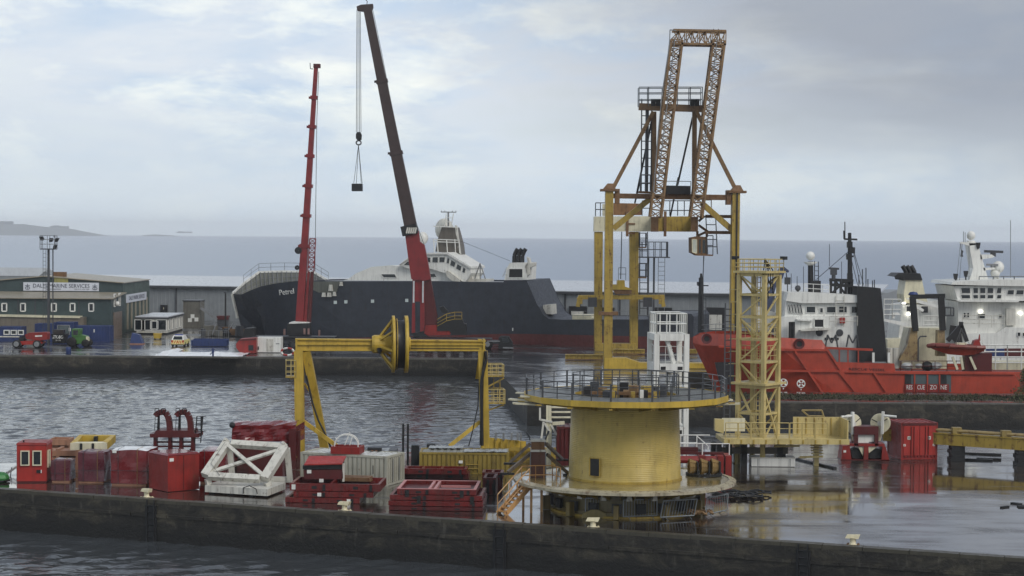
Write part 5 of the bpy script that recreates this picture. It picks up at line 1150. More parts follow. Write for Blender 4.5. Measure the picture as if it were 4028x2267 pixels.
for x, y in ((908, 1196), (782, 1190)):
    c = oz(ZE, x, y, -.03); m = MB(T); m.lathe([(.33, -.02), (.42, -.02), (.42, .06), (.33, .06)], (c.x, c.y, c.z), 20, axis='y')
    for k in range(4): a = math.pi/4+k*math.pi/2; m.tube((c.x+.08*math.cos(a), c.y, c.z+.08*math.sin(a)), (c.x+.35*math.cos(a), c.y, c.z+.35*math.sin(a)), .06, .11)
    m.tube((c.x, c.y, c.z-.62), (c.x, c.y, c.z-.5), .06); m.build('thruster_mark', white, hull)
# the rescue zone opening
pr(T, 'side_opening', glassl, ZF, [(472, 1250), (800, 1256), (800, 1134), (472, 1128)], Pl((0, YO-.05, 0), 0), .2)
so_ = bpy.data.objects['side_opening']
for x0, x1_ in ((472, 515), (722, 768)): pr(T, 'dark_gap', black, ZF, [(x0, 1210), (x1_, 1210), (x1_, 1134), (x0, 1130)], Pl((0, YO-.07, 0), 0), .1, so_)
for x in (540, 632, 718): pr(T, 'opening_post', orange, ZF, [(x-5, 1255), (x+5, 1255), (x+5, 1130), (x-5, 1130)], Pl((0, YO-.13, 0), 0), .1, so_)
for i, (x0, x1_, wd) in enumerate(((474, 532, 'RES'), (548, 622, 'CUE'), (640, 708, 'ZO'), (722, 785, 'NE'))):
    bd = pr(T, 'board', redp, ZF, [(x0, 1256), (x1_, 1256), (x1_, 1200), (x0, 1200)], Pl((0, YO-.20, 0), 0), .08, so_)
    c = oz(ZF, (x0+x1_)/2-(6 if i == 3 else 0), 1224, -.22); text(wd, .62, white, so_, toL(T, c), (1, 0, 0), (0, 0, 1), .006, width=(x1_-x0)*.72/1.8132/(F/YO))
text('RESCUE VESSEL', .34, black, hull, toL(T, oz(ZF, 200, 1096, -.03)), (1, 0, -.02), (0, 0, 1), .006, width=260/1.8132/(F/YO))
# white deckhouse and wheelhouse
HP = Pl((0, YO+1.6, 0), 0)
pr(T, 'deckhouse', white, ZE, [(770, 870), (760, 720), (915, 712), (1320, 718), (1320, 945), (1075, 930), (1000, 885)], HP, 7.5)
pr(T, 'wheelhouse', white, ZE, [(790, 718), (800, 620), (815, 548), (930, 548), (1320, 570), (1320, 722), (915, 718)], Pl((0, YO+1.9, 0), 0), 7)
pr(T, 'wheelhouse_roof', white, ZE, [(800, 605), (815, 545), (930, 545), (1325, 566), (1325, 618), (915, 622)], Pl((0, YO+1.5, 0), 0), 8)
for k in range(5):
    x = 810+k*21; pane_uv(T, Pl((0, YO+1.86, 0), 0), ZE, 0, 0, 0, 0, pts=[(x+14, 690+k*2), (x+27, 694+k*2), (x+15, 632), (x+2, 628)], fr=.05)
for x0, x1_, y0, y1_ in ((945, 1010, 645, 690), (1042, 1064, 656, 690), (1090, 1155, 646, 690), (1176, 1235, 644, 690), (1266, 1312, 645, 692)): pane_uv(T, Pl((0, YO+1.86, 0), 0), ZE, x0, x1_, y0, y1_, fr=.05)
pane_uv(T, HP, ZE, 1000, 1070, 735, 795, fr=.12, gm=black)
pr(T, 'bridge_wing', whiteold, ZE, [(905, 815), (1000, 800), (1120, 800), (1120, 812), (910, 822)], Pl((0, YO+.6, 0), 0), 1.0); pr(T, 'wing_strip', white, ZE, [(875, 735), (990, 740), (990, 752), (880, 745)], Pl((0, YO+1.2, 0), 0), .4)
pr(T, 'red_locker', redb, ZE, [(1185, 765), (1222, 765), (1222, 725), (1185, 725)], Pl((0, YO+1.3, 0), 0), .4)
m = MB(T); m.rail([oz(ZE, x, 785, .8) for x in (1110, 1200, 1310)], .95, 1.2, (.5, 1), .03); m.ladder(oz(ZE, 1155, 790, 1.4), oz(ZE, 1155, 570, 1.4), (.8, 0, 0), .4, .035, .025); m.build('railing', whiteold, T)
for x, y in ((1040, 833), (1185, 833), (708, 805)):
    c = oz(ZE, x, y, 1.5); m = MB(T); m.lathe([(.01, -.06), (.3, -.06), (.36, .1), (.01, .1)], (c.x, c.y, c.z), 14, axis='y'); m.build('porthole', dgrey, T)
for x in (1090, 1130, 1165): pr(T, 'vent_grille', black, ZE, [(x-12, 883), (x+12, 883), (x+12, 868), (x-12, 868)], Pl((0, YO+1.5, 0), 0), .2)
for x in (830, 852): m = MB(T); c = oz(ZE, x, 865, .9); m.tube((c.x, c.y, c.z-.2), (c.x, c.y, c.z+1.5), .16, n=10); m.build('vent_post', black, T)
for x in (1125, 1275): m = MB(T); c = oz(ZE, x, 935, .9); m.tube(c+Vector((-.6, 0, 0)), c+Vector((-.4, 0, 1.2)), .08); m.tube(c+Vector((.6, 0, 0)), c+Vector((.4, 0, 1.2)), .08); m.tube(c+Vector((-.4, 0, 1.2)), c+Vector((0, 0, .4)), .08); m.tube(c+Vector((.4, 0, 1.2)), c+Vector((0, 0, .4)), .08); m.build('bitts', dgrey, T)
pr(T, 'side_passage', grey, ZE, [(1100, 1040), (1090, 945), (1359, 945), (1359, 1045)], Pl((0, YO+1.65, 0), 0), 3)
m = MB(T); m.bar(oz(ZE, 1080, 940, .1), oz(ZF, 240, 955, .1), .22); [m.bar(oz(ZE, x, 945, .1), oz(ZE, x, 1045, .1), .12) for x in (1180, 1242, 1316)]; m.build('waist_rail', orange, T)
pr(T, 'funnel', black, ZF, [(130, 1040), (134, 505), (160, 505), (298, 516), (318, 720), (345, 1040)], Pl((0, YO+1.2, 0), 0), 3.2)
m = MB(T)
for x, y in ((142, 420), (168, 380), (193, 370), (207, 450), (240, 460), (253, 455)): m.tube(oz(ZF, x, 512, 2.5), oz(ZF, x, y, 2.5), .05, n=4)
m.build('whip_aerial', dgrey, T)
# dome mast, main mast, radars
m = MB(T); c = oz(ZE, 975, 285, 5); m.sphere((c.x, c.y, c.z), 33/1.812/(F/YO), 16, 10); m.tube((c.x, c.y, c.z-.95), (c.x, c.y, c.z-.6), .25, .75, 12); m.build('radar_dome', white, T, True)
m = MB(T); a = oz(ZE, 975, 325, 5); b_ = oz(ZE, 978, 555, 5); m.tube(b_, a, .3, .26, 10); m.box((b_.x+.4, b_.y, b_.z+.5), (1.0, 1.0, 1.6)); m.ladder(b_+Vector((.35, -.2, 0)), a+Vector((.35, -.2, 0)), (.4, 0, 0), .45, .04, .03); m.build('dome_mast', black, T)
m = MB(T); m.tube(oz(ZE, 1258, 570, 5), oz(ZE, 1254, 120, 5), .30, .17, 10)
for y, x0, x1_ in ((165, 1215, 1308), (285, 1228, 1282)): m.bar(oz(ZE, x0, y, 5), oz(ZE, x1_, y+3, 5), .18)
for x, y in ((1254, 205), (1250, 290), (1256, 430), (1272, 245)): c = oz(ZE, x, y, 4.6); m.box((c.x, c.y, c.z), (.5, .5, .6))
m.tube(oz(ZE, 1221, 165, 5), oz(ZE, 1220, 42, 5), .05); m.tube(oz(ZE, 1216, 165, 5), oz(ZE, 1214, 105, 5), .09); m.build('main_mast', black, T)
m = MB(T)
for a, b_ in (((1110, 455), (1280, 462)), ((1115, 490), (1275, 500))): m.bar(oz(ZE, *a, 4.5), oz(ZE, *b_, 4.5), .3)
for x in (1118, 1150, 1190, 1225, 1268): m.bar(oz(ZE, x, 560, 4.5), oz(ZE, x+3, 455, 4.5), .24)
m.bar(oz(ZE, 1118, 560, 4.5), oz(ZE, 1225, 460, 4.5), .2); m.bar(oz(ZE, 1225, 560, 4.5), oz(ZE, 1150, 460, 4.5), .2); m.build('radar_platform', black, T)
m = MB(T); m.tube(oz(ZE, 1140, 455, 4.5), oz(ZE, 1140, 380, 4.5), .2); m.bar(oz(ZE, 1105, 373, 4.5), oz(ZE, 1178, 377, 4.5), .2); c = oz(ZE, 1140, 395, 4.5); m.box((c.x, c.y, c.z), (.6, .5, .7)); m.build('radar_scanner', dgrey, T)
m = MB(T)
for a, b_ in (((1250, 250), (1020, 450)), ((1262, 165), (1330, 490)), ((1262, 290), (1312, 495)), ((1258, 165), (1360, 510))): m.tube(oz(ZE, *a, 5), oz(ZE, *b_, 5), .03, n=4)
for x, y0_, y1_ in ((925, 550, 360), (880, 540, 430), (838, 545, 410), (1005, 470, 320), (1197, 480, 325), (1110, 360, 200)): m.tube(oz(ZE, x, y0_, 4), oz(ZE, x, y1_, 4), .03, n=4)
m.build('rigging', dgrey, T)
m = MB(T); m.rail([oz(ZE, x, y, 2.4) for x, y in ((930, 548), (1060, 555), (1110, 560))], .9, .9, (.5, 1), .03); m.build('roof_railing', white, T)
c = oz(ZE, 885, 515, 4); m = MB(T); m.sphere((c.x, c.y, c.z), .3, 10, 6); m.tube((c.x, c.y, c.z-1.2), (c.x, c.y, c.z), .1); m.build('searchlight', dgrey, T)
# foremast on the bow
m = MB(T); a, b_ = oz(ZE, 193, 830, OB), oz(ZE, 196, 440, OB); m.tube(a, b_, .3, .24, 8); m.tube(b_, oz(ZE, 196, 410, OB), .14, .1); m.build('foremast', black, T)
m = MB(T); m.bar(oz(ZE, 170, 495, OB), oz(ZE, 248, 497, OB), .12); m.tube(oz(ZE, 172, 495, OB), oz(ZE, 172, 470, OB), .1); m.tube(oz(ZE, 212, 290, OB), oz(ZE, 205, 820, OB), .03, n=4); m.ladder(oz(ZE, 203, 830, OB-.3), oz(ZE, 205, 560, OB-.3), (.35, 0, 0), .4, .03, .02); m.build('foremast_fittings', dgrey, T)
m = MB(T); m.rail([oz(ZE, x, y, OB-ohb(oz(ZE, x, y).x-T.location.x, 1)+.3) for x, y in ((160, 845), (300, 835), (430, 838))], .9, 1.1, (.5, 1), .03); m.build('bow_railing', grey, T)
# blue deck crane standing on the foredeck
cr_ = pr(T, 'deck_crane_arm', paint('slate blue crane paint', (58, 66, 92), dirt=.3), Y2, [(640, 680), (640, 520), (700, 430), (780, 260), (815, 200), (850, 195), (905, 240), (895, 260), (855, 255), (835, 320), (760, 420), (720, 560), (700, 690)], Pl((0, YO+4, 0), 0), 1.1)
m = MB(T); p = Pl((0, YO+4.5, 0), 0); m.tube(p(Y2(872, 262)), p(Y2(880, 330)), .05, n=4); c = p(Y2(886, 350)); m.box((c.x, c.y, c.z), (.55, .4, .7)); m.tube(c, p(Y2(886, 470)), .05); m.build('crane_hook', dgrey, cr_)
pr(T, 'windlass', whiteold, Y2, [(540, 690), (545, 640), (600, 640), (620, 690), (700, 680), (760, 700), (760, 890), (570, 890)], Pl((0, YO+3.6, 0), 0), 2.5)
# after deck gear: mast frame, winch, bags
pr(T, 'deck_housing', creamp, ZF, [(450, 1040), (470, 960), (505, 800), (750, 800), (770, 1000), (770, 1090), (450, 1090)], Pl((0, YO+5, 0), 0), 3)
DP = Pl((0, YO+2.2, 0), 0)
fr_ = MB(T); fr_.bar(DP(ZF(545, 820)), DP(ZF(525, 575)), .55); fr_.bar(DP(ZF(740, 815)), DP(ZF(728, 570)), .55); fr_.bar(DP(ZF(510, 578)), DP(ZF(755, 570)), .42); fr_.build('launch_frame', black, T)
pr(T, 'frame_base', paint('stained cream steel', (150, 128, 88), rust=.4), ZF, [(430, 1030), (490, 920), (515, 800), (560, 800), (560, 1030)], DP, 1.0); pr(T, 'frame_base', paint('stained cream steel b', (150, 132, 96), rust=.3), ZF, [(700, 1000), (705, 815), (755, 815), (760, 1000)], DP, 1.0)
m = MB(T); m.lathe([(.02, 0), (.45, .03), (.5, .15), (.35, .36), (.02, .42)], tuple(DP(ZF(530, 570), .5)), 16); m.build('sheave_cover', bluep, T)
m = MB(T); q = [DP(ZF(x, y)) for x, y in ((757, 655), (818, 655), (818, 712), (757, 712))]; [m.bar(a, b_, .1) for a, b_ in zip(q, q[1:]+q[:1])]; q2 = [p+Vector((0, 1.2, 0)) for p in q]; [m.bar(a, b_, .1) for a, b_ in zip(q2, q2[1:]+q2[:1])]; m.bar(q[3], q2[3], .1); m.bar(q[2], q2[2], .1); m.build('basket', dgrey, T)
m = MB(T); m.path([DP(ZF(565, 1040), -.8), DP(ZF(566, 880), -.8), DP(ZF(580, 860), -.8), DP(ZF(625, 858), -.8)], .07); m.build('davit_arm', dgrey, T)
for x, y, rx in ((485, 1072, .95), (570, 1068, .6), (690, 1070, 1.0)):
    c = DP(ZF(x, y), -1.2); m = MB(T); m.sphere((c.x, c.y, c.z), rx*.62, 12, 8, .62); o = m.build('sack', paint('grey white sack', (186, 188, 186), dirt=.4, var=.25), T, True)
    for v in o.data.vertices: v.co += Vector((0, 0, .1*mnoise.noise(v.co*1.6)))
c = DP(ZF(630, 1072), -1.2); m = MB(T); m.sphere((c.x, c.y, c.z), .6, 12, 8, .8); m.build('black_sack', black, T, True)
for x in (402, 360): 
    c = DP(ZF(x, 1000), 1); m = MB(T); m.tube((c.x, c.y, c.z-1.2), (c.x, c.y, c.z+.8), .42 if x > 380 else .35, n=12); m.build('deck_vent', whiteold, T)
for x in (245, 355): m = MB(T); m.bar(DP(ZF(x, 1045), -1.4), DP(ZF(x, 975), -1.4), .22); m.build('rail_post', white, T)
m = MB(T); a_ = [DP(ZF(x, 1095), -1.5) for x in (1030, 1200, 1400, 1700, 2100)]; m.rail(a_, 2.4, 1.4, (.28, .5, .72, 1), .06); m.build('cargo_rail', white, T)
m = MB(T); m.rail([DP(ZF(x, 1108), -1.8) for x in (440, 600, 770, 900, 1050)], 1.0, 1.0, (.5, 1), .035); m.build('side_railing', redd, T)
pr(T, 'cradle_pipe', creamp, ZF, [(1050, 1098), (1050, 1040), (1500, 1035), (1500, 1100)], Pl((0, YO+1.5, 0), 0), 2)
# rescue boat
RP = Pl((0, YO-.6, 0), 0)
T2 = thing('rescue_boat', 'orange rescue boat held in a cradle above the red ship deck', 'boat', tuple(RP(ZF(850, 990))))
secs = [(655, 932, 938, .1), (700, 928, 960, .7), (790, 930, 990, 1.05), (900, 935, 998, 1.1), (980, 938, 990, 1.1), (1045, 940, 968, .95)]
hl = MB(T2); P = []
for x, yt, yb, hw_ in secs:
    t_, b_ = RP(ZF(x, yt)), RP(ZF(x, yb)); P += [(t_.x, t_.y+1.1-hw_, t_.z), (b_.x, b_.y+1.1-hw_*.55, b_.z), (b_.x, b_.y+1.1+hw_*.55, b_.z), (t_.x, t_.y+1.1+hw_, t_.z)]
n6 = len(secs); fs = [(i*4+k, (i+1)*4+k, (i+1)*4+(k+1) % 4, i*4+(k+1) % 4) for i in range(n6-1) for k in range(4)]+[(0, 1, 2, 3), (n6*4-4, n6*4-3, n6*4-2, n6*4-1)]
hl.add(P, fs); hl.build('hull', orange, T2)
for s_ in (-1, 1):
    m = MB(T2); m.path([Vector((RP(ZF(x, yt)).x, RP(ZF(x, yt)).y+1.1+s_*hw_, RP(ZF(x, yt)).z)) for x, yt, yb, hw_ in secs], .2, 8); m.build('fender_tube', paint('red brown fender', (120, 52, 42)), T2)
pr(T2, 'console', redp, ZF, [(955, 925), (968, 890), (1000, 880), (1015, 930)], Pl((0, YO+.1, 0), 0), .9); m = MB(T2); m.tube(RP(ZF(1000, 890), .9), RP(ZF(1003, 845), .9), .12, .05); m.build('mast', redp, T2)
pr(T2, 'seat', creamp, ZF, [(840, 930), (845, 905), (910, 905), (912, 930)], Pl((0, YO+.1, 0), 0), .8)
T2 = thing('boat_davit', 'black A-frame davit arm straddling the orange rescue boat', 'davit', tuple(RP(ZF(850, 1090))))
m = MB(T2); m.bar(RP(ZF(775, 890), 2.0), RP(ZF(862, 790), 2.0), .4); m.build('arm', black, T2); m = MB(T2); m.bar(RP(ZF(912, 895), 2.0), RP(ZF(872, 780), 2.0), .36); m.build('arm', black, T2); m = MB(T2); m.bar(RP(ZF(868, 800), 2.0), RP(ZF(872, 755), 2.0), .36); m.build('head', black, T2)
for x0, x1_ in ((810, 845), (870, 885), (935, 975)): m = MB(T2); m.bar(RP(ZF(x0, 1005), .6), RP(ZF(x1_, 1095), .6), .22); m.build('cradle_leg', creamp, T2)
m = MB(T2); [m.tube(RP(ZF(872, 800), 1.6), RP(ZF(x, 925), .6), .025, n=4) for x in (830, 850, 905, 935)]; m.build('sling', cable, T2)
c = RP(ZF(985, 1045), 1.5); m = MB(T2); m.box((c.x, c.y, c.z), (2.6, 1.2, 1.9)); m.build('winch', redd, T2)

# ------------------------------------------------------------------ the white ship berthed behind
YW = 222.0
W_ = Pl((0, YW, 0), 0)
T = thing('fishing_ship', 'white ship with tapered mast, wide bridge and black topped funnel behind the red ship', 'ship', (at(ZF(1100, 900), YW).x, YW, 0))
pr(T, 'hull', white, ZF, [(380, 1130), (370, 960), (660, 950), (890, 945), (890, 840), (1130, 835), (1190, 795), (2200, 800), (2200, 1150)], Pl((0, YW-1, 0), 0), 11)
pr(T, 'blue_band', bluep, ZF, [(390, 1130), (410, 930), (510, 938), (640, 960), (640, 1130)], Pl((0, YW-1.05, 0), 0), .4); pr(T, 'blue_band', bluep, ZF, [(1050, 1000), (1050, 948), (1180, 946), (1180, 1000)], Pl((0, YW-1.06, 0), 0), .3); pr(T, 'red_band', redd, ZF, [(1182, 1000), (1182, 945), (2000, 944), (2000, 1000)], Pl((0, YW-1.06, 0), 0), .3)
pr(T, 'deckhouse', white, ZF, [(850, 850), (850, 610), (1500, 620), (2200, 640), (2200, 850)], W_, 9)
pr(T, 'bridge', white, ZF, [(850, 605), (835, 560), (820, 500), (1450, 500), (2200, 505), (2200, 610)], Pl((0, YW-.8, 0), 0), 10)
pr(T, 'bridge_roof', white, ZF, [(800, 490), (812, 470), (1100, 456), (1320, 456), (2200, 462), (2200, 515), (1100, 498)], Pl((0, YW-1.3, 0), 0), 11)
pr(T, 'bridge_ledge', white, ZF, [(860, 612), (830, 598), (1280, 600), (1285, 615)], Pl((0, YW-1.4, 0), 0), 1)
BPW = Pl((0, YW-.84, 0), 0)
for x0, x1_, sk in ((868, 935, 8), (955, 992, 3), (1005, 1045, 0), (1060, 1102, -4), (1130, 1160, -8), (1205, 1250, -8), (1268, 1320, -8), (1345, 1400, -8)):
    for y0, y1_ in (((512, 552), (562, 590)) if x0 < 1200 else ((528, 562),)): pane_uv(T, BPW, ZF, 0, 0, 0, 0, pts=[(x0+sk, y1_), (x1_+sk*.4, y1_), (x1_, y0), (x0, y0)], fr=.05)
for x0, x1_, y0, y1_ in ((992, 1042, 698, 732), (1140, 1162, 702, 728), (1272, 1295, 830, 858), (1310, 1335, 832, 860), (888, 905, 690, 725), (912, 930, 690, 725)): pane_uv(T, Pl((0, YW-(.04 if y0 < 800 else 1.04), 0), 0), ZF, x0, x1_, y0, y1_, fr=.06)
for x, y in ((1013, 681), (1297, 694), (1480, 700)): pr(T, 'deck_lamp', lampm, ZF, [(x-12, y+5), (x+12, y+5), (x+12, y-5), (x-12, y-5)], Pl((0, YW-.3, 0), 0), .25)
pr(T, 'stair_house', whiteold, ZF, [(1195, 780), (1195, 660), (1260, 660), (1260, 780)], Pl((0, YW-.5, 0), 0), .6)
m = MB(T); m.rail([W_(ZF(x, y), -.8) for x, y in ((880, 790), (1000, 795), (1180, 797))], 1.4, 1.4, (.33, .66, 1), .04); m.build('railing', whiteold, T)
m = MB(T); m.rail([W_(ZF(x, 462), 1) for x in (1000, 1100, 1250, 1400, 1700)], .5, 1.6, (1,), .06); m.build('roof_rail', grey, T)
MPW = Pl((0, YW+3, 0), 0)
pr(T, 'mast', white, ZF, [(930, 465), (958, 372), (928, 195), (985, 195), (1000, 230), (1065, 452), (1060, 460)], MPW, 2.2)
pr(T, 'mast_arm', white, ZF, [(865, 196), (868, 184), (985, 188), (985, 205), (930, 212)], MPW, .6); pr(T, 'radar_arm', white, ZF, [(1010, 310), (1008, 275), (1090, 275), (1112, 290), (1090, 300)], MPW, .8); pr(T, 'radar_arm', white, ZF, [(1035, 390), (1030, 370), (1110, 368), (1115, 380)], MPW, .8)
m = MB(T); c = MPW(ZF(942, 140), 1); m.sphere((c.x, c.y, c.z), 32/1.8132/(F/YW), 16, 10, 1.05); m.tube((c.x, c.y, c.z-1.7), (c.x, c.y, c.z-.6), .2, .55, 12); m.build('satellite_dome', white, T, True)
m = MB(T); m.bar(MPW(ZF(1036, 252), .4), MPW(ZF(1170, 257), .4), .3); m.tube(MPW(ZF(1100, 290), .4), MPW(ZF(1100, 258), .4), .35); m.build('radar_scanner', dgrey, T); m = MB(T); m.bar(MPW(ZF(1052, 348), .4), MPW(ZF(1135, 350), .4), .25); m.tube(MPW(ZF(1095, 370), .4), MPW(ZF(1095, 350), .4), .25); m.build('radar_scanner', grey, T)
for x, y, r_ in ((1135, 365, .75), (1115, 405, .6)): m = MB(T); c = MPW(ZF(x, y), 1); m.sphere((c.x, c.y, c.z), r_, 12, 8); m.tube((c.x, c.y, c.z-1.5), (c.x, c.y, c.z), .15); m.build('small_dome', white, T, True)
m = MB(T)
for x, y0_, y1_ in ((888, 186, 112), (900, 186, 116), (1224, 440, 30), (928, 460, 215), (870, 196, 240)): m.tube(MPW(ZF(x, y0_)), MPW(ZF(x, y1_)), .04, n=4)
m.tube(MPW(ZF(866, 200)), MPW(ZF(840, 460)), .03, n=4); m.tube(MPW(ZF(880, 200)), MPW(ZF(860, 460)), .03, n=4); m.build('whip_aerial', grey, T)
m = MB(T); q = [MPW(ZF(x, y)) for x, y in ((872, 240), (887, 250), (882, 272), (886, 292), (866, 290), (870, 265))]; m.prism(q, (0, .05, 0)); m.build('flag', black, T)
for x, y in ((905, 410), (832, 430), (992, 208)): m = MB(T); c = MPW(ZF(x, y)); m.hexa([(c.x-.15, c.y-.2, c.z-.4), (c.x+.15, c.y-.2, c.z-.4), (c.x+.15, c.y+.2, c.z-.4), (c.x-.15, c.y+.2, c.z-.4), (c.x-.26, c.y-.2, c.z+.3), (c.x+.26, c.y-.2, c.z+.3), (c.x+.26, c.y+.2, c.z+.3), (c.x-.26, c.y+.2, c.z+.3)]); m.tube((c.x, c.y, c.z-2.5 if y > 300 else c.z-.5), (c.x, c.y, c.z), .08); m.build('searchlight', black, T)
FW_ = Pl((0, YW+1, 0), 0)
pr(T, 'funnel', creamp, ZF, [(470, 620), (462, 560), (478, 455), (592, 455), (615, 560), (640, 640)], FW_, 4)
pr(T, 'funnel_top', black, ZF, [(395, 432), (425, 408), (580, 410), (596, 458), (455, 458), (450, 440)], Pl((0, YW+.8, 0), 0), 4.4)
for x in (462, 492, 522):
    m = MB(T); m.path([FW_(ZF(x+18, 412), 2), FW_(ZF(x+12, 390), 2), FW_(ZF(x, 370), 2), FW_(ZF(x-8, 356), 2)], .27, 10); m.build('exhaust_pipe', black, T)
pr(T, 'aft_house', white, ZF, [(420, 950), (430, 830), (455, 640), (720, 600), (730, 850), (740, 950)], FW_, 7)
pr(T, 'crane_boom', white, ZF, [(480, 590), (520, 585), (720, 640), (725, 655), (700, 655), (560, 620)], Pl((0, YW-.5, 0), 0), .8); pr(T, 'crane_boom', white, ZF, [(320, 750), (330, 735), (480, 760), (500, 785), (480, 790)], Pl((0, YW-.6, 0), 0), .8); pr(T, 'crane_boom', white, ZF, [(520, 640), (545, 630), (608, 668), (600, 685)], Pl((0, YW-.6, 0), 0), .7)
pr(T, 'dark_doorway', dgrey, ZF, [(485, 680), (485, 645), (525, 645), (525, 680)], Pl((0, YW+.9, 0), 0), .3); pr(T, 'dark_doorway', dgrey, ZF, [(590, 690), (590, 645), (635, 645), (635, 690)], Pl((0, YW+.9, 0), 0), .3)
for x, y in ((466, 622), (498, 700)): pr(T, 'deck_lamp', lampm, ZF, [(x-12, y+6), (x+12, y+6), (x+10, y-6), (x-10, y-6)], Pl((0, YW+.5, 0), 0), .3)
m = MB(T); m.rail([W_(ZF(x, 740), -.4) for x in (320, 380, 440)], 2.4, 1.2, (.25, .5, .75, 1), .06); m.rail([W_(ZF(x, 810), 0) for x in (600, 700, 760)], 1.6, 1.2, (.33, .66, 1), .05); m.build('stern_railing', white, T)
pr(T, 'pipe_vent', white, ZF, [(380, 730), (378, 700), (392, 690), (430, 690), (432, 705), (400, 705), (398, 730)], Pl((0, YW-.3, 0), 0), .5)
pr(T, 'stern_block', creamp, ZF, [(345, 960), (345, 880), (460, 876), (462, 960)], Pl((0, YW-1.2, 0), 0), 3); pr(T, 'fender_net', rubber, ZF, [(850, 955), (830, 900), (790, 860), (800, 780), (870, 790), (880, 900)], Pl((0, YW-1.5, 0), 0), .5)
# shrub at the right edge of the jetty, and a stump
T = thing('shrub', 'loose olive green shrub growing on the jetty at the right edge', 'shrub', (at(ZF(1300, 1280), QR+6).x+.7, QR+6, 0)); rs = random.Random(9)
m = MB()
for i in range(2600):
    a = rs.uniform(0, 6.283); rr_ = rs.random()**.5; h = rs.random(); wd = 2.2*(1-h*.75)*(.8+.4*mnoise.noise((a, h*3, 0))); x, y = math.cos(a)*wd*rr_, math.sin(a)*wd*rr_; z = h*2.9
    if mnoise.noise((x*1.2, y*1.2, z*1.2)) < -.12: continue
    v = Vector((rs.uniform(-1, 1), rs.uniform(-1, 1), rs.uniform(-1, 1)))*.13; u = Vector((rs.uniform(-1, 1), rs.uniform(-1, 1), rs.uniform(-1, 1)))*.13; c = Vector((x, y, z)); m.add([c-v, c+u, c+v], [(0, 1, 2)])
stuff(m.build('foliage', foliage, T))
m = MB(); [m.tube((0, 0, 0), (rs.uniform(-1.2, 1.2), rs.uniform(-.8, .8), rs.uniform(1.2, 2.4)), .06, .02, 5) for _ in range(14)]; m.build('stem', timber, T)
# tiny tanker hull on the horizon
T = thing('distant_ship', 'tiny hazy ship low on the horizon right of the island', 'ship', tuple(at(ZA(1745, 158), 8600))); m = MB(T); p = [at(ZA(x, y), 8600) for x, y in ((1672, 162), (1685, 152), (1710, 150), (1715, 147), (1735, 150), (1810, 150), (1820, 156), (1815, 162))]; m.prism(p, (0, 40, 0)); m.build('hull', dgrey, T); m = MB(T); m.prism([at(ZA(x, y), 8590) for x, y in ((1690, 153), (1692, 146), (1708, 146), (1710, 153))], (0, 20, 0)); m.build('bridge', dgrey, T)
# ------------------------------------------------------------------ the near pier: cargo on the left
def tarpbox(x0, x1, yb, yt, dep, rz, mat, label, name='covered_crate', sag=.08, tagp=None, top=None, group=None):
    c, ww, hh = front(x0, x1, yb, yt, rz); T = thing(name, label, 'crate', (c.x, c.y, 0), rz, group)
    nx, ny, nz_ = 9, 7, 8; m = MB(); r = random.Random(int(x0)); sx = r.uniform(0, 50)
    def wob(x, y, z): return Vector((mnoise.noise((x*1.6+sx, y*1.6, z*1.3)), mnoise.noise((x*1.6, y*1.6+sx, z*1.3)), mnoise.noise((x*1.6, y*1.6, z*1.3+sx))*.6))*.05
    def P(x, y, z): 
        e = min(x+ww/2, ww/2-x, y, dep-y); p = Vector((x, y, z)); 
        if z > hh-.02: p.z += -.02+sag*mnoise.noise((x*.9+sx, y*.9, 3))+(.03 if e > .1 else -.03)
        return p+wob(x, y, z)
    def grid(f, a, b):
        b0 = len(m.v)
        for j in range(b+1):
            for i in range(a+1): m.v.append(f(i/a, j/b))
        for j in range(b):
            for i in range(a): m.f.append((b0+j*(a+1)+i, b0+j*(a+1)+i+1, b0+(j+1)*(a+1)+i+1, b0+(j+1)*(a+1)+i))
    X = lambda t_: -ww/2+ww*t_
    grid(lambda s_, t_: P(X(s_), 0, .12+(hh-.12)*t_), nx, nz_); grid(lambda s_, t_: P(X(s_), dep, .12+(hh-.12)*t_), nx, nz_)
    grid(lambda s_, t_: P(-ww/2, dep*s_, .12+(hh-.12)*t_), ny, nz_); grid(lambda s_, t_: P(ww/2, dep*s_, .12+(hh-.12)*t_), ny, nz_)
    if top is None: grid(lambda s_, t_: P(X(s_), dep*t_, hh), nx, ny)
    m.build('cover', mat, T)
    if top is not None:
        m = MB(); grid(lambda s_, t_: P(X(s_), dep*t_, hh), nx, ny); m.build('top_sheet', top, T)
    bx(T, 'pallet', timber if mat is not redd else redd, -ww/2+.05, ww/2-.05, .05, dep-.05, 0, .14)
    m = MB()
    for z in (hh*.42,): m.path([(-ww/2-.04, -.06, z), (ww/2+.04, -.06, z), (ww/2+.04, dep+.06, z)], .012, 4)
    m.build('strap', dgrey, T)
    for f_ in (-.28, .25): m = MB(); m.path([(ww*f_, -.065, .1), (ww*f_, -.065, hh+.02), (ww*f_, dep*.5, hh+.06)], .014, 4); m.build('lashing', rope if f_ > 0 else dgrey, T)
    if tagp: bx(T, 'paper_label', white, -ww/2+ww*tagp[0], -ww/2+ww*tagp[0]+.24, -.09, -.055, hh*tagp[1], hh*tagp[1]+.17)
    return T, ww, hh
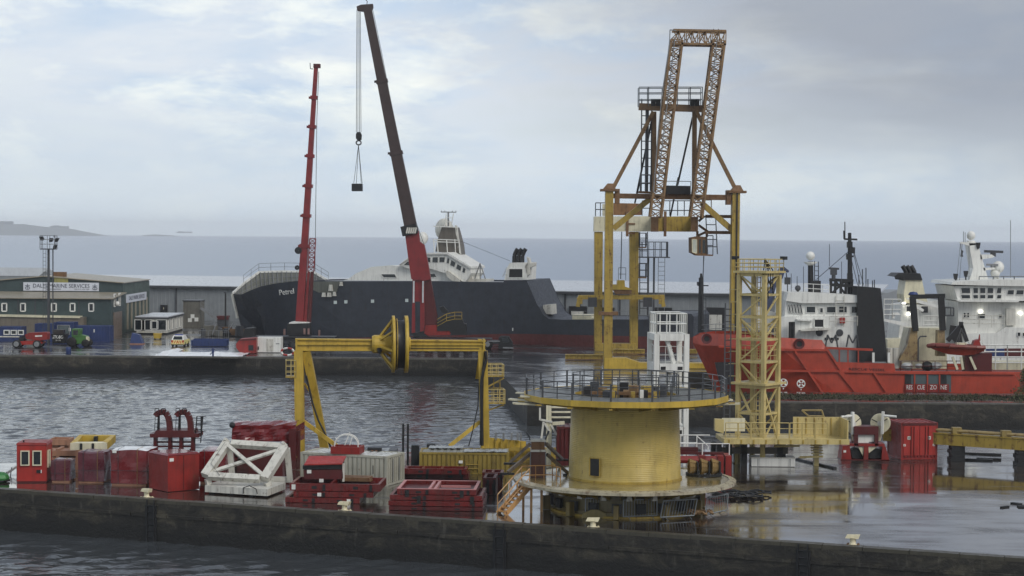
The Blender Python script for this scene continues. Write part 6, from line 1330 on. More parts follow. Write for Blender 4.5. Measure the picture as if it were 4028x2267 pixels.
# red machinery cabin at the far left
c, ww, hh = front(Z5(98, 0)[0], Z5(545, 0)[0], Z5(0, 1140)[1], Z5(0, 560)[1], R(4)); dp = 1.9
T = thing('machinery_cabin', 'small bright red cabin with two white framed windows at the left end of the pier', 'cabin', (c.x, c.y, 0), R(4))
bx(T, 'wall', redb, -ww/2, ww/2, 0, dp, .08, hh-.05); m = MB(); m.hexa([(-ww/2-.05, -.05, hh-.05), (ww/2+.05, -.05, hh-.05), (ww/2+.05, dp+.05, hh-.05), (-ww/2-.05, dp+.05, hh-.05), (-ww/2+.03, .03, hh+.08), (ww/2-.03, .03, hh+.08), (ww/2-.03, dp-.03, hh+.08), (-ww/2+.03, dp-.03, hh+.08)]); m.build('roof', redp, T)
for f_ in (.285, .69): window(T, (-ww/2+ww*f_, -.02, hh*.64), .46, .82, (0, -1, 0), creamp, glass, .06)
window(T, (ww/2+.02, .55, hh*.6), .5, .95, (1, 0, 0), creamp, glass, .06)
bx(T, 'control_panel', black, ww*.17, ww*.31, -.05, -.004, hh*.25, hh*.33); bx(T, 'control_label', white, ww*.315, ww*.34, -.05, -.004, hh*.25, hh*.33); bx(T, 'base_skid', redd, -ww/2+.02, ww/2-.02, .02, dp-.02, 0, .08)
m = MB(); m.tube((-ww*.3, .3, hh+.05), (-ww*.3, .3, hh+.2), .05); m.build('roof_vent', black, T)
tarpbox(Z5(615, 0)[0], Z5(895, 0)[0], Z5(0, 1140)[1], Z5(0, 800)[1], 1.4, R(0), tarpd, 'small low maroon covered crate beside the red cabin', tagp=None)
tarpbox(Z5(1015, 0)[0], Z5(1410, 0)[0], Z5(0, 1150)[1], Z5(0, 680)[1], 1.9, R(-2), tarpd, 'tall maroon covered crate under the yellow square frame')
tarpbox(Z5(1508, 0)[0], Z5(2045, 0)[0], Z5(0, 1190)[1], Z5(0, 640)[1], 2.0, R(-8), tarp, 'large red covered crate with white plastic laid over its top', tagp=(.06, .9), top=paint('white plastic cover', (226, 228, 230), dirt=.2, rough=.15))
# the crate set cornerwise
co = gd(Z6(345, 1235)); rz = R(40); Y = co.y; s = F/Y
wr = (Z6(778, 0)[0]-Z6(345, 0)[0])/(s*(math.cos(rz)-math.sin(rz)*co.x/Y)); dl = (Z6(345, 0)[0]-Z6(88, 0)[0])/(s*(math.sin(rz)+math.cos(rz)*co.x/Y))
hh = (Z6(0, 1235)[1]-Z6(0, 735)[1])/s
T = thing('covered_crate', 'large plain red crate turned with one corner towards the water', 'crate', (co.x, co.y, 0), rz)
m = MB(); 
m.hexa([(0, 0, .03), (wr, 0, .03), (wr, dl, .03), (0, dl, .03), (0, 0, hh), (wr, 0, hh), (wr, dl, hh), (0, dl, hh)]); m.build('wall', redp, T); m = MB(); m.hexa([(-.04, -.04, hh+.005), (wr+.04, -.04, hh+.005), (wr+.04, dl+.04, hh+.005), (-.04, dl+.04, hh+.005), (.1, .1, hh+.1), (wr-.1, .1, hh+.1), (wr-.1, dl-.1, hh+.1), (.1, dl-.1, hh+.1)]); m.build('lid', tarp, T); bx(T, 'paper_label', white, .1, .36, -.03, -.004, hh*.84, hh*.84+.18); bx(T, 'seam', redd, wr*.5-.02, wr*.5+.02, -.02, -.004, .1, hh-.05)
# timber and tan boxes behind the crates
zt = [at(Z5(x, y), 114.5).z for x, y in ((640, 645), (640, 745))]
a, b_ = at(Z5(600, 700), 114.5), at(Z5(1060, 700), 114.5)
T = thing('timber_stack', 'stack of long pinkish timber baulks behind the maroon crates', 'timber', (a.x, 114.5, 0)); n_ = 0
z = .12; k = 0
for p in range(3): bx(T, 'bearer', timber, .4+p*1.1, .6+p*1.1, 0, 1.4, 0, .12)
while z < at(Z5(640, 590), 114.5).z-.2:
    for q in range(3): bx(T, 'baulk', timber, -.15+.07*((k*7+q*3) % 5), b_.x-a.x+.1*((k*5+q*2) % 4), .02+q*.46, .42+q*.46, z, z+.32)
    z += .44; k += 1
    if z < 2.2: [bx(T, 'spacer', timber, .35+p*1.2, .55+p*1.2, .02, 1.4, z-.12+.003, z-.003) for p in range(3)]
a, b_ = at(Z5(580, 560), 117), at(Z5(880, 560), 117); zb_, z1 = at(Z5(700, 580), 117).z, at(Z5(700, 492), 117).z
T = thing('open_crate', 'open topped tan crate on the timber behind the red cabin', 'crate', (a.x, 117, zb_)); wq, hq = b_.x-a.x, z1-zb_
for nm, x0, x1_, y0, y1_ in (('front_panel', 0, wq, 0, .1), ('back_panel', 0, wq, 1.3, 1.4), ('end_panel', 0, .1, .1, 1.3), ('end_panel', wq-.1, wq, .1, 1.3)): bx(T, nm, timber, x0, x1_, y0, y1_, 0, hq)
bx(T, 'corner_post', timber, wq-.12, wq+.1, -.1, 0, 0, hq+.03); bx(T, 'base', timber, .1, wq-.1, .1, 1.3, 0, .08)
m = MB(); [m.bb(x-.25, x+.25, .2, 1.2, -zb_, -.003) for x in (.3, wq-.3)]; m.build('support_block', timber, T)
# yellow square frame lying tilted on top
fr0 = [at(Z5(900, 548), 112.2), at(Z5(1455, 545), 112.2), at(Z5(1585, 425), 114.6), at(Z5(1040, 420), 114.6)]
T = thing('yellow_hatch_frame', 'yellow square steel frame lying on top of the maroon crate', 'frame', tuple(fr0[0]-Vector((0, 0, .5))))
ins = [fr0[0].lerp(fr0[2], .16), fr0[1].lerp(fr0[3], .16), fr0[2].lerp(fr0[0], .12), fr0[3].lerp(fr0[1], .12)]
for i in range(4):
    j = (i+1) % 4; m = MB(T); o = Vector((0, 0, -.42)); m.hexa([fr0[i]+o, fr0[j]+o, ins[j]+o, ins[i]+o, fr0[i], fr0[j], ins[j], ins[i]]); m.build('side_beam', creamp if i in (0,) else yel, T)
m = MB(T); c = (fr0[2]+fr0[3])/2; m.box((c.x, c.y-.4, c.z-.25), (.2, .5, .4)); m.build('bracket', black, T)
for t_ in (.3, .62): m = MB(T); p = fr0[0].lerp(fr0[1], t_)+Vector((0, -.03, -.2)); m.box(p, (.14, .05, .36)); m.build('bracket', black, T)
m = MB(T); p0, p1 = ins[0].lerp(ins[3], .5), ins[1].lerp(ins[2], .5); m.bar(p0+Vector((0, 0, -.3)), p1+Vector((0, 0, -.3)), .1); m.build('cross_bar', yelold, T)
# goosenecked loading head behind the crates
Y = 113.5; T = thing('pipe_chute_stand', 'dark red stand with two curved goosenecks and a small caged ladder', 'machine', (at(Z6(430, 600), Y).x, Y, 0))
GP = Pl((0, Y, 0), 0)
pr(T, 'base_frame', redd, Z6, [(100, 490), (100, 440), (160, 440), (180, 395), (690, 395), (700, 435), (770, 435), (765, 490)], GP, 1.6)
for x in (170, 370, 520, 680): pr(T, 'leg', redd, Z6, [(x-24, 700), (x+24, 700), (x+20, 485), (x-20, 485)], Pl((0, Y+.2, 0), 0), .5)
for y in (540, 600): pr(T, 'cross_rail', redd, Z6, [(150, y+22), (700, y+22), (700, y), (150, y)], Pl((0, Y+.4, 0), 0), .15)
m = MB(T); m.bar(GP(Z6(170, 640), 1), GP(Z6(170, 1000), 1), .3); m.bar(GP(Z6(680, 640), 1), GP(Z6(680, 1000), 1), .3); q1 = GP(Z6(170, 1000), 1); q1.z = 0
m.build('rear_leg', redd, T)
for x0 in (0, 285):
    pts = [(195+x0, 175), (230+x0, 150), (275+x0, 140), (315+x0, 150), (345+x0, 195), (365+x0, 260), (372+x0, 330), (372+x0, 400)]
    m = MB(T)
    for i, (p, q) in enumerate(zip(pts[:-1], pts[1:])): m.bar(GP(Z6(*p), .5), GP(Z6(*q), .5), .34, .30, (0, 1, 0))
    m.build('gooseneck', redd, T)
    m = MB(T); m.bar(GP(Z6(200+x0, 165), .3), GP(Z6(180+x0, 190), .3), .3, .5, (0, 1, 0)); m.build('gooseneck_lip', redd, T)
    for x in (215, 230): m = MB(T); m.bar(GP(Z6(x+x0, 190), .2+(x-215)*.05), GP(Z6(x+x0, 395), .2+(x-215)*.05), .06); m.build('strut', black, T)
    m = MB(T); [m.path([GP(Z6(a+x0, 155), .2), GP(Z6(a+x0, 95), .2), GP(Z6(a+x0+50, 95), .2), GP(Z6(a+x0+50, 140), .2)], .022, 4) for a in (172, 262)]; m.ladder(GP(Z6(165+x0, 395), .1), GP(Z6(178+x0, 150), .1), (.16, 0, 0), .2, .018, .012); m.build('guard_rail', black, T)
m = MB(T); m.ladder(GP(Z6(710, 560), .2), GP(Z6(742, 200), .2), (.36, 0, 0), .25, .035, .022)
for y in (200, 300, 400): m.path([GP(Z6(745, y), .2), GP(Z6(800, y+5), -.3), GP(Z6(868, y), .2), GP(Z6(800, y), .7), GP(Z6(745, y), .2)], .02, 4)
m.bar(GP(Z6(802, 200), .1), GP(Z6(802, 410), .1), .1); m.build('caged_ladder', black, T)
# long covered box behind, between crate and white frame
tarpbox(Z6(770, 0)[0], Z6(1120, 0)[0], Z6(0, 1120)[1], Z6(0, 665)[1], 2.6, R(-4), tarp, 'low red covered crate half hidden behind the white tilted frame')
# tall tarpaulined load on the back of the pier
Yb = 121.5; q = [at(Z6(x, y), Yb) for x, y in ((1210, 560), (2085, 560), (2085, 340), (1220, 345))]
T = thing('covered_load', 'tall load under a shiny crimson tarpaulin on red posts', 'covered load', (q[0].x, Yb, 0))
m = MB(T); nx, nz_, nyy = 14, 6, 5
def TL(s_, t_): p = q[0].lerp(q[1], s_); p2 = q[3].lerp(q[2], s_); r_ = p.lerp(p2, t_); r_.y += .12*math.sin(s_*21+t_*3)*(1-t_)+.1*mnoise.noise((s_*6, t_*3, 0)); r_.x += .05*mnoise.noise((s_*5, t_*4, 7)); return r_
b0 = 0
for j in range(nz_+1):
    for i in range(nx+1): m.v.append(m.M @ TL(i/nx, j/nz_))
for j in range(nyy+1):
    for i in range(nx+1):
        p = TL(i/nx, 1); p = p+Vector((0, (j/nyy)*2.4, .10+.16*math.sin(math.pi*j/nyy)+.1*mnoise.noise((i*.6, j*.8, 4)))) ; m.v.append(m.M @ p)
for i_ in range(2):
    o = (nz_+1)*(nx+1)*i_; rws = nz_ if i_ == 0 else nyy
    for j in range(rws):
        for i in range(nx): m.f.append((o+j*(nx+1)+i, o+j*(nx+1)+i+1, o+(j+1)*(nx+1)+i+1, o+(j+1)*(nx+1)+i))
a_, b2 = (nz_)*(nx+1), (nz_+1)*(nx+1)
for i in range(nx): m.f.append((a_+i, a_+i+1, b2+i+1, b2+i))
m.add([q[1], q[1]+Vector((.3, 2.4, 0)), q[2]+Vector((.3, 2.4, .1)), q[2]], [(0, 1, 2, 3)]); m.add([q[0], q[0]+Vector((0, 2.4, 0)), q[3]+Vector((0, 2.4, .1)), q[3]], [(0, 1, 2, 3)]); m.build('tarpaulin', tarp, T)
for x0, x1_, yt, yy in ((1985, 2085, 380, -.3), (2100, 2140, 400, .2), (1240, 1290, 560, .3)):
    a, b_ = at(Z6(x0, 1180), Yb+yy), at(Z6(x1_, yt), Yb+yy); m = MB(T); m.bb(a.x, b_.x, Yb+yy, Yb+yy+.3, 0, b_.z); m.build('post', redd, T)
for k in range(3): a, b_ = at(Z6(1215, 0), Yb), at(Z6(2080, 0), Yb); m = MB(T); m.bb(a.x, b_.x, Yb+.3+k*.9, Yb+.5+k*.9, .1, q[0].z+.1); m.build('load_panel', redd, T)
c = at(Z6(1220, 320), Yb); m = MB(T); m.sphere((c.x, c.y, c.z), .2, 10, 6); m.build('corner_cap', black, T)
# shallow dark red frame leaning behind the white container
# white tilted steel frame on its box base
Y = 103.5; b0 = gd(Z6(850, 1250)); 
T = thing('tilted_steel_frame', 'rust streaked white steel frame with X bracing tilted on a white box base', 'frame', (b0.x, b0.y, 0))
p0, p1, p2 = gd(Z6(850, 1252)), gd(Z6(1700, 1310)), gd(Z6(1945, 1215)); p3 = p0+(p2-p1); hb_ = (Z6(0, 1252)[1]-Z6(0, 1160)[1])/(F/b0.y)
m = MB(T); m.hexa([p0+Vector((0, 0, .1)), p1+Vector((0, 0, .1)), p2+Vector((0, 0, .1)), p3+Vector((0, 0, .1))]+[p+Vector((0, 0, .1+hb_)) for p in (p0, p1, p2, p3)]); base_ = m.build('base_box', whiteold, T)
for t_ in (.1, .4, .75): m = MB(T); c = p0.lerp(p1, t_)+Vector((0, .3, 0)); m.box((c.x, c.y, .05), (.3, .3, .1)); m.build('foot', black, T)
m = MB(T); m.path([(p0.lerp(p1, .62)+Vector((0, -.05, .15+hb_*f_))) for f_ in (0, .5, .9)]+[p0.lerp(p1, .72)+Vector((0, -.1, hb_+.25)), p0.lerp(p1, .82)+Vector((0, -.1, hb_+.1)), p0.lerp(p1, .84)+Vector((0, -.05, .2))], .025); m.build('hose', black, T)
yb_ = b0.y+.1
lo0, lo1 = at(Z6(850, 1010), yb_), at(Z6(1660, 1055), yb_-.45); hi0, hi1 = at(Z6(1150, 570), yb_+1.5), at(Z6(1935, 620), yb_+1.1)
up_ = (lo1-lo0).cross(hi0-lo0).normalized()
def fb(p, q, w_, h_, nm='beam'): m = MB(T); m.bar(p, q, w_, h_, up_); return m.build(nm, whiteold, T)
fb(lo0, hi0, .46, .40, 'side_beam'); fb(lo1, hi1, .50, .42, 'side_beam'); e = (lo1-lo0).normalized()
fb(lo0+e*.25, lo1-e*.27, .34, .36, 'lower_beam'); fb(hi0+e*.25, hi1-e*.27, .34, .36, 'upper_beam')
off = up_*(-.02)
fb(lo0.lerp(hi0, .12)+e*.2, hi1.lerp(lo1, .1)-e*.25, .2, .14, 'brace'); fb(lo1.lerp(hi1, .1)-e*.25+up_*.15, hi0.lerp(lo0, .1)+e*.2+up_*.15, .2, .14, 'brace')
for p, w_ in ((lo0, .3), (lo1, .34)):
    m = MB(T); m.bar(p+Vector((.12, .15, -.18)), Vector((p.x+.2, p.y+.2, hb_+.1)), w_); m.build('stub_leg', whiteold, T)
for p in (hi0, hi1):
    m = MB(T); m.bar(p+Vector((.1, .25, -.1)), Vector((p.x+.25, p.y+.5, hb_+.1)), .3, .34); m.build('rear_post', whiteold, T)
    m = MB(T); m.bar(p+Vector((.05, .15, .05)), p+Vector((-.12, -.1, .28)), .16); m.build('lug', whiteold, T)
m = MB(T); m.bar(Vector((hi0.x+.25, hi0.y+.5, .6)), Vector((hi1.x+.25, hi1.y+.5, .6)), .3); m.build('rear_beam', whiteold, T)
m = MB(T); pts = [lo0.lerp(hi0, .95)+up_*.28, lo0.lerp(hi0, .3)+up_*.26, lo0.lerp(lo1, .25)+up_*.22, lo0.lerp(lo1, .28)+Vector((0, -.2, -.3))]; m.path(pts, .014, 4); m.build('lashing_rope', dgrey, T)
T = thing('red_drum_unit', 'bright red unit glimpsed through the white tilted frame', 'machine', tuple(gd(Z6(1640, 1080))), R(-10)); T.location.z = 0
bx(T, 'housing', redb, -.9, .9, .3, 1.4, .1, 1.15); bx(T, 'skid', black, -.95, .95, .25, 1.45, 0, .1); bx(T, 'chain_guard', yel, .95, 1.1, .3, .5, .1, 1.0)
m = MB(T); c = at(Z6(1690, 585), Yb-6); a = toL(T, c)
T = thing('glass_lid_case', 'low case with a grey sloping panel behind the white tilted frame', 'case', (at(Z6(1690, 600), 111).x, 111, 0))
m = MB(T); q = [at(Z6(x, y), Y_) for x, y, Y_ in ((1445, 615, 110.6), (1905, 620, 110.6), (1925, 545, 111.8), (1470, 540, 111.8))]; m.hexa([p-Vector((0, 0, .08)) for p in q]+q); m.build('sloping_panel', galv, T)
m = MB(T); m.bb(q[0].x, q[1].x, 110.6, 111.8, 0, q[0].z-.1); m.build('case', redd, T)
# ------------------------------------------------------------------ containers and red stacks in the middle
c, ww, hh = front(Z7(205, 0)[0], Z7(1125, 0)[0], Z7(0, 590)[1], Z7(0, 270)[1], R(-21)); 
cR = gd(Z7(1180, 600)); s = F/cR.y
T = thing('shipping_container', 'greyish white corrugated container with a red tray and white hoop on its roof', 'container', (cR.x-2.8*math.cos(R(-21)), cR.y-2.8*math.sin(R(-21)), 0), R(-21))
hW = (Z7(0, 600)[1]-Z7(0, 268)[1])/s; corr(T, 5.6, 2.44, hW, paint('grey white container', (176, 174, 160), dirt=.4, rust=.08), paint('pale roof', (200, 202, 200), dirt=.3, rough=.25))
bx(T, 'door_bar', grey, 2.83, 2.86, .75, .8, .2, hW-.2); bx(T, 'door_bar', grey, 2.83, 2.86, 1.65, 1.7, .2, hW-.2); bx(T, 'drip_mark', black, 1.9, 1.94, -.02, -.004, hW*.4, hW*.68)
zc = hW; Yc = at(Z7(755, 200), 1).y
def onroof(p): return gd(p, zc+.02)
ta = onroof(Z7(560, 240)); tb = onroof(Z7(880, 248)); T0 = T
T = thing('red_tray', 'small red tray holding a white hoop frame on the white container roof', 'tray', tuple(ta), R(-8)); wt = (tb-ta).length; dtr = 1.3
for nm, x0, x1_, y0, y1_ in (('side_plate', 0, wt, 0, .1), ('side_plate', 0, wt, dtr-.1, dtr), ('end_plate', 0, .1, .1, dtr-.1), ('end_plate', wt-.1, wt, .1, dtr-.1)): bx(T, nm, redp, x0, x1_, y0, y1_, 0, .42)
bx(T, 'floor', redd, .1, wt-.1, .1, dtr-.1, 0, .08)
T = thing('white_hoop_frame', 'white arched tubular frame standing in the small red tray', 'hoop frame', tuple(ta+Vector((0, .3, .1)))); 
for yy in (.25, .8):
    m = MB(); m.path([(wt*.5-wt*.4*math.cos(i*math.pi/10), yy, .35+.62*math.sin(i*math.pi/10)) for i in range(11)], .035, 6); m.build('hoop', white, T)
m = MB(); [m.tube((wt*.5-wt*.4*math.cos(i*math.pi/10), .25, .35+.62*math.sin(i*math.pi/10)), (wt*.5-wt*.4*math.cos(i*math.pi/10)-.1, .8, .35+.62*math.sin(i*math.pi/10)), .025) for i in (2, 4, 6, 8)]
m.bar((wt*.45, .25, .35), (wt*.62, .25, 1.12), .05); m.bar((wt*.62, .25, .35), (wt*.72, .25, .95), .05); m.build('cross_tube', white, T)
m = MB(); [m.tube((wt*f_, yy, 0), (wt*f_, yy, .36), .035) for f_ in (.1, .9) for yy in (.25, .8)]; m.build('foot_tube', white, T)
T = thing('pipe_bundle', 'dark pipe lying on the right half of the white container roof', 'pipe', tuple(onroof(Z7(970, 205))), R(-8)); m = MB(); L_ = (onroof(Z7(1125, 208))-onroof(Z7(970, 205))).length; m.tube((0, 0, .1), (L_, 0, .1), .1, n=8); m.build('pipe', black, T); m = MB(); [m.box((x, 0, .02), (.1, .3, .04)) for x in (.3, L_-.3)]; m.build('chock', timber, T)
c, ww, hh = front(Z7(1540, 0)[0], Z7(2520, 0)[0], Z7(0, 470)[1], Z7(0, 225)[1], 0)
T = thing('shipping_container', 'dull yellow corrugated container with ladder and plastic sheeting on its roof', 'container', (c.x, c.y, 0), 0); ylc = paint('dull yellow container', (142, 122, 54), dirt=.85, rust=.15)
corr(T, ww, 2.44, hh, ylc, paint('dirty roof', (132, 132, 122), dirt=.6, rust=.1))
m = MB(); m.ladder((ww*.02, -.05, .1), (ww*.02, -.05, hh*.66), (ww*.145, 0, 0), .25, .03, .025); m.build('ladder', yelold, T); bx(T, 'notice', white, -ww*.06, -ww*.015, -.07, -.01, hh*.52, hh*.64)
TC = T; hY = hh
for (x0, x1_, y, seed, lab) in ((1640, 2020, 165, 3, 'crumpled white sheeting on the left of the yellow container roof'), (2030, 2510, 205, 8, 'crumpled silvery sheeting on the right of the yellow container roof')):
    a, b_ = gd(Z7(x0, y+25), hY), gd(Z7(x1_, y+25), hY); m = MB(); n1, n2 = 26, 8
    for j in range(n2+1):
        for i in range(n1+1): m.v.append(Vector((a.x+(b_.x-a.x)*i/n1, a.y+.1+1.3*j/n2+.1*mnoise.noise((i*.5, j, seed)), hY+.05+.10*abs(mnoise.noise((i*.8, j*.7, seed))))))
    m.f = [(j*(n1+1)+i, j*(n1+1)+i+1, (j+1)*(n1+1)+i+1, (j+1)*(n1+1)+i) for j in range(n2) for i in range(n1)]
    tag(m.build('crumpled_sheet', paint('silver sheet', (150, 154, 154), dirt=.6, rough=.25, var=.4), None), lab, 'sheet')
# red transport trays: frames of box beams with fork pockets, stacked
trayred = paint('scuffed tray red', (104, 26, 24), dirt=.7, var=.35, rust=.12, rough=.3)
def tray(label, x0, x1, yb, dep, rz, Z=0.0, h=.42, cross=(), name='transport_tray', mat=None, tops=None, tags=(), group='stacked red transport trays'):
    a, b = gd((x0, yb), Z), gd((x1, yb), Z); c = (a+b)/2; s = F/c.y; ww = (x1-x0)/(s*(math.cos(rz)-math.sin(rz)*c.x/c.y)); mt = mat or trayred
    T = thing(name, label, 'tray', (c.x, c.y, Z), rz, group)
    for nm, q in (('side_beam', (-ww/2, ww/2, 0, .16)), ('side_beam', (-ww/2, ww/2, dep-.16, dep)), ('end_beam', (-ww/2, -ww/2+.16, .16, dep-.16)), ('end_beam', (ww/2-.16, ww/2, .16, dep-.16))):
        o = bx(T, nm, mt, q[0], q[1], q[2], q[3], .02, h)
        if tops: bx(T, 'top_strip', tops, q[0], q[1], q[2], q[3], h+.003, h+.03, o)
    for f_ in cross: bx(T, 'cross_beam', tops or mt, -ww/2+ww*f_-.07, -ww/2+ww*f_+.07, .165, dep-.165, h*.4, h)
    bx(T, 'floor', redd, -ww/2+.165, ww/2-.165, .165, dep-.165, .06, .12)
    for f_ in (-.42, -.12, .10, .40): bx(T, 'side_lug', black if f_ in (-.12, .40) else mt, -ww/2+ww*(f_+.5)-.07, -ww/2+ww*(f_+.5)+.07, -.06, -.004, .02, h*.9)
    for f_ in (.27, .73): bx(T, 'fork_pocket', black, -ww/2+ww*f_-.14, -ww/2+ww*f_+.14, -.012, -.003, h*.3, h*.68)
    for f_ in tags: bx(T, 'paper_label', white, -ww/2+ww*f_, -ww/2+ww*f_+.22, -.03, -.014, h*.2, h*.85)
    return T, ww
tray('lowest red tray at the left front, nearest the quay edge, two white labels', Z7(60, 0)[0], Z7(880, 0)[0], Z7(0, 785)[1], 2.4, R(-4), 0, .30, (.5,), tags=(.83,))
tray('second red tray of the left stack, under the deep open tray', Z7(150, 0)[0], Z7(1030, 0)[0], Z7(0, 722)[1], 2.5, R(-3), .31, .30, (.33, .66), tags=(.3,))
T, wd = tray('deep open red tray with a white label, under the red roofed unit', Z7(110, 0)[0], Z7(1105, 0)[0], Z7(0, 655)[1], 2.9, R(-3), .62, .42, (.45,), tags=(.02,))
zt_ = .62+.42
c = gd(Z7(500, 520), zt_); Y = c.y; s = F/Y
T = thing('control_unit', 'squat red unit with sloping red roof standing on the deep open tray', 'machine', (c.x, Y, zt_-.5))
pr(T, 'body', redd, Z7, [(270, 520), (262, 420), (690, 410), (700, 500), (690, 520)], Y, 1.3); pr(T, 'dark_band', black, Z7, [(255, 410), (255, 370), (690, 355), (690, 408)], Y-.05, 1.3)
m = MB(T); q = [at(Z7(*p), yy) for p, yy in (((270, 355), Y-.2), ((690, 345), Y-.2), ((735, 262), Y+1.2), ((325, 262), Y+1.2))]; m.hexa([p-Vector((0, 0, .06)) for p in q]+q); m.build('roof', redb, T)
for x, y in ((325, 436), (460, 535)): c = at(Z7(x, y), Y-.06); m = MB(T); m.box((c.x, c.y, c.z), (.24, .04, .19)); m.build('paper_label', white, T)
c = at(Z7(700, 450), Y-.05); m = MB(T); m.box((c.x, c.y+.2, c.z), (.12, .3, 1.0)); m.build('hinge_post', whiteold, T)
a = at(Z7(830, 500), Y+.2); T = thing('brown_sheet_stack', 'rusty brown plates lying across the right of the deep open tray', 'plates', (a.x, a.y, a.z-.1), R(-6))
for k in range(3): bx(T, 'plate', rustm, -.95+.06*k, .9-.05*k, 0, 1.1, -.12+k*.07, -.06+k*.07)
# the right hand stack
tray('lowest red tray of the middle stack beside the stairs', Z7(1200, 0)[0], Z7(2235, 0)[0], Z7(0, 870)[1], 3.4, R(-3), 0, .22, (.33, .66), mat=redd)
tray('second red tray of the middle stack, its ends curved up', Z7(1195, 0)[0], Z7(2240, 0)[0], Z7(0, 820)[1], 3.4, R(-3), .24, .28, (.5,))
tray('third red tray of the middle stack with dark fork pockets', Z7(1210, 0)[0], Z7(2230, 0)[0], Z7(0, 756)[1], 3.4, R(-3), .54, .28, (.5,))
T, wd = tray('topmost red tray of the middle stack with pale pink upper rails', Z7(1290, 0)[0], Z7(2165, 0)[0], Z7(0, 695)[1], 3.6, R(-3), .83, .30, (.40, .47), tops=paint('faded pink rail', (188, 130, 128), dirt=.3))
bx(T, 'divider', paint('faded pink rail b', (180, 122, 120)), wd*.02, wd*.40, 1.7, 1.8, .18, .30)
for f_ in (-.37, .32): bx(T, 'clamp', black, wd*f_-.1, wd*f_+.1, -.09, -.004, -.1, .26)
for f_ in (-.22, .45): bx(T, 'clamp', black, wd*f_-.1, wd*f_+.1, -.14, -.09, -.45, -.03)
tray('red tray behind the middle stack, in front of the yellow container', Z7(1340, 0)[0], Z7(2080, 0)[0], Z7(0, 520)[1], 1.6, R(-2), .0, .34, (.5,), mat=redd)
tray('upper red tray in front of the yellow container', Z7(1365, 0)[0], Z7(2060, 0)[0], Z7(0, 468)[1], 1.4, R(-2), .35, .34, (.3, .6))
T, wd = tray('small red tray in front of the right end of the yellow container', Z7(2230, 0)[0], Z7(2460, 0)[0], Z7(0, 525)[1], 1.4, R(-2), .5, .42, (.5,)); bx(T, 'stand', redd, -wd/2+.05, wd/2-.05, .1, 1.3, -.5, .015)
tray('dark red tray squeezed between middle stack and stairs', Z7(2240, 0)[0], Z7(2380, 0)[0], Z7(0, 700)[1], 2.0, R(-3), 0, 1.0, (), mat=redd)
# dark gear seen between the containers on the back edge, with two thin posts
c = gd(Z7(1390, 420)); T = thing('mooring_gear', 'dark clutter of mooring gear between the white and yellow containers', 'gear', (c.x, c.y, 0)); rg = random.Random(4)
for k in range(9):
    x = rg.uniform(-1.7, 1.7); hh = rg.uniform(.5, 1.5); bx(T, 'gear_box', black if k % 3 else dgrey, x-.25, x+.25, 1+rg.uniform(0, 2), 3.2, 0, hh)
for x in (-.35, -.05): m = MB(); m.tube((x, 3.0, 0), (x, 3.0, 2.6), .07); m.build('post', black, T)
bx(T, 'white_box', white, -1.45, -.95, .3, .8, 0, .95); bx(T, 'box_mark', black, -1.3, -1.15, .28, .299, .6, .75)
# ------------------------------------------------------------------ yellow spooling gantry with the big sheave wheel
Y = 126.0; rzG = R(6)
gl, gr = at(ZM(250, 350), Y), at(ZM(1920, 355), Y)
c = (gl+gr)/2; T = thing('spooling_gantry', 'yellow spooling gantry: long beam on A-frame legs with a big sheave wheel', 'gantry', (c.x, Y, 0), rzG)
GPl = Pl(T.location, rzG)
def gp(x, y, off=0.0): return GPl(ZM(x, y), off)
def gq(nm, pts, dep, mat=yel, off=0.0): m = MB(T); m.prism([GPl(ZM(*p), off) for p in pts], GPl.n*dep); return m.build(nm, mat, T)
gq('beam_web', [(252, 398), (1900, 402), (1900, 320), (252, 308)], .34, yel, .12)
for (y0, y1_, y2_, y3_) in ((296, 308, 312, 324), (342, 352, 344, 354), (394, 404, 396, 406)):
    gq('beam_flange', [(248, y1_), (1922, y3_), (1922, y2_), (248, y0)], .58, yel, 0)
for x in (258, 1905): gq('end_plate', [(x-8, 404), (x+10, 404), (x+10, 300), (x-8, 300)], .6, yel, -.01)
for y in ((375, 380),): gq('dark_strip', [(1200, 384), (1865, 388), (1865, 382), (1200, 378)], .05, black, .07)  # thin black strip along the right part of the beam web
def glg(nm, p, q, w_, off0, off1, mat=yel, foot=False):
    a, b = gp(*p, off0), gp(*q, off1)
    if foot: b = a+(b-a)*((a.z)/(a.z-b.z))
    m = MB(T); m.bar(a, b, w_, w_, (0, 1, 0)); return m.build(nm, mat, T)
glg('leg', (280, 400), (290, 1200), .60, .3, .3, foot=True); glg('leg', (345, 400), (495, 1200), .55, .3, 2.2, foot=True)
glg('leg', (1895, 404), (1915, 1230), .62, .3, .3, foot=True); glg('leg', (1880, 410), (1850, 640), .30, .3, 1.4)
glg('brace', (310, 1015), (610, 1235), .26, .3, -.2); glg('brace', (1870, 1025), (1600, 1240), .26, .3, 0); glg('brace', (330, 690), (470, 900), .12, .3, 1.6)
gq('cable_duct', [(1868, 1230), (1895, 1230), (1905, 420), (1880, 640)], .3, black, -.1)
m = MB(T); m.path([gp(1918, 405, -.15), gp(1925, 480, -.15), gp(1900, 580, -.2), gp(1880, 700, -.2), gp(1885, 900, -.2), gp(1890, 1235, -.2)], .1, 6); m.build('power_cable', black, T)
m = MB(T); m.path([gp(345, 620, .1), gp(400, 860, .1), gp(450, 1010, .1), gp(520, 1150, .1), gp(560, 1250, .1)], .07, 6); m.build('hanging_cable', black, T)
m = MB(T); m.path([gp(1862, 680, .1), gp(1850, 900, .1), gp(1800, 1130, .1), gp(1770, 1240, .1)], .04, 5); m.build('hanging_cable', black, T)
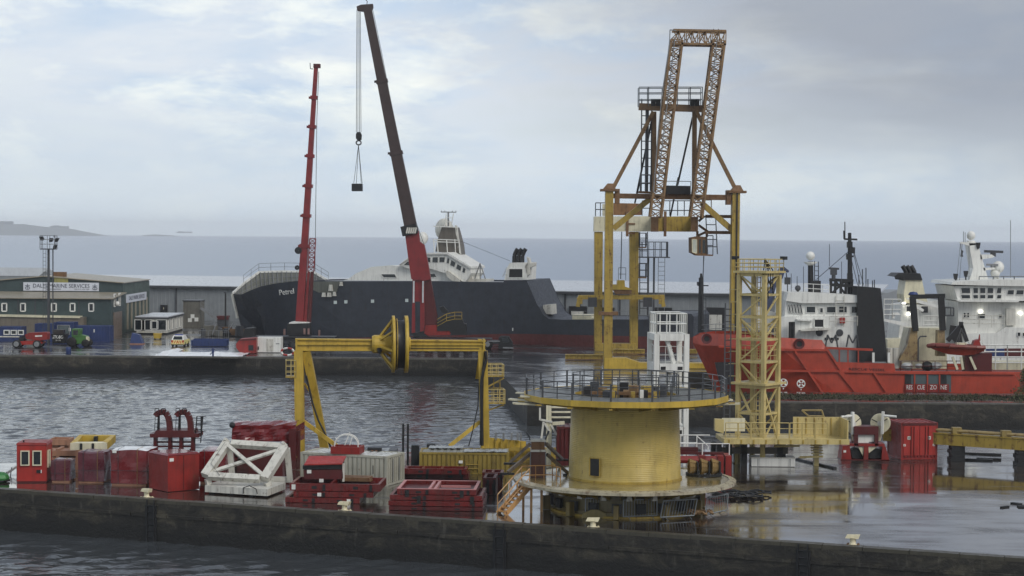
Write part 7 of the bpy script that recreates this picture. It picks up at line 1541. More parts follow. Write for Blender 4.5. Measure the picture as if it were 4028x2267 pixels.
def cage(x0, x1_, yt, yb, off, dep):
    a, b = gp(x0, yb, off), gp(x1_, yb, off); n = GPl.n*dep; h_ = gp(x0, yt, off).z-a.z
    m = MB(T); m.hexa([a, b, b+n, a+n]+[p+Vector((0, 0, .1)) for p in (a, b, b+n, a+n)]); o = m.build('platform', yelold, T)
    m = MB(T); m.rail([a, b, b+n, a+n], h_, .45, (.33, .66, 1), .028, True); m.build('railing', yelpale, o)
cage(165, 255, 488, 640, 0, 1.2); cage(1922, 2080, 525, 632, 0, 1.3); cage(1940, 2090, 745, 870, 0, 1.3)
m = MB(T); m.ladder(gp(1990, 860, .4), gp(1990, 640, .4), gp(2045, 860, .4)-gp(1990, 860, .4), .3, .03, .02); m.build('cage_ladder', yelold, T)
for p, q in (((2080, 640), (1935, 720)), ((2080, 875), (1940, 925)), ((255, 645), (200, 650))): m = MB(T); m.bar(gp(*p, .4), gp(*q, .4), .1); m.build('cage_stay', yelold, T)
# sheave wheel: its axle lies along the beam
wc = toL(T, gp(1150, 345, .3)); rad = (595-90)/2/2.231/(F/Y)
m = MB(); m.lathe([(rad*.985, -.10), (rad, -.10), (rad, .08), (rad*.90, .12), (rad*.90, -.06)], (wc.x-.32, wc.y, wc.z), 48, axis='x'); m.lathe([(rad*.985, .0), (rad, .0), (rad, .24), (rad*.93, .24), (rad*.90, .1), (rad*.90, 0)], (wc.x+.42, wc.y, wc.z), 48, axis='x'); whl = m.build('wheel_rim', yel, T, True)
m = MB(); m.lathe([(rad*.90, -.28), (rad*.84, -.1), (rad*.84, .35), (rad*.90, .5)], (wc.x, wc.y, wc.z), 48, axis='x'); m.build('sheave_groove', black, whl, True)
m = MB(); m.lathe([(.55, -1.75), (.62, -1.6), (.62, -.9), (.5, -.2), (.5, .8), (.4, .85)], (wc.x, wc.y, wc.z), 20, axis='x'); m.build('wheel_hub', yel, whl)
m = MB()
for k in range(8):
    a = k*math.pi/4+.2; ca, sa = math.cos(a), math.sin(a); m.bar((wc.x-1.25, wc.y+.5*ca, wc.z+.5*sa), (wc.x-.34, wc.y+rad*.92*ca, wc.z+rad*.92*sa), .26 if k % 2 == 0 else .14, .12)
    p0 = Vector((wc.x-.33, wc.y+.5*ca, wc.z+.5*sa)); m.bar(p0, (wc.x-.33, wc.y+rad*.9*ca, wc.z+rad*.9*sa), .2, .1)
m.build('wheel_spokes', yel, whl)
m = MB(); m.lathe([(.4, 0), (rad*.9, 0), (rad*.9, .06), (.4, .06)], (wc.x-.12, wc.y, wc.z), 40, axis='x'); m.build('wheel_disc', yelold, whl)
gq('wheel_bracket', [(945, 410), (945, 290), (1000, 290), (1010, 300), (1005, 400), (990, 412)], .9, yel, -.15); gq('drive_motor', [(970, 410), (965, 380), (1000, 375), (1010, 400), (990, 440)], .3, black, -.3)
gq('stop_block', [(1855, 310), (1850, 298), (1890, 302), (1885, 312)], .3, yel, .1)
# yellow slipway trough beside it
Yt = 122.0; P0 = [at(Z8(x, y), Yt) for x, y in ((60, 740), (830, 740), (830, 640), (480, 520), (480, 510), (75, 470))]
T = thing('yellow_trough', 'yellow ribbed steel trough wall between the gantry leg and the rusty column', 'trough', (P0[0].x, Yt, 0))
m = MB(T); q = [at(Z8(60, 800), Yt), at(Z8(490, 800), Yt+.5), at(Z8(490, 515), Yt+.5), at(Z8(75, 470), Yt)]; q[0].z = q[1].z = 0; m.prism(q, (0, .15, 0)); m.build('wall_panel', yel, T)
m = MB(T); a, b_ = at(Z8(295, 600), Yt-.2), at(Z8(840, 600), Yt+.6); m.bar(a, b_, .12, .2); m.bb(a.x, b_.x, Yt+.5, Yt+.62, 0, a.z-.08); m.build('lower_panel', yelold, T)
for x in (145, 215, 295, 360, 430): a, b_ = at(Z8(x, 760), Yt-.05), at(Z8(x, 480+(x-75)*.1), Yt-.05); a.z = .1; m = MB(T); m.bar(a, b_, .07, .12); m.build('rib', yelold, T)
for x in (145, 235, 325, 395, 430): a = at(Z8(x, 500), Yt+.1); b_ = at(Z8(x, 415), Yt+.1); m = MB(T); m.bar(a, b_, .14); m.build('stub_post', grey, T)
# ------------------------------------------------------------------ the carousel
DZ = 1.65
CC = gd(ZI(1009, 868), DZ); CC = Vector((CC.x, CC.y, 0)); sC = F/CC.y
T = thing('cable_carousel', 'huge mustard yellow cable carousel: ribbed drum on a wide wet disc under a railed platform', 'carousel', tuple(CC))
RD = (1803-215)/2/1.8127/sC; RDr = (1383-582)/2/1.8127/sC*1.0; RTt = (1368-602)/2/1.8127/sC
PZ = at(ZI(985, 268), CC.y).z; RP_ = (1720-250)/2/1.8127/sC
disc_m = wetground('wet painted disc', (150, 134, 84), (190, 184, 160), film=.60, tint=(176, 158, 104), rmin=.08, rmax=.4)
m = MB(); m.lathe([(RDr-.1, DZ-.1), (RDr-.1, DZ), (RD*.93, DZ-.02)], (0, 0, 0), 96); m.build('disc', disc_m, T, False)
m = MB(); m.lathe([(RD*.93, DZ-.02), (RD*.935, DZ+.03), (RD, DZ-.05), (RD, DZ-.19), (RD*.93, DZ-.22)], (0, 0, 0), 96); m.build('disc_rim', paint('worn white rim', (176, 168, 144), dirt=.85, rust=.3, rough=.2), T, False)
# drum: wound steel rings, each a slight bulge
prof = []; nr = 42; zt = PZ-.45
for i in range(nr):
    t0_, t1_ = i/nr, (i+1)/nr; r0 = RDr+(RTt-RDr)*t0_; b = .012 if i > 8 else .003; z0, z1 = DZ+(zt-DZ)*t0_, DZ+(zt-DZ)*t1_
    prof += [(r0-b, z0), (r0+b, z0+(z1-z0)*.35), (r0+b, z0+(z1-z0)*.7), (r0-b, z1-.002)]
m = MB(); m.lathe(prof, (0, 0, 0), 96); m.build('drum', mustard, T, True)
m = MB(); m.lathe([(RDr+.07, DZ+.002), (RDr+.07, DZ+.09), (RDr-.02, DZ+.12)], (0, 0, 0), 96); m.build('drum_foot_ring', yelold, T)
q = at(ZI(800, 815), CC.y-RDr*.95); a_h = math.atan2(-RDr*.9, q.x-CC.x)
hx = (q.x-CC.x); hy = -math.sqrt(max(.1, (RDr+.02)**2-hx*hx)); hxd = Vector((-hy, hx, 0)).normalized()
m = MB(); c = Vector((hx, hy, DZ+.85)); n_ = Vector((hx, hy, 0)).normalized(); P = []
for z in (-.45, .45):
    for s_, k in ((-.28, .02), (.28, .02), (.28, -.2), (-.28, -.2)): P.append(c+hxd*s_+n_*k+Vector((0, 0, z)))
m.hexa(P); m.build('drum_hatch', black, T)
m = MB(); q_ = [c+hxd*s_+n_*.03+Vector((0, 0, z)) for s_, z in ((-.31, -.48), (.31, -.48), (.31, .48), (-.31, .48))]; [m.bar(a, b_, .06, .05) for a, b_ in zip(q_, q_[1:]+q_[:1])]; m.build('hatch_frame', yelold, T)
# platform: sixteen-sided deck in segments, skirt, brackets, rails
NS = 16; a0 = R(11.25)
def pp_(r, k, z): a = a0+k*2*math.pi/NS; return Vector((r*math.cos(a), r*math.sin(a), z))
grat = paint('grey walkway grating', (84, 86, 82), dirt=.5, var=.35, rough=.35)
RI = RP_*.50
for k in range(NS):
    m = MB(); P = [pp_(RI, k, PZ-.12), pp_(RP_-.06, k, PZ-.12), pp_(RP_-.06, k+1, PZ-.12), pp_(RI, k+1, PZ-.12)]; P = [p.lerp((P[0]+P[1]+P[2]+P[3])/4, .008) for p in P]
    m.hexa(P+[p+Vector((0, 0, .10+.008*(k % 3))) for p in P]); m.build('deck_plate', grat, T)
    m = MB(); P = [pp_(RP_, k, PZ-.30), pp_(RP_, k+1, PZ-.30), pp_(RP_-.055, k+1, PZ-.30), pp_(RP_-.055, k, PZ-.30)]; m.hexa(P+[p+Vector((0, 0, .31)) for p in P]); m.build('skirt_plate', yel, T)
    m = MB(); m.hexa([pp_(RTt-.1, k, PZ-.75)+Vector((0, 0, 0)), pp_(RP_*.97, k, PZ-.38), pp_(RP_*.97, k, PZ-.38)+Vector((.06, .06, 0)), pp_(RTt-.1, k, PZ-.75)+Vector((.06, .06, 0))]+[pp_(RTt-.1, k, PZ-.13), pp_(RP_*.97, k, PZ-.13), pp_(RP_*.97, k, PZ-.13)+Vector((.06, .06, 0)), pp_(RTt-.1, k, PZ-.13)+Vector((.06, .06, 0))]); m.build('deck_bracket', yelold, T)
    m = MB(); P = [pp_(RP_+.01, k-.05, PZ-.42), pp_(RP_+.34, k, PZ-.40), pp_(RP_+.01, k+.05, PZ-.42)]; m.prism(P, (0, 0, .06)); m.build('outrigger_lug', yelold, T)
    for r_, h_, mt in ((RP_-.12, .90, dgrey),):
        p = pp_(r_, k, PZ-.30); m = MB(); m.bar(p, p+Vector((0, 0, h_+.30)), .10, .14); m.build('rail_post', dgrey, T)
    if k != 11:
        m = MB()
        for h_ in (.3, .6, .9): m.tube(pp_(RP_-.12, k, PZ+h_), pp_(RP_-.12, k+1, PZ+h_), .024, n=5)
        q_ = pp_(RP_-.12, k, PZ).lerp(pp_(RP_-.12, k+1, PZ), .5); m.tube(q_, q_+Vector((0, 0, .9)), .03, n=5)
        m.build('guard_rail', dgrey if k not in (0, 15, 8) else grey, T)
for k in (7, 8):
    m = MB(); m.bar(pp_(RP_*.9, k+.3, PZ-.5), pp_(RP_+.75, k+.2, PZ-.42), .5, .08); m.bar(pp_(RP_*.9, k+.3, PZ-.1), pp_(RP_+.35, k+.2, PZ-.06), .4, .07); m.build('step_plate', creamp, T)
for k in (15, 0):
    m = MB(); m.bar(pp_(RP_*.9, k+.2, PZ-.5), pp_(RP_+.6, k+.2, PZ-.44), .5, .08); m.build('step_plate', creamp, T)
m = MB(); m.lathe([(RI, PZ-.5), (RI, PZ-.02), (RI-.06, PZ-.02), (RI-.06, PZ-.5)], (0, 0, 0), 48); m.build('inner_ring', yelold, T)
m = MB(); m.lathe([(.02, PZ-1.0), (RI-.06, PZ-1.0)], (0, 0, 0), 48); m.build('inner_floor', dgrey, T)
pts = [pp_(RI+.1, k, PZ-.02) for k in range(NS)]
for k in range(NS):
    m = MB(); p, q = pts[k], pts[(k+1) % NS]; m.bar(p, p+Vector((0, 0, 1.1)), .06); m.tube(p+Vector((0, 0, .55)), q+Vector((0, 0, .55)), .022, n=4); m.tube(p+Vector((0, 0, 1.08)), q+Vector((0, 0, 1.08)), .022, n=4); m.build('inner_guard_rail', dgrey, T)
rc = random.Random(12)
for k in range(14):
    a = k*2*math.pi/14+.2; r_ = RI*(.75 if k % 2 else .45); mt = [yelold, dgrey, rustd, black][k % 4]; m = MB(); hh = rc.uniform(.25, .55); m.box((r_*math.cos(a), r_*math.sin(a), PZ-1.0+.5+hh/2), (rc.uniform(.2, .5), rc.uniform(.25, .6), 1.0+hh), a); m.build('core_unit', mt, T)
m = MB(); m.bar((-RI*.7, -RI*.55, PZ+.15), (RI*.55, -RI*.6, PZ+.12), .16); m.build('core_beam', rustm, T)
bx(T, 'white_box', white, .62, .84, -RI*.7-.2, -RI*.7, PZ-.3, PZ+.36)
for x in (-.9, .15, 1.3): bx(T, 'core_post', yelold, x, x+.22, -RI*.86, -RI*.86+.2, PZ-.4, PZ+.3)
# running gear under the disc
rb = 3.95
m = MB(); m.lathe([(rb-.7, .12), (rb, .12), (rb, .30), (rb-.1, .32), (rb-.1, DZ-.55), (rb, DZ-.5), (rb, DZ-.24), (rb-.7, DZ-.24)], (0, 0, 0), 80); m.build('base_ring', paint('grimy yellow base ring', (108, 98, 66), dirt=.8, rust=.2, rough=.35), T)
m = MB(); m.lathe([(rb-.2, 0), (rb+.12, 0), (rb+.12, .11), (rb-.2, .11)], (0, 0, 0), 80); m.build('ground_rail', yelold, T)
for k in range(20):
    a = k*2*math.pi/20; ca, sa = math.cos(a), math.sin(a); r_ = rb+.28
    m = MB(); m.box((r_*ca, r_*sa, DZ-.42), (.30, .24, .42), a); m.box((r_*ca, r_*sa, DZ-.62), (.22, .30, .12), a); m.build('roller_bracket', whiteold, T)
    a2 = a+math.pi/20; c2_, s2_ = math.cos(a2), math.sin(a2); m = MB(); m.box(((rb+.06)*c2_, (rb+.06)*s2_, .52), (.16, .5, .5), a2); m.build('roller_opening', black if k % 2 else dgrey, T)
    if k % 2 == 0: m = MB(); m.box(((rb+.3)*c2_, (rb+.3)*s2_, .38), (.42, .26, .72), a2); m.build('support_foot', paint('grimy foot paint', (128, 112, 66), dirt=.8) if k == 0 else MATS['grimy foot paint'], T)
for k in range(40):
    a = k*2*math.pi/40+.05; m = MB(); P = [Vector((r_*math.cos(a+dw), r_*math.sin(a+dw), z)) for r_, dw, z in ((rb-.1, 0, DZ-.22), (RD*.96, 0, DZ-.2), (rb-.1, 0, DZ-.75))]; t_ = Vector((-math.sin(a), math.cos(a), 0))*.03; m.prism(P, t_); m.build('rib_plate', yelold, T)
# beige fan plate and hose heaps at the front foot
c = gd(ZI(795, 1160)); m = MB(T); m.prism([at(ZI(p[0], p[1]+30), c.y) for p in ((705, 1128), (885, 1128), (875, 1095), (820, 1068), (770, 1068), (712, 1095))], (0, .12, 0)); m.build('foot_plate', paint('beige plate', (142, 128, 82), dirt=.6), T)
# yellow floodlight bracket on the far rim
# ------------------------------------------------------------------ rope heap and clutter on the disc
c = gd(ZI(1600, 850), DZ+.02); T = thing('rope_coil', 'three upright tan rope coils standing in a ring on the carousel disc', 'rope', tuple(c), R(8))
for i, x in enumerate((-.9, -.25, .35)):
    for k in range(4):
        m = MB(); r_ = .40-.04*k; m.ring([(x+.10*k-.1, r_*math.cos(a*.6283)*.7, .46+r_*math.sin(a*.6283)) for a in range(10)], .07, 6); m.build('coil', rope, T)
    bx(T, 'divider', black, x+.24, x+.32, -.35, .35, 0, .75)
m = MB(); m.lathe([(.75, 0), (1.0, 0), (1.0, .12), (.75, .12)], (-.2, 0, 0), 24); m.build('base_hoop', black, T)
for x, y in ((-.5, .5), (.3, .5), (.75, .2)): bx(T, 'stake', rustm, x-.04, x+.04, y-.04, y+.04, 0, .7)
for (xa, ya, xb, yb_, lab) in ((485, 790, 550, 785, 'far'), (485, 850, 655, 860, 'near')): pass
# rusty box column with two horns, tied by four struts
Yk = gd(Z8(630, 925), DZ).y; c = gd(Z8(630, 925), DZ)
T = thing('rusty_column', 'rust brown box column with two splayed horns and tie struts standing on the carousel disc', 'column', tuple(c))
cp = Pl((0, Yk, 0), 0)
pr(T, 'shaft', paint('rust brown column', (92, 56, 44), rust=.5, dirt=.5), Z8, [(540, 925), (715, 925), (718, 632), (540, 632)], cp, .62); pr(T, 'shaft_top', rustm, Z8, [(552, 608), (705, 608), (700, 515), (550, 515)], cp, .5)
for y in (505, 620): pr(T, 'cap_plate', whiteold, Z8, [(540, y+13), (718, y+13), (716, y-10), (542, y-10)], Pl((0, Yk-.08, 0), 0), .75)
for pts in ([(538, 510), (540, 460), (495, 395), (480, 400), (520, 470)], [(718, 510), (702, 490), (740, 395), (762, 400), (730, 465)]): pr(T, 'horn', dgrey, Z8, pts, cp, .2)
for p, q, yy in (((540, 540), (310, 750), .5), ((540, 650), (285, 865), -.7), ((720, 540), (905, 720), .5), ((730, 660), (985, 890), -.5)):
    m = MB(T); a, b_ = at(Z8(*p), Yk+.2), gd(Z8(*q), DZ+.06) if p[0] > 600 else at(Z8(*q), Yk+yy); m.bar(a, b_, .16); m.build('tie_strut', paint('grey brown strut', (118, 106, 92), rust=.2), T)
    m = MB(T); m.box((b_.x, b_.y, b_.z-.02 if p[0] > 600 else b_.z-.08), (.7, .25, .1)); m.build('strut_foot', black, T)
for x in (540, 716): m = MB(T); m.bar(at(Z8(x, 925), Yk-.03), at(Z8(x, 640), Yk-.03), .06); m.build('edge_strip', grey, T)
# tan stair up to the disc
T = thing('access_stair', 'tan painted steel stair with handrails climbing from the pier to the carousel disc', 'stair', tuple(gd(Z8(200, 1345))))
f0, f1 = gd(Z8(165, 1335)), gd(Z8(250, 1355)); t0_, t1_ = at(Z8(440, 1010), f0.y+.9), at(Z8(530, 1035), f1.y+.9)
t0_.z = t1_.z = max(t0_.z, t1_.z)-.05
for a, b_ in ((f0, t0_), (f1, t1_)): m = MB(T); m.bar(a, b_, .07, .24); m.build('stringer', tan, T)
for k in range(7):
    t_ = (k+.6)/7.4; p, q = f0.lerp(t0_, t_), f1.lerp(t1_, t_); v = Vector((.16, .12, 0)); m = MB(T); m.hexa([p-v*.6, q-v*.6, q+v, p+v]+[x+Vector((0, 0, .05)) for x in (p-v*.6, q-v*.6, q+v, p+v)]); m.build('tread', tan, T)
lnd = [t0_+Vector((-.05, 0, 0)), t1_+Vector((.05, 0, 0)), t1_+Vector((.75, .5, 0)), t0_+Vector((.75, .7, 0))]; m = MB(T); m.hexa([p-Vector((0, 0, .1)) for p in lnd]+lnd); m.build('landing', tan, T)
for p in (lnd[1]+Vector((.05, .05, 0)), lnd[2]-Vector((.1, .1, 0)), lnd[0]+Vector((.15, .3, 0))): m = MB(T); m.bar((p.x, p.y, 0), (p.x, p.y, p.z-.1), .13); m.build('landing_leg', tan, T)
for a, b_ in ((f0, t0_), (f1, t1_)):
    m = MB(T); o = Vector((0, 0, 1.0)); m.tube(a+o, b_+o, .03); m.tube(a+o*.5, b_+o*.5, .024); [m.tube(a.lerp(b_, t_), a.lerp(b_, t_)+o, .026) for t_ in (0, .5, 1)]; m.build('handrail', tan, T)
m = MB(T); m.rail([lnd[0]+Vector((.05, .35, 0)), lnd[3], lnd[3]+Vector((.9, .1, 0)), lnd[2]+Vector((.9, 0, 0))], 1.0, .6, (.5, 1), .026); m.build('landing_railing', tan, T)
# crowd barriers round the carousel foot
def barrier(p, q, label, lean=0.0):
    T = thing('crowd_barrier', label, 'barrier', tuple(p), 0, 'crowd barriers round the carousel'); d_ = (q-p); d_.z = 0; up_ = Vector((lean, -abs(lean)*.3, 1.02)); m = MB(); o = Vector((0, 0, .16)); m.path([o, d_+o, d_+up_, up_, o], .035, 5); m.build('frame', galv, T)
    m = MB(); [m.tube(o+d_*(k/12), up_+d_*(k/12), .016, n=4) for k in range(1, 12)]; stuff(m.build('bar', galv, T))
    n_ = Vector((-d_.y, d_.x, 0)).normalized()*.3
    for t_ in (.15, .85): m = MB(); m.path([d_*t_-n_+Vector((0, 0, .015)), d_*t_+o, d_*t_+n_+Vector((0, 0, .015))], .02, 4); m.build('foot', galv, T)
for (x0, y0, x1_, y1_, lab, ln) in ((730, 1130, 955, 1135, 'leftmost steel crowd barrier, behind the beige fan plate', 0), (1000, 1145, 1240, 1140, 'steel crowd barrier at the middle front of the carousel', 0), (1265, 1150, 1505, 1140, 'crowd barrier leaning askew right of the middle front', .15), (1590, 1130, 1740, 1100, 'angled crowd barrier at the right of the carousel foot', .04)):
    barrier(gd(ZI(x0, y0+24)), gd(ZI(x1_, y1_+20)), lab, ln)
T = thing('hose_heap', 'dark tangled heap of hoses on the wet pier right of the carousel', 'hoses', tuple(gd(ZI(1840, 1010)))); rh = random.Random(2)
for k in range(9):
    m = MB(); c = Vector((rh.uniform(-1.1, 1.1), rh.uniform(-1.2, 1.2), .05)); rr_ = rh.uniform(.3, .8); m.path([c+Vector((rr_*math.cos(i*.5)*1.3, rr_*math.sin(i*.5), .05+.12*abs(math.sin(i*.9+k)))) for i in range(14)], .05, 5); m.build('hose', black, T)
T = thing('hose_heap', 'small dark heap of chain between the two right crowd barriers', 'hoses', tuple(gd(ZI(1545, 1150))))
for k in range(5): m = MB(); c = Vector((rh.uniform(-.4, .4), rh.uniform(-.3, .3), .05)); m.path([c+Vector((.3*math.cos(i*.6), .25*math.sin(i*.6), .05+.25*abs(math.sin(i+k)))) for i in range(11)], .06, 5); m.build('hose', rustd, T)
# mooring bollards along the edge
bol = paint('cream bollard paint', (222, 212, 178), dirt=.4, rust=.15)
spots = [((1155, 838), ZG, 'cream mooring bollard in front of the large red corner crate', -.3), ((840, 905), ZH, 'cream mooring bollard in front of the left red tray stack', 0), ((778, 1238), ZI, 'cream mooring bollard in front of the carousel', .2), ((1250, 1180), ZJ, 'weathered cream mooring bollard alone on the bare right part of the pier', .1)]
for i, (p, zf, lab, rr_) in enumerate(spots):
    g = gd(zf(*p)); f_ = (g-PA).dot(pe); g = PA+pe*f_+pn*.75; g.z = .0
    T = thing('mooring_bollard', lab, 'bollard', tuple(g), PYAW+rr_, 'mooring bollards on the pier edge')
    m = MB(); m.lathe([(.02, .06), (.24, .06), (.2, .1), (.14, .16), (.14, .34), (.2, .42)], (0, 0, 0), 16); m.build('post', bol, T, True); m = MB(); m.hexa([(-.36, -.15, .40), (.26, -.15, .38), (.26, .15, .38), (-.36, .15, .40), (-.28, -.11, .56), (.34, -.12, .58), (.34, .12, .58), (-.28, .11, .56)]); m.build('horn_cap', bol, T); m = MB(); m.box((0, 0, .05), (.6, .55, .1)); [m.tube((x, y, .1), (x, y, .14), .04) for x in (-.24, .24) for y in (-.2, .2)]; m.build('base_plate', bol if i != 3 else rustm, T)
# gangway and green net at the far left
T = thing('gangway', 'white handrailed gangway sloping down at the left end of the pier', 'gangway', tuple(gd(ZG(30, 740))))
a, b_ = at(ZG(10, 660), 111), at(ZG(135, 545), 113.5); o = Vector((0, .9, 0)); m = MB(T); m.bar(a-Vector((.8, 0, .5)), b_+Vector((.3, 0, .0)), .14, .1); m.bar(a-Vector((.8, 0, .5))+o, b_+Vector((.3, 0, .0))+o, .14, .1); m.build('side_rail', white, T)
m = MB(T); q = [a-Vector((.8, -.1, 1.4)), b_-Vector((-.3, -.1, .9)), b_-Vector((-.3, -.8, .9)), a-Vector((.8, -.8, 1.4))]; m.hexa(q+[p+Vector((0, 0, .08)) for p in q]); m.build('walkway', dgrey, T); m = MB(T); [m.tube(a.lerp(b_, t_)-Vector((.4*(1-t_), 0, .95)), a.lerp(b_, t_), .03) for t_ in (0, .33, .66, 1)]; m.build('stanchion', grey, T)
T = thing('net_heap', 'bright green net heap at the very left end of the pier', 'net', tuple(gd(ZG(-5, 700)))); m = MB(); m.sphere((0, 0, .25), .6, 10, 6, .6); m.build('net', paint('green net', (50, 120, 60), var=.5), T); m = MB(); m.ring([(.6*math.cos(i*.6), .6*math.sin(i*.6), .1) for i in range(10)], .05); m.build('float_line', black, T)
# ------------------------------------------------------------------ white scaffold stair tower behind the carousel
Yw = 120.0; cw = gd(Y1(330, 200)); bxy = at(Y1(370, 1230), Yw); rzw = R(5)
T = thing('stair_tower', 'white two storey steel stair tower with railed top, standing behind the carousel', 'stair tower', (bxy.x, Yw, 0), rzw)
WP_ = Pl(T.location, rzw)
xl_, xr_ = toL(T, WP_(Y1(230, 500))).x, toL(T, WP_(Y1(498, 500))).x; dpt = 2.6
zT, zM, zB = toL(T, WP_(Y1(360, 215))).z, toL(T, WP_(Y1(360, 478))).z, toL(T, WP_(Y1(360, 1040))).z
for x in (xl_, xr_):
    for y in (0, dpt): bx(T, 'corner_post', white, x-.16, x+.16, y-.14, y+.14, 0, zT)
for z, h_ in ((zT, .42), (zM, .52), (zB, .6)):
    for y in (0, dpt): bx(T, 'floor_beam', white, xl_+.2, xr_-.2, y-.13, y+.13, z-h_, z-.003)
    for x in (xl_, xr_): bx(T, 'floor_beam', white, x-.13, x+.13, .17, dpt-.17, z-h_, z-.003)
    bx(T, 'floor_plate', whiteold, xl_+.14, xr_-.14, .14, dpt-.14, z-.08, z-.02)
    for f_ in (.22, .78):
        if z != zT: bx(T, 'fork_pocket', black, xl_+(xr_-xl_)*f_-.16, xl_+(xr_-xl_)*f_+.16, -.15, -.133, z-h_*.75, z-h_*.35)
m = MB(); m.rail([(xl_, 0, zT), (xr_, 0, zT), (xr_, dpt, zT), (xl_, dpt, zT)], 1.3, .62, (.5, 1), .04, True); m.build('top_railing', white, T)
for z in (zM, zB): m = MB(); m.rail([(xl_+.2, .02, z), (xr_-.2, .02, z)], 1.1, .4, (.5, 1), .015); m.build('floor_railing', white, T); m = MB(); m.rail([(xl_+.02, .2, z), (xl_+.02, dpt-.2, z)], 1.1, .6, (.5, 1), .022); m.build('floor_railing', white, T); pass
for z0, z1, s_ in ((zM, zT, 1), (zB, zM, -1), (0, zB, 1)):
    for y in ((dpt*.35, dpt*.75) if s_ < 0 else (dpt*.55,)): m = MB(); m.bar((xr_-.6 if s_ > 0 else xl_+.6, y, z0), (xl_+.8 if s_ > 0 else xr_-.8, y, z1-.1), .09, .3); m.build('stair_stringer', white, T)
    for k in range(8): t_ = (k+.5)/8; xa = (xr_-.6 if s_ > 0 else xl_+.6); xb2 = (xl_+.8 if s_ > 0 else xr_-.8); bx(T, 'stair_tread', whiteold, xa+(xb2-xa)*t_-.12, xa+(xb2-xa)*t_+.12, dpt*.36, dpt*.74, z0+(z1-z0)*t_, z0+(z1-z0)*t_+.05)
m = MB(); m.bar((xl_+.7, .3, zT-.3), (xr_-.75, .3, zM), .34, .2); m.build('diagonal_panel', white, T)
# cream frames and dark red container left of the drum
Yq = 118.0; QP = Pl((0, Yq, 0), 0)
T = thing('cream_frame', 'cream steel frame with ladder rungs just left of the carousel drum', 'frame', (at(Z8(750, 600), Yq).x, Yq, 0))
for x0, y0, x1_, y1_ in ((735, 80, 735, 300), (765, 80, 770, 300)): m = MB(T); m.bar(QP(Z8(x0, y0)), QP(Z8(x1_, 560)), .16); m.build('post', creamp, T)
for y in (125, 180, 240): pr(T, 'rung_beam', creamp, Z8, [(780, y+8), (1000, y+8), (1000, y-8), (780, y-8)], QP, .3)
for a, b_ in (((655, 265), (790, 290)), ((690, 290), (665, 490)), ((700, 300), (770, 420)), ((780, 330), (840, 440)), ((650, 130), (650, 270))): m = MB(T); m.bar(QP(Z8(*a), -.1), QP(Z8(*b_), -.1), .12); m.build('brace', whiteold, T)
m = MB(T); p_ = QP(Z8(750, 520)); m.bar((p_.x, p_.y, 0), p_, .3); m.build('foot_post', creamp, T); m = MB(T); p_ = QP(Z8(930, 300)); m.bar(QP(Z8(790, 310)), p_, .2); m.build('rail_top', creamp, T)
a, b_ = at(Z8(843, 720), 117), at(Z8(1010, 720), 117); T = thing('red_container', 'dark red container end peeping out left of the carousel drum', 'container', ((a.x+b_.x)/2, 117, 0)); corr(T, b_.x-a.x, 2.4, at(Z8(880, 350), 117).z, redd, pitch=.3)
# red pipework and white rails to the right of the drum
Yr = 113.0
T = thing('red_pipe_rack', 'rack of dark red pipes lying low behind the carousel disc', 'pipes', (at(Y1(620, 1320), Yr).x, Yr, 0)); RPl = Pl((0, Yr, 0), 0)
for y, w_, o in ((1240, .28, 1.2), (1275, .16, .6), (1310, .16, .3), (1335, .42, 0)):
    a, b_ = at(Y1(300, y), Yr+o), at(Y1(600 if y < 1250 else 830, y+2), Yr+o); m = MB(T); (m.tube(a, b_, w_/2, n=8) if y > 1300 else m.bar(a, b_, w_)); m.build('pipe', redp if y > 1300 else redd, T)
for x in (640, 800, 870): p = RPl(Y1(x, 1315)); m = MB(T); m.bb(p.x-.18, p.x+.18, Yr-.25, Yr+1.4, 0, p.z+.12); m.build('support', redp, T)
T = thing('white_railing', 'white tubular handrails above the red pipes right of the carousel drum', 'railing', (at(Y1(560, 1200), Yr+1.2).x, Yr+1.2, 0)); m = MB(T)
A = [at(Y1(x, y), Yr+1.4) for x, y in ((410, 1230), (590, 1230))]; zA_ = at(Y1(500, 1115), Yr+1.4).z-A[0].z
for p in A+[A[0].lerp(A[1], .5)]: m.tube((p.x, p.y, 0), (p.x, p.y, A[0].z+zA_), .035)
for t_ in (.4, 1): m.tube(A[0]+Vector((0, 0, zA_*t_)), A[1]+Vector((.8 if t_ == 1 else 0, 0, zA_*t_)), .035)
m.build('upper_rail', white, T); m = MB(T); A = [at(Y1(x, 1300), Yr+.4) for x in (430, 640, 880)]; zA_ = at(Y1(640, 1190), Yr+.4).z
for p in A: m.tube((p.x, p.y, 0), (p.x, p.y, zA_), .035)
m.tube((A[0].x, A[0].y, zA_), (A[2].x, A[2].y, zA_), .035); m.path([at(Y1(590, 1120), Yr+1), at(Y1(695, 1215), Yr+.6), at(Y1(690, 1245), Yr+.5)], .035); m.build('lower_rail', white, T)
# ------------------------------------------------------------------ pale yellow lattice tower on its platform
Yt = 120.0; rzT = R(52)
nc = at(ZE(637, 1430), Yt); T = thing('lattice_tower', 'tall pale yellow lattice tower on a railed platform right of the carousel', 'tower', (nc.x, Yt, 0), rzT); sa = 1.86
zdk = at(Y3(900, 890), Yt).z; zfl = at(Y3(930, 155), Yt).z; ztp = at(Y2(620, 285), Yt).z; zrl = at(Y2(600, 115), Yt).z; zg = .0
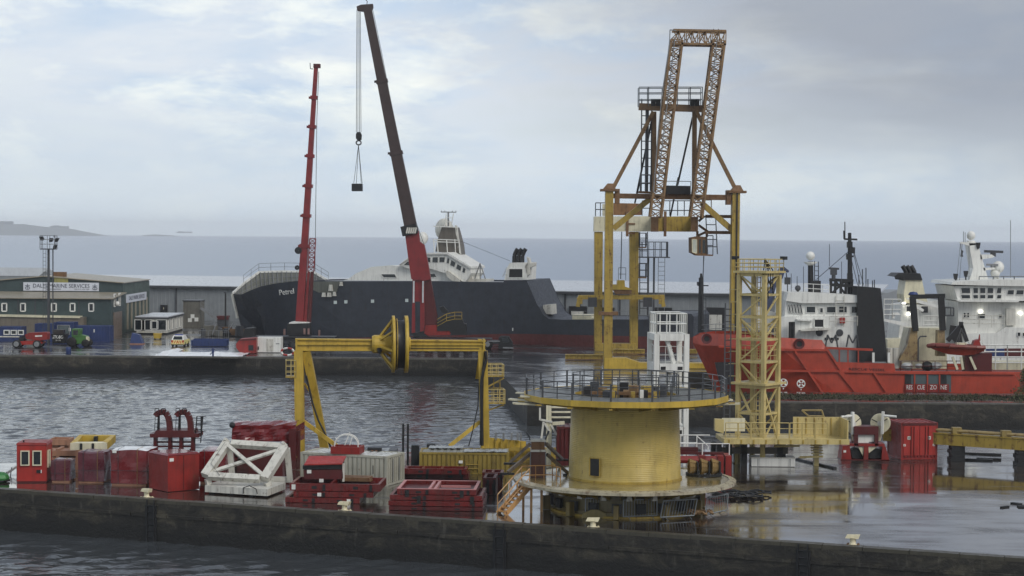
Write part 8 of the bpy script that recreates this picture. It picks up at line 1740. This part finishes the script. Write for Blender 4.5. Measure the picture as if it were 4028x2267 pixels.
# local frame: near corner at origin, x to the right-back, y to the left-back
C4 = [(0, 0), (sa*.98, 0), (sa*.98, sa), (0, sa)]
pale = yelpale
for i, (x, y) in enumerate(C4): bx(T, 'corner_post', pale, x-.13, x+.13, y-.13, y+.13, zg, ztp)
levels = [zdk, zdk+(zfl-zdk)*.5, zfl, zfl+(ztp-zfl)*.22, zfl+(ztp-zfl)*.42, zfl+(ztp-zfl)*.62, zfl+(ztp-zfl)*.82, ztp]
for li, z in enumerate(levels):
    for i in range(4):
        a, b_ = Vector((*C4[i], z)), Vector((*C4[(i+1) % 4], z)); e = (b_-a).normalized(); m = MB(); m.bar(a+e*.14, b_-e*.14, .14 if li not in (2, 7) else .22); m.build('tie_beam', pale, T)
for li in range(len(levels)-1):
    for i in range(4):
        a, b_ = Vector((*C4[i], levels[li])), Vector((*C4[(i+1) % 4], levels[li+1]))
        if i in (1, 2) and li % 2: continue
        if (li+i) % 2 and i != 0: a, b_ = Vector((*C4[(i+1) % 4], levels[li])), Vector((*C4[i], levels[li+1]))
        e = (b_-a).normalized(); m = MB(); m.bar(a+e*.2, b_-e*.2, .09); m.build('brace', pale, T)
        if li == 0 and i in (0, 3): a, b_ = Vector((*C4[(i+1) % 4], levels[0])), Vector((*C4[i], levels[2])); m = MB(); m.bar(a, b_, .12); m.build('brace', pale, T)
for z in (zfl+(ztp-zfl)*.22, zfl+(ztp-zfl)*.42): 
    bx(T, 'inner_floor', pale, .14, sa-.14, .14, sa-.14, z-.02, z+.04)
    m = MB(); m.rail([(.05, .05, z+.05), (sa, .05, z+.05)], 1.0, .45, (.35, .7, 1), .022); m.build('railing', pale, T); m = MB(); m.rail([(.05, .05, z+.05), (.05, sa, z+.05)], 1.0, .45, (.35, .7, 1), .022); m.build('railing', pale, T)
m = MB(); m.ladder((sa*.55, sa*.6, zdk), (sa*.55, sa*.6, ztp+.4), (.4, 0, 0), .3, .035, .022); m.build('ladder', pale, T)
m = MB(); m.bb(-.3, sa+.3, -.3, sa+.3, ztp+.11, ztp+.24); m.build('head_platform', pale, T)
hr = zrl-ztp-.24; m = MB(); m.rail([(-.2, -.2, ztp+.24), (sa+.2, -.2, ztp+.24), (sa+.2, sa+.2, ztp+.24), (-.2, sa+.2, ztp+.24)], hr, .55, (.33, .66, 1), .03, True); m.build('head_railing', pale, T)
for x, y in ((-.2, sa+.2), (sa+.2, -.2)): m = MB(); m.box((x, y, zrl+.08), (.35, .35, .22)); m.build('lamp', black, T)
for k, (h_, o) in enumerate(((1.5, .3), (1.2, .6), (1.7, .0))): m = MB(); m.path([(.2+o, .2, ztp+.3), (.1+o*.8, .1, ztp+hr*.7), (0, 0, zrl+.05), (.25+o, -.1, ztp+.3), (.2+o, -.15, ztp-.8-.3*k), (.35+o, -.1, ztp-.9-.3*k), (.3+o, .1, ztp-.2)], .035, 5); m.build('hanging_hose', black, T)
m = MB(); m.bb(-.35, sa+.45, -.35, sa+.35, zfl+.12, zfl+.26); m.build('flange_plate', pale, T)
# outer ladder tower and cable riser on its left flank
m = MB(); m.ladder((-.25, sa+.45, 0), (-.25, sa+.45, at(Y2(330, 600), Yt).z), (-.3, .25, 0), .4, .05, .03); m.build('cable_riser', dgrey, T)
m = MB(); m.ladder((.1, sa+.22, zfl), (.1, sa+.22, ztp-1), (.35, .1, 0), .35, .04, .025); [m.path([(.1, sa+.2, z), (.0, sa+.75, z), (.5, sa+.75, z), (.55, sa+.3, z)], .02, 4) for z in [zfl+.6+i*.8 for i in range(8)]]; m.build('caged_ladder', pale, T)
# platform deck under the tower
T2 = thing('tower_platform', 'long pale yellow railed platform carrying the lattice tower, raised on dark legs', 'platform', (at(Y3(1150, 890), Yt-1.2).x, Yt-1.2, 0), R(2))
TP = Pl(T2.location, R(2)); 
def tp_(x, y, off=0): return toL(T2, TP(Y3(x, y), off))
xL, xR = tp_(370, 900).x, tp_(2070, 900).x; zd0, zd1 = tp_(1200, 925).z, tp_(1200, 862).z
m = MB(); m.bb(xL, xR, 0, 3.6, zd0+.02, zd1); m.build('deck', pale, T2); bx(T2, 'edge_beam', pale, xL, xR, -.14, -.003, zd0, zd1+.04)
for k in range(10): x = xL+.3+k*(xR-xL-.5)/9.5; bx(T2, 'edge_stiffener', yelold, x-.05, x+.05, -.17, -.143, zd0+.03, zd1)
zr_ = tp_(900, 635).z
for k in range(8):
    xa, xb_ = xL+.1+k*(xR-xL)*.82/8, xL+.05+(k+1)*(xR-xL)*.82/8; m = MB(); m.ring([(xa, -.05, zd1+.05), (xb_, -.05, zd1+.05), (xb_, -.05, zr_), (xa, -.05, zr_)], .03); [m.tube((xa, -.05, zd1+(zr_-zd1)*f_), (xb_, -.05, zd1+(zr_-zd1)*f_), .022, n=4) for f_ in (.33, .66)]; m.build('railing_panel', pale, T2)
a, b_ = tp_(1400, 600), tp_(2060, 600)
m = MB(); m.bb(a.x, b_.x, 2.2, 2.3, zd1, a.z); m.build('back_screen', pale, T2); m = MB(); m.bb(b_.x-.08, b_.x, -.1, 2.19, zd0-.02, b_.z); m.build('end_screen', pale, T2)
for k in range(5): x = a.x+.3+k*(b_.x-a.x-.4)/5; bx(T2, 'screen_rib', yelold, x-.03, x+.03, 2.15, 2.195, zd1+.1, a.z-.05)
a, b_ = tp_(375, 590), tp_(690, 590); m = MB(); m.bb(a.x, b_.x, .9, 1.0, tp_(400, 770).z, a.z); m.build('left_panel', creamp, T2); c_ = tp_(250, 580); m = MB(); m.prism([tp_(250, 740), tp_(370, 780), tp_(372, 590), tp_(252, 585)], (0, .5, 0)); m.build('end_box', pale, T2)
for x, w_ in ((270, .3), (330, .3), (480, .4), (690, .4), (1180, .4), (1230, .35), (1700, .3)): p = tp_(x, 930); m = MB(); m.bb(p.x-w_/2, p.x+w_/2, .4+(x % 7)*.2, .8+(x % 7)*.2, 0, zd0+.01); m.build('leg', black if x not in (1700,) else pale, T2)
m = MB(); a, b_ = tp_(380, 1000), tp_(1290, 1000); m.bb(a.x, b_.x, 1.2, 1.5, a.z-.4, a.z); m.build('cross_beam', paint('dark olive beam', (62, 56, 44), dirt=.6), T2)
for x0, x1_, y0, y1_ in ((1050, 1400, 945, 955), (1400, 1720, 1090, 1100)): a, b_ = tp_(x0, y1_, 1.2), tp_(x1_, y1_-8, .8); m = MB(); m.bar(a, b_, .12); m.build('stay_bar', pale, T2)
for k, y in enumerate((950, 985, 1020, 1060)): p = tp_(1640+k*6, y, .6); m = MB(); m.box((p.x, p.y+.4, p.z), (.75, .3, .06)); m.build('step', pale, T2)
m = MB(); pts = [tp_(1430, 465, 2.4), tp_(1700, 465, 2.4), tp_(1740, 590, 2.4), tp_(1560, 575, 2.4), tp_(1430, 465, 2.4)]; m.path(pts, .06, 5); m.path([tp_(1500, 540, 2.4), tp_(1720, 545, 2.4)], .05); m.build('cradle_frame', paint('tan cradle', (150, 132, 84), rust=.2), T2)
c, ww, hh = front(Y3(745, 0)[0], Y3(1340, 0)[0], Y3(0, 1235)[1], Y3(0, 1120)[1]); T = thing('white_tank', 'low white tank on the wet pier under the tower platform', 'tank', (c.x, c.y, 0)); bx(T, 'body', white, -ww/2, ww/2, 0, 1.4, .03, hh); bx(T, 'lid', whiteold, -ww/2-.03, ww/2+.03, -.03, 1.43, hh+.003, hh+.06); bx(T, 'skid', black, -ww/2+.05, ww/2-.05, .02, 1.3, 0, .028)
for f_ in (-.36, -.33, .36, .39): bx(T, 'strap', grey, ww*f_-.015, ww*f_+.015, -.012, -.003, .05, hh)
c, ww, hh = front(Y3(525, 0)[0], Y3(650, 0)[0], Y3(0, 1215)[1], Y3(0, 1060)[1]); T = thing('pale_blue_crate', 'pale bluish crate in the shade left of the white tank', 'crate', (c.x, c.y+1, 0)); bx(T, 'body', paint('pale blue grey', (150, 160, 168)), -ww/2, ww/2, 0, 1.2, .08, hh); bx(T, 'skid', black, -ww/2, ww/2, .05, 1.1, 0, .08)
m = MB(); a, b_ = gd(Y3(1340, 1130)), gd(Y3(1880, 1260)); tag_ = thing('dark_plank', 'long dark plank lying on the wet pier right of the white tank', 'plank', tuple(a)); m.bar((0, 0, .05), b_-a+Vector((0, 0, .05)), .25, .1); m.build('plank', black, tag_); m = MB(); m.box((.4, -.2, .11), (.5, .12, .06)); m.build('cleat', rustm, tag_)
# ------------------------------------------------------------------ reels, red container, long beam
c = gd(Y4(420, 795)); Yl = c.y; RL = Pl((0, Yl, 0), 0)
T = thing('reel_stand', 'dark red winch stand between the two white reels', 'stand', (c.x, Yl, 0))
pr(T, 'top_panel', redd, Y4, [(275, 450), (275, 340), (605, 340), (605, 450)], RL, 1.2)
pr(T, 'side_column', redd, Y4, [(275, 600), (275, 450), (328, 450), (328, 600)], RL, 1.1); pr(T, 'side_column', redd, Y4, [(555, 600), (555, 450), (605, 450), (605, 600)], RL, 1.1); pr(T, 'cross_beam', redp, Y4, [(210, 605), (215, 570), (690, 575), (690, 610)], RL, 1.3)
for pts in ([(100, 790), (120, 600), (215, 600), (240, 790)], [(405, 790), (410, 605), (470, 605), (465, 790)], [(645, 800), (660, 610), (700, 610), (755, 800)]): pr(T, 'leg', redp, Y4, pts, RL, 1.3)
pr(T, 'base_skid', redd, Y4, [(90, 815), (95, 785), (750, 790), (750, 815)], RL, 1.5); pr(T, 'white_panel', white, Y4, [(330, 560), (330, 455), (552, 455), (552, 545), (480, 545), (470, 560)], Pl((0, Yl+.2, 0), 0), .1)
for pts in ([(250, 770), (235, 660), (300, 625), (375, 660), (385, 775)], [(480, 770), (490, 670), (560, 630), (640, 660), (640, 770)]): pr(T, 'drum_core', black, Y4, pts, Pl((0, Yl+.35, 0), 0), .8)
for pts in ([(330, 615), (412, 615), (395, 740)], [(468, 615), (590, 612), (475, 700)]): pr(T, 'gusset', creamp, Y4, pts, Pl((0, Yl+.1, 0), 0), .1)
bx(T, 'label', white, -1.42, -1.25, -.03, -.004, .5, .65)
for x, y, hx_, lab in ((225, 310, -1, 'left white reel, partly behind the pale yellow platform end'), (635, 305, 1, 'right white reel with handle bar, beside the bright red container')):
    p = at(Y4(x+(35 if hx_ < 0 else -8), y-8), Yl+.6); T = thing('cable_reel', lab, 'reel', tuple(p), R(-25*hx_), 'white cable reels'); rr_ = 135/3.444/(F/p.y)
    m = MB(); m.lathe([(.03, -.05), (rr_*.96, -.05), (rr_, 0), (rr_*.96, .05), (.03, .05)], (0, 0, 0), 32, axis='y'); m.build('flange', creamp, T, False); m = MB(); m.lathe([(.03, .4), (rr_*.9, .4), (rr_*.9, .48), (.03, .48)], (0, 0, 0), 32, axis='y'); m.build('flange', creamp, T)
    m = MB(); m.lathe([(rr_*.5, .05), (rr_*.5, .4)], (0, 0, 0), 24, axis='y'); m.build('barrel', redd, T); m = MB(); m.lathe([(.02, -.2), (.14, -.2), (.18, -.06), (.02, -.06)], (0, 0, 0), 16, axis='y'); m.build('hub', whiteold, T)
    for k in range(3): a = k*2.094+.6; m = MB(); m.bar((.2*math.cos(a), -.065, .2*math.sin(a)), (rr_*.93*math.cos(a), -.065, rr_*.93*math.sin(a)), .05, .02, (0, 1, 0)); m.build('spoke_slot', black, T)
    m = MB(); m.tube((.28*hx_, -.3, rr_*.85), (1.15*hx_, -.3, rr_*.80), .08, n=8); m.build('handle_bar', white, T); m = MB(); m.bar((.22*hx_, -.3, -rr_*1.0), (.26*hx_, -.3, rr_*1.25), .16, .2); m.bar((.22*hx_, -.3, rr_*1.2), (.25*hx_, -.02, rr_*.5), .1); m.build('yoke_arm', white, T)
    m = MB(); m.prism([(-.32*1, -.15, -.1), (.32, -.15, -.1), (.06, -.15, -rr_*1.75), (-.06, -.15, -rr_*1.75)], (0, .1, 0)); m.build('support_web', creamp, T)
c, ww, hh = front(Y4(912, 0)[0], Y4(1398, 0)[0], Y4(0, 790)[1], Y4(0, 285)[1], R(9)); T = thing('red_container', 'bright red double door container standing alone on the wet right part of the pier', 'container', (c.x, c.y, 0), R(9)); corr(T, ww, 2.6, hh, redp, pitch=.22)
bx(T, 'door', redb, -ww/2+.14, -.02, -.05, -.004, .3, hh-.2); bx(T, 'door', redb, .02, ww/2-.14, -.05, -.004, .3, hh-.2); bx(T, 'header', redd, -ww/2+.05, ww/2-.05, -.07, -.004, hh-.17, hh-.02); bx(T, 'skid', black, -ww/2+.1, ww/2-.1, .06, 2.5, 0, .06)
for f_ in (-.3, .27): bx(T, 'notice', whiteold, ww*f_-.1, ww*f_+.1, -.065, -.052, hh*.55, hh*.64); bx(T, 'notice_mark', grey, ww*f_-.05, ww*f_+.05, -.072, -.066, hh*.57, hh*.62)
for f_ in (-.42, .40):
    bx(T, 'warning_label', white, ww*f_-.08, ww*f_+.08, -.065, -.052, hh*.37, hh*.43)
    for k in range(2): m = MB(); m.bar((ww*f_-.05+.05*k, -.07, hh*.38), (ww*f_+.05*k, -.07, hh*.42), .02); m.build('label_stripe', redb, T)
for f_ in (-.24, -.16, .16, .24): m = MB(); m.tube((ww*f_, -.09, .35), (ww*f_, -.09, hh-.25), .022); m.build('lock_bar', redd, T)
A0, A1 = at(Y4(690, 470), 126.5), at(Y4(2900, 640), 120.5); A0.z -= .0
T = thing('long_yellow_beam', 'long yellow box beam with pipes on top lying on blocks behind the bright red container', 'beam', (A0.x, A0.y, 0)); hb_ = (530-385)/3.444/(F/127)
m = MB(T); zc = at(Y4(1420, 500), 124.7).z; a = Vector((A0.x, A0.y, zc)); b_ = Vector((A1.x, A1.y, zc)); m.bar(a, b_, .7, hb_*.95); m.build('web', yelold, T); e = (b_-a).normalized(); n_ = Vector((-e.y, e.x, 0)); L_ = (b_-a).length
m = MB(T); o = Vector((0, 0, hb_*.5+.04)); m.bar(a+o, b_+o, .78, .07); m.build('top_flange', yelold, T); 
for k, s_ in enumerate((-.15, .2)): m = MB(T); m.tube(a+o+n_*s_+Vector((0, 0, .2)), b_+o+n_*s_+Vector((0, 0, .2)), .09, n=8); m.build('pipe', paint('tan pipe', (150, 130, 84), rust=.25), T)
for t_ in (.2, .45, .75): m = MB(T); c = a.lerp(b_, t_)+o; m.box((c.x, c.y, c.z+.24), (.6, .5, .4)); m.build('pipe_clamp', paint('tan clamp', (140, 122, 70), rust=.25), T)
for x in (1665, 2540):
    t_ = min((abs(at(Y4(x, 600), a.lerp(b_, q/60).y).x-a.lerp(b_, q/60).x), q/60) for q in range(61))[1]; c = a.lerp(b_, t_); bot = zc-hb_*.5
    for k in range(4): m = MB(T); m.box((c.x+.04*(k % 2), c.y, bot*(k+.5)/4), (.95-.1*(k % 2), 1.0, bot/4-.01)); m.build('support_block', black, T)
for x, y, ln in ((1900, 800, 2.4), (2100, 790, 1.6), (1980, 720, 2.8)): p = gd(Y4(x, y)); T = thing('loose_timber', {1900: 'dark timber baulk lying in a puddle nearest the red container', 2100: 'short dark timber farther right in the puddle', 1980: 'longest dark timber, under the yellow beam'}[x], 'timber', tuple(p), R(-16)); m = MB(); m.box((0, 0, .06), (ln, .22, .12)); m.build('baulk', black, T); m = MB(); m.box((ln*.3, 0, .13), (.3, .23, .02)); m.build('end_strap', dgrey, T)
for x, y, lab in ((2440, 1130, 'black scraps of broken fender on the bare pier at the right edge'),): 
    p = gd(ZJ(2500, 850)); T = thing('fender_scrap', lab, 'scrap', tuple(p)); rs = random.Random(5)
    for k in range(9): m = MB(); m.box((rs.uniform(-1.0, 1.0), rs.uniform(-.9, .9), .04), (rs.uniform(.2, .7), rs.uniform(.1, .3), .08), rs.uniform(0, 3)); m.build('scrap', black, T)
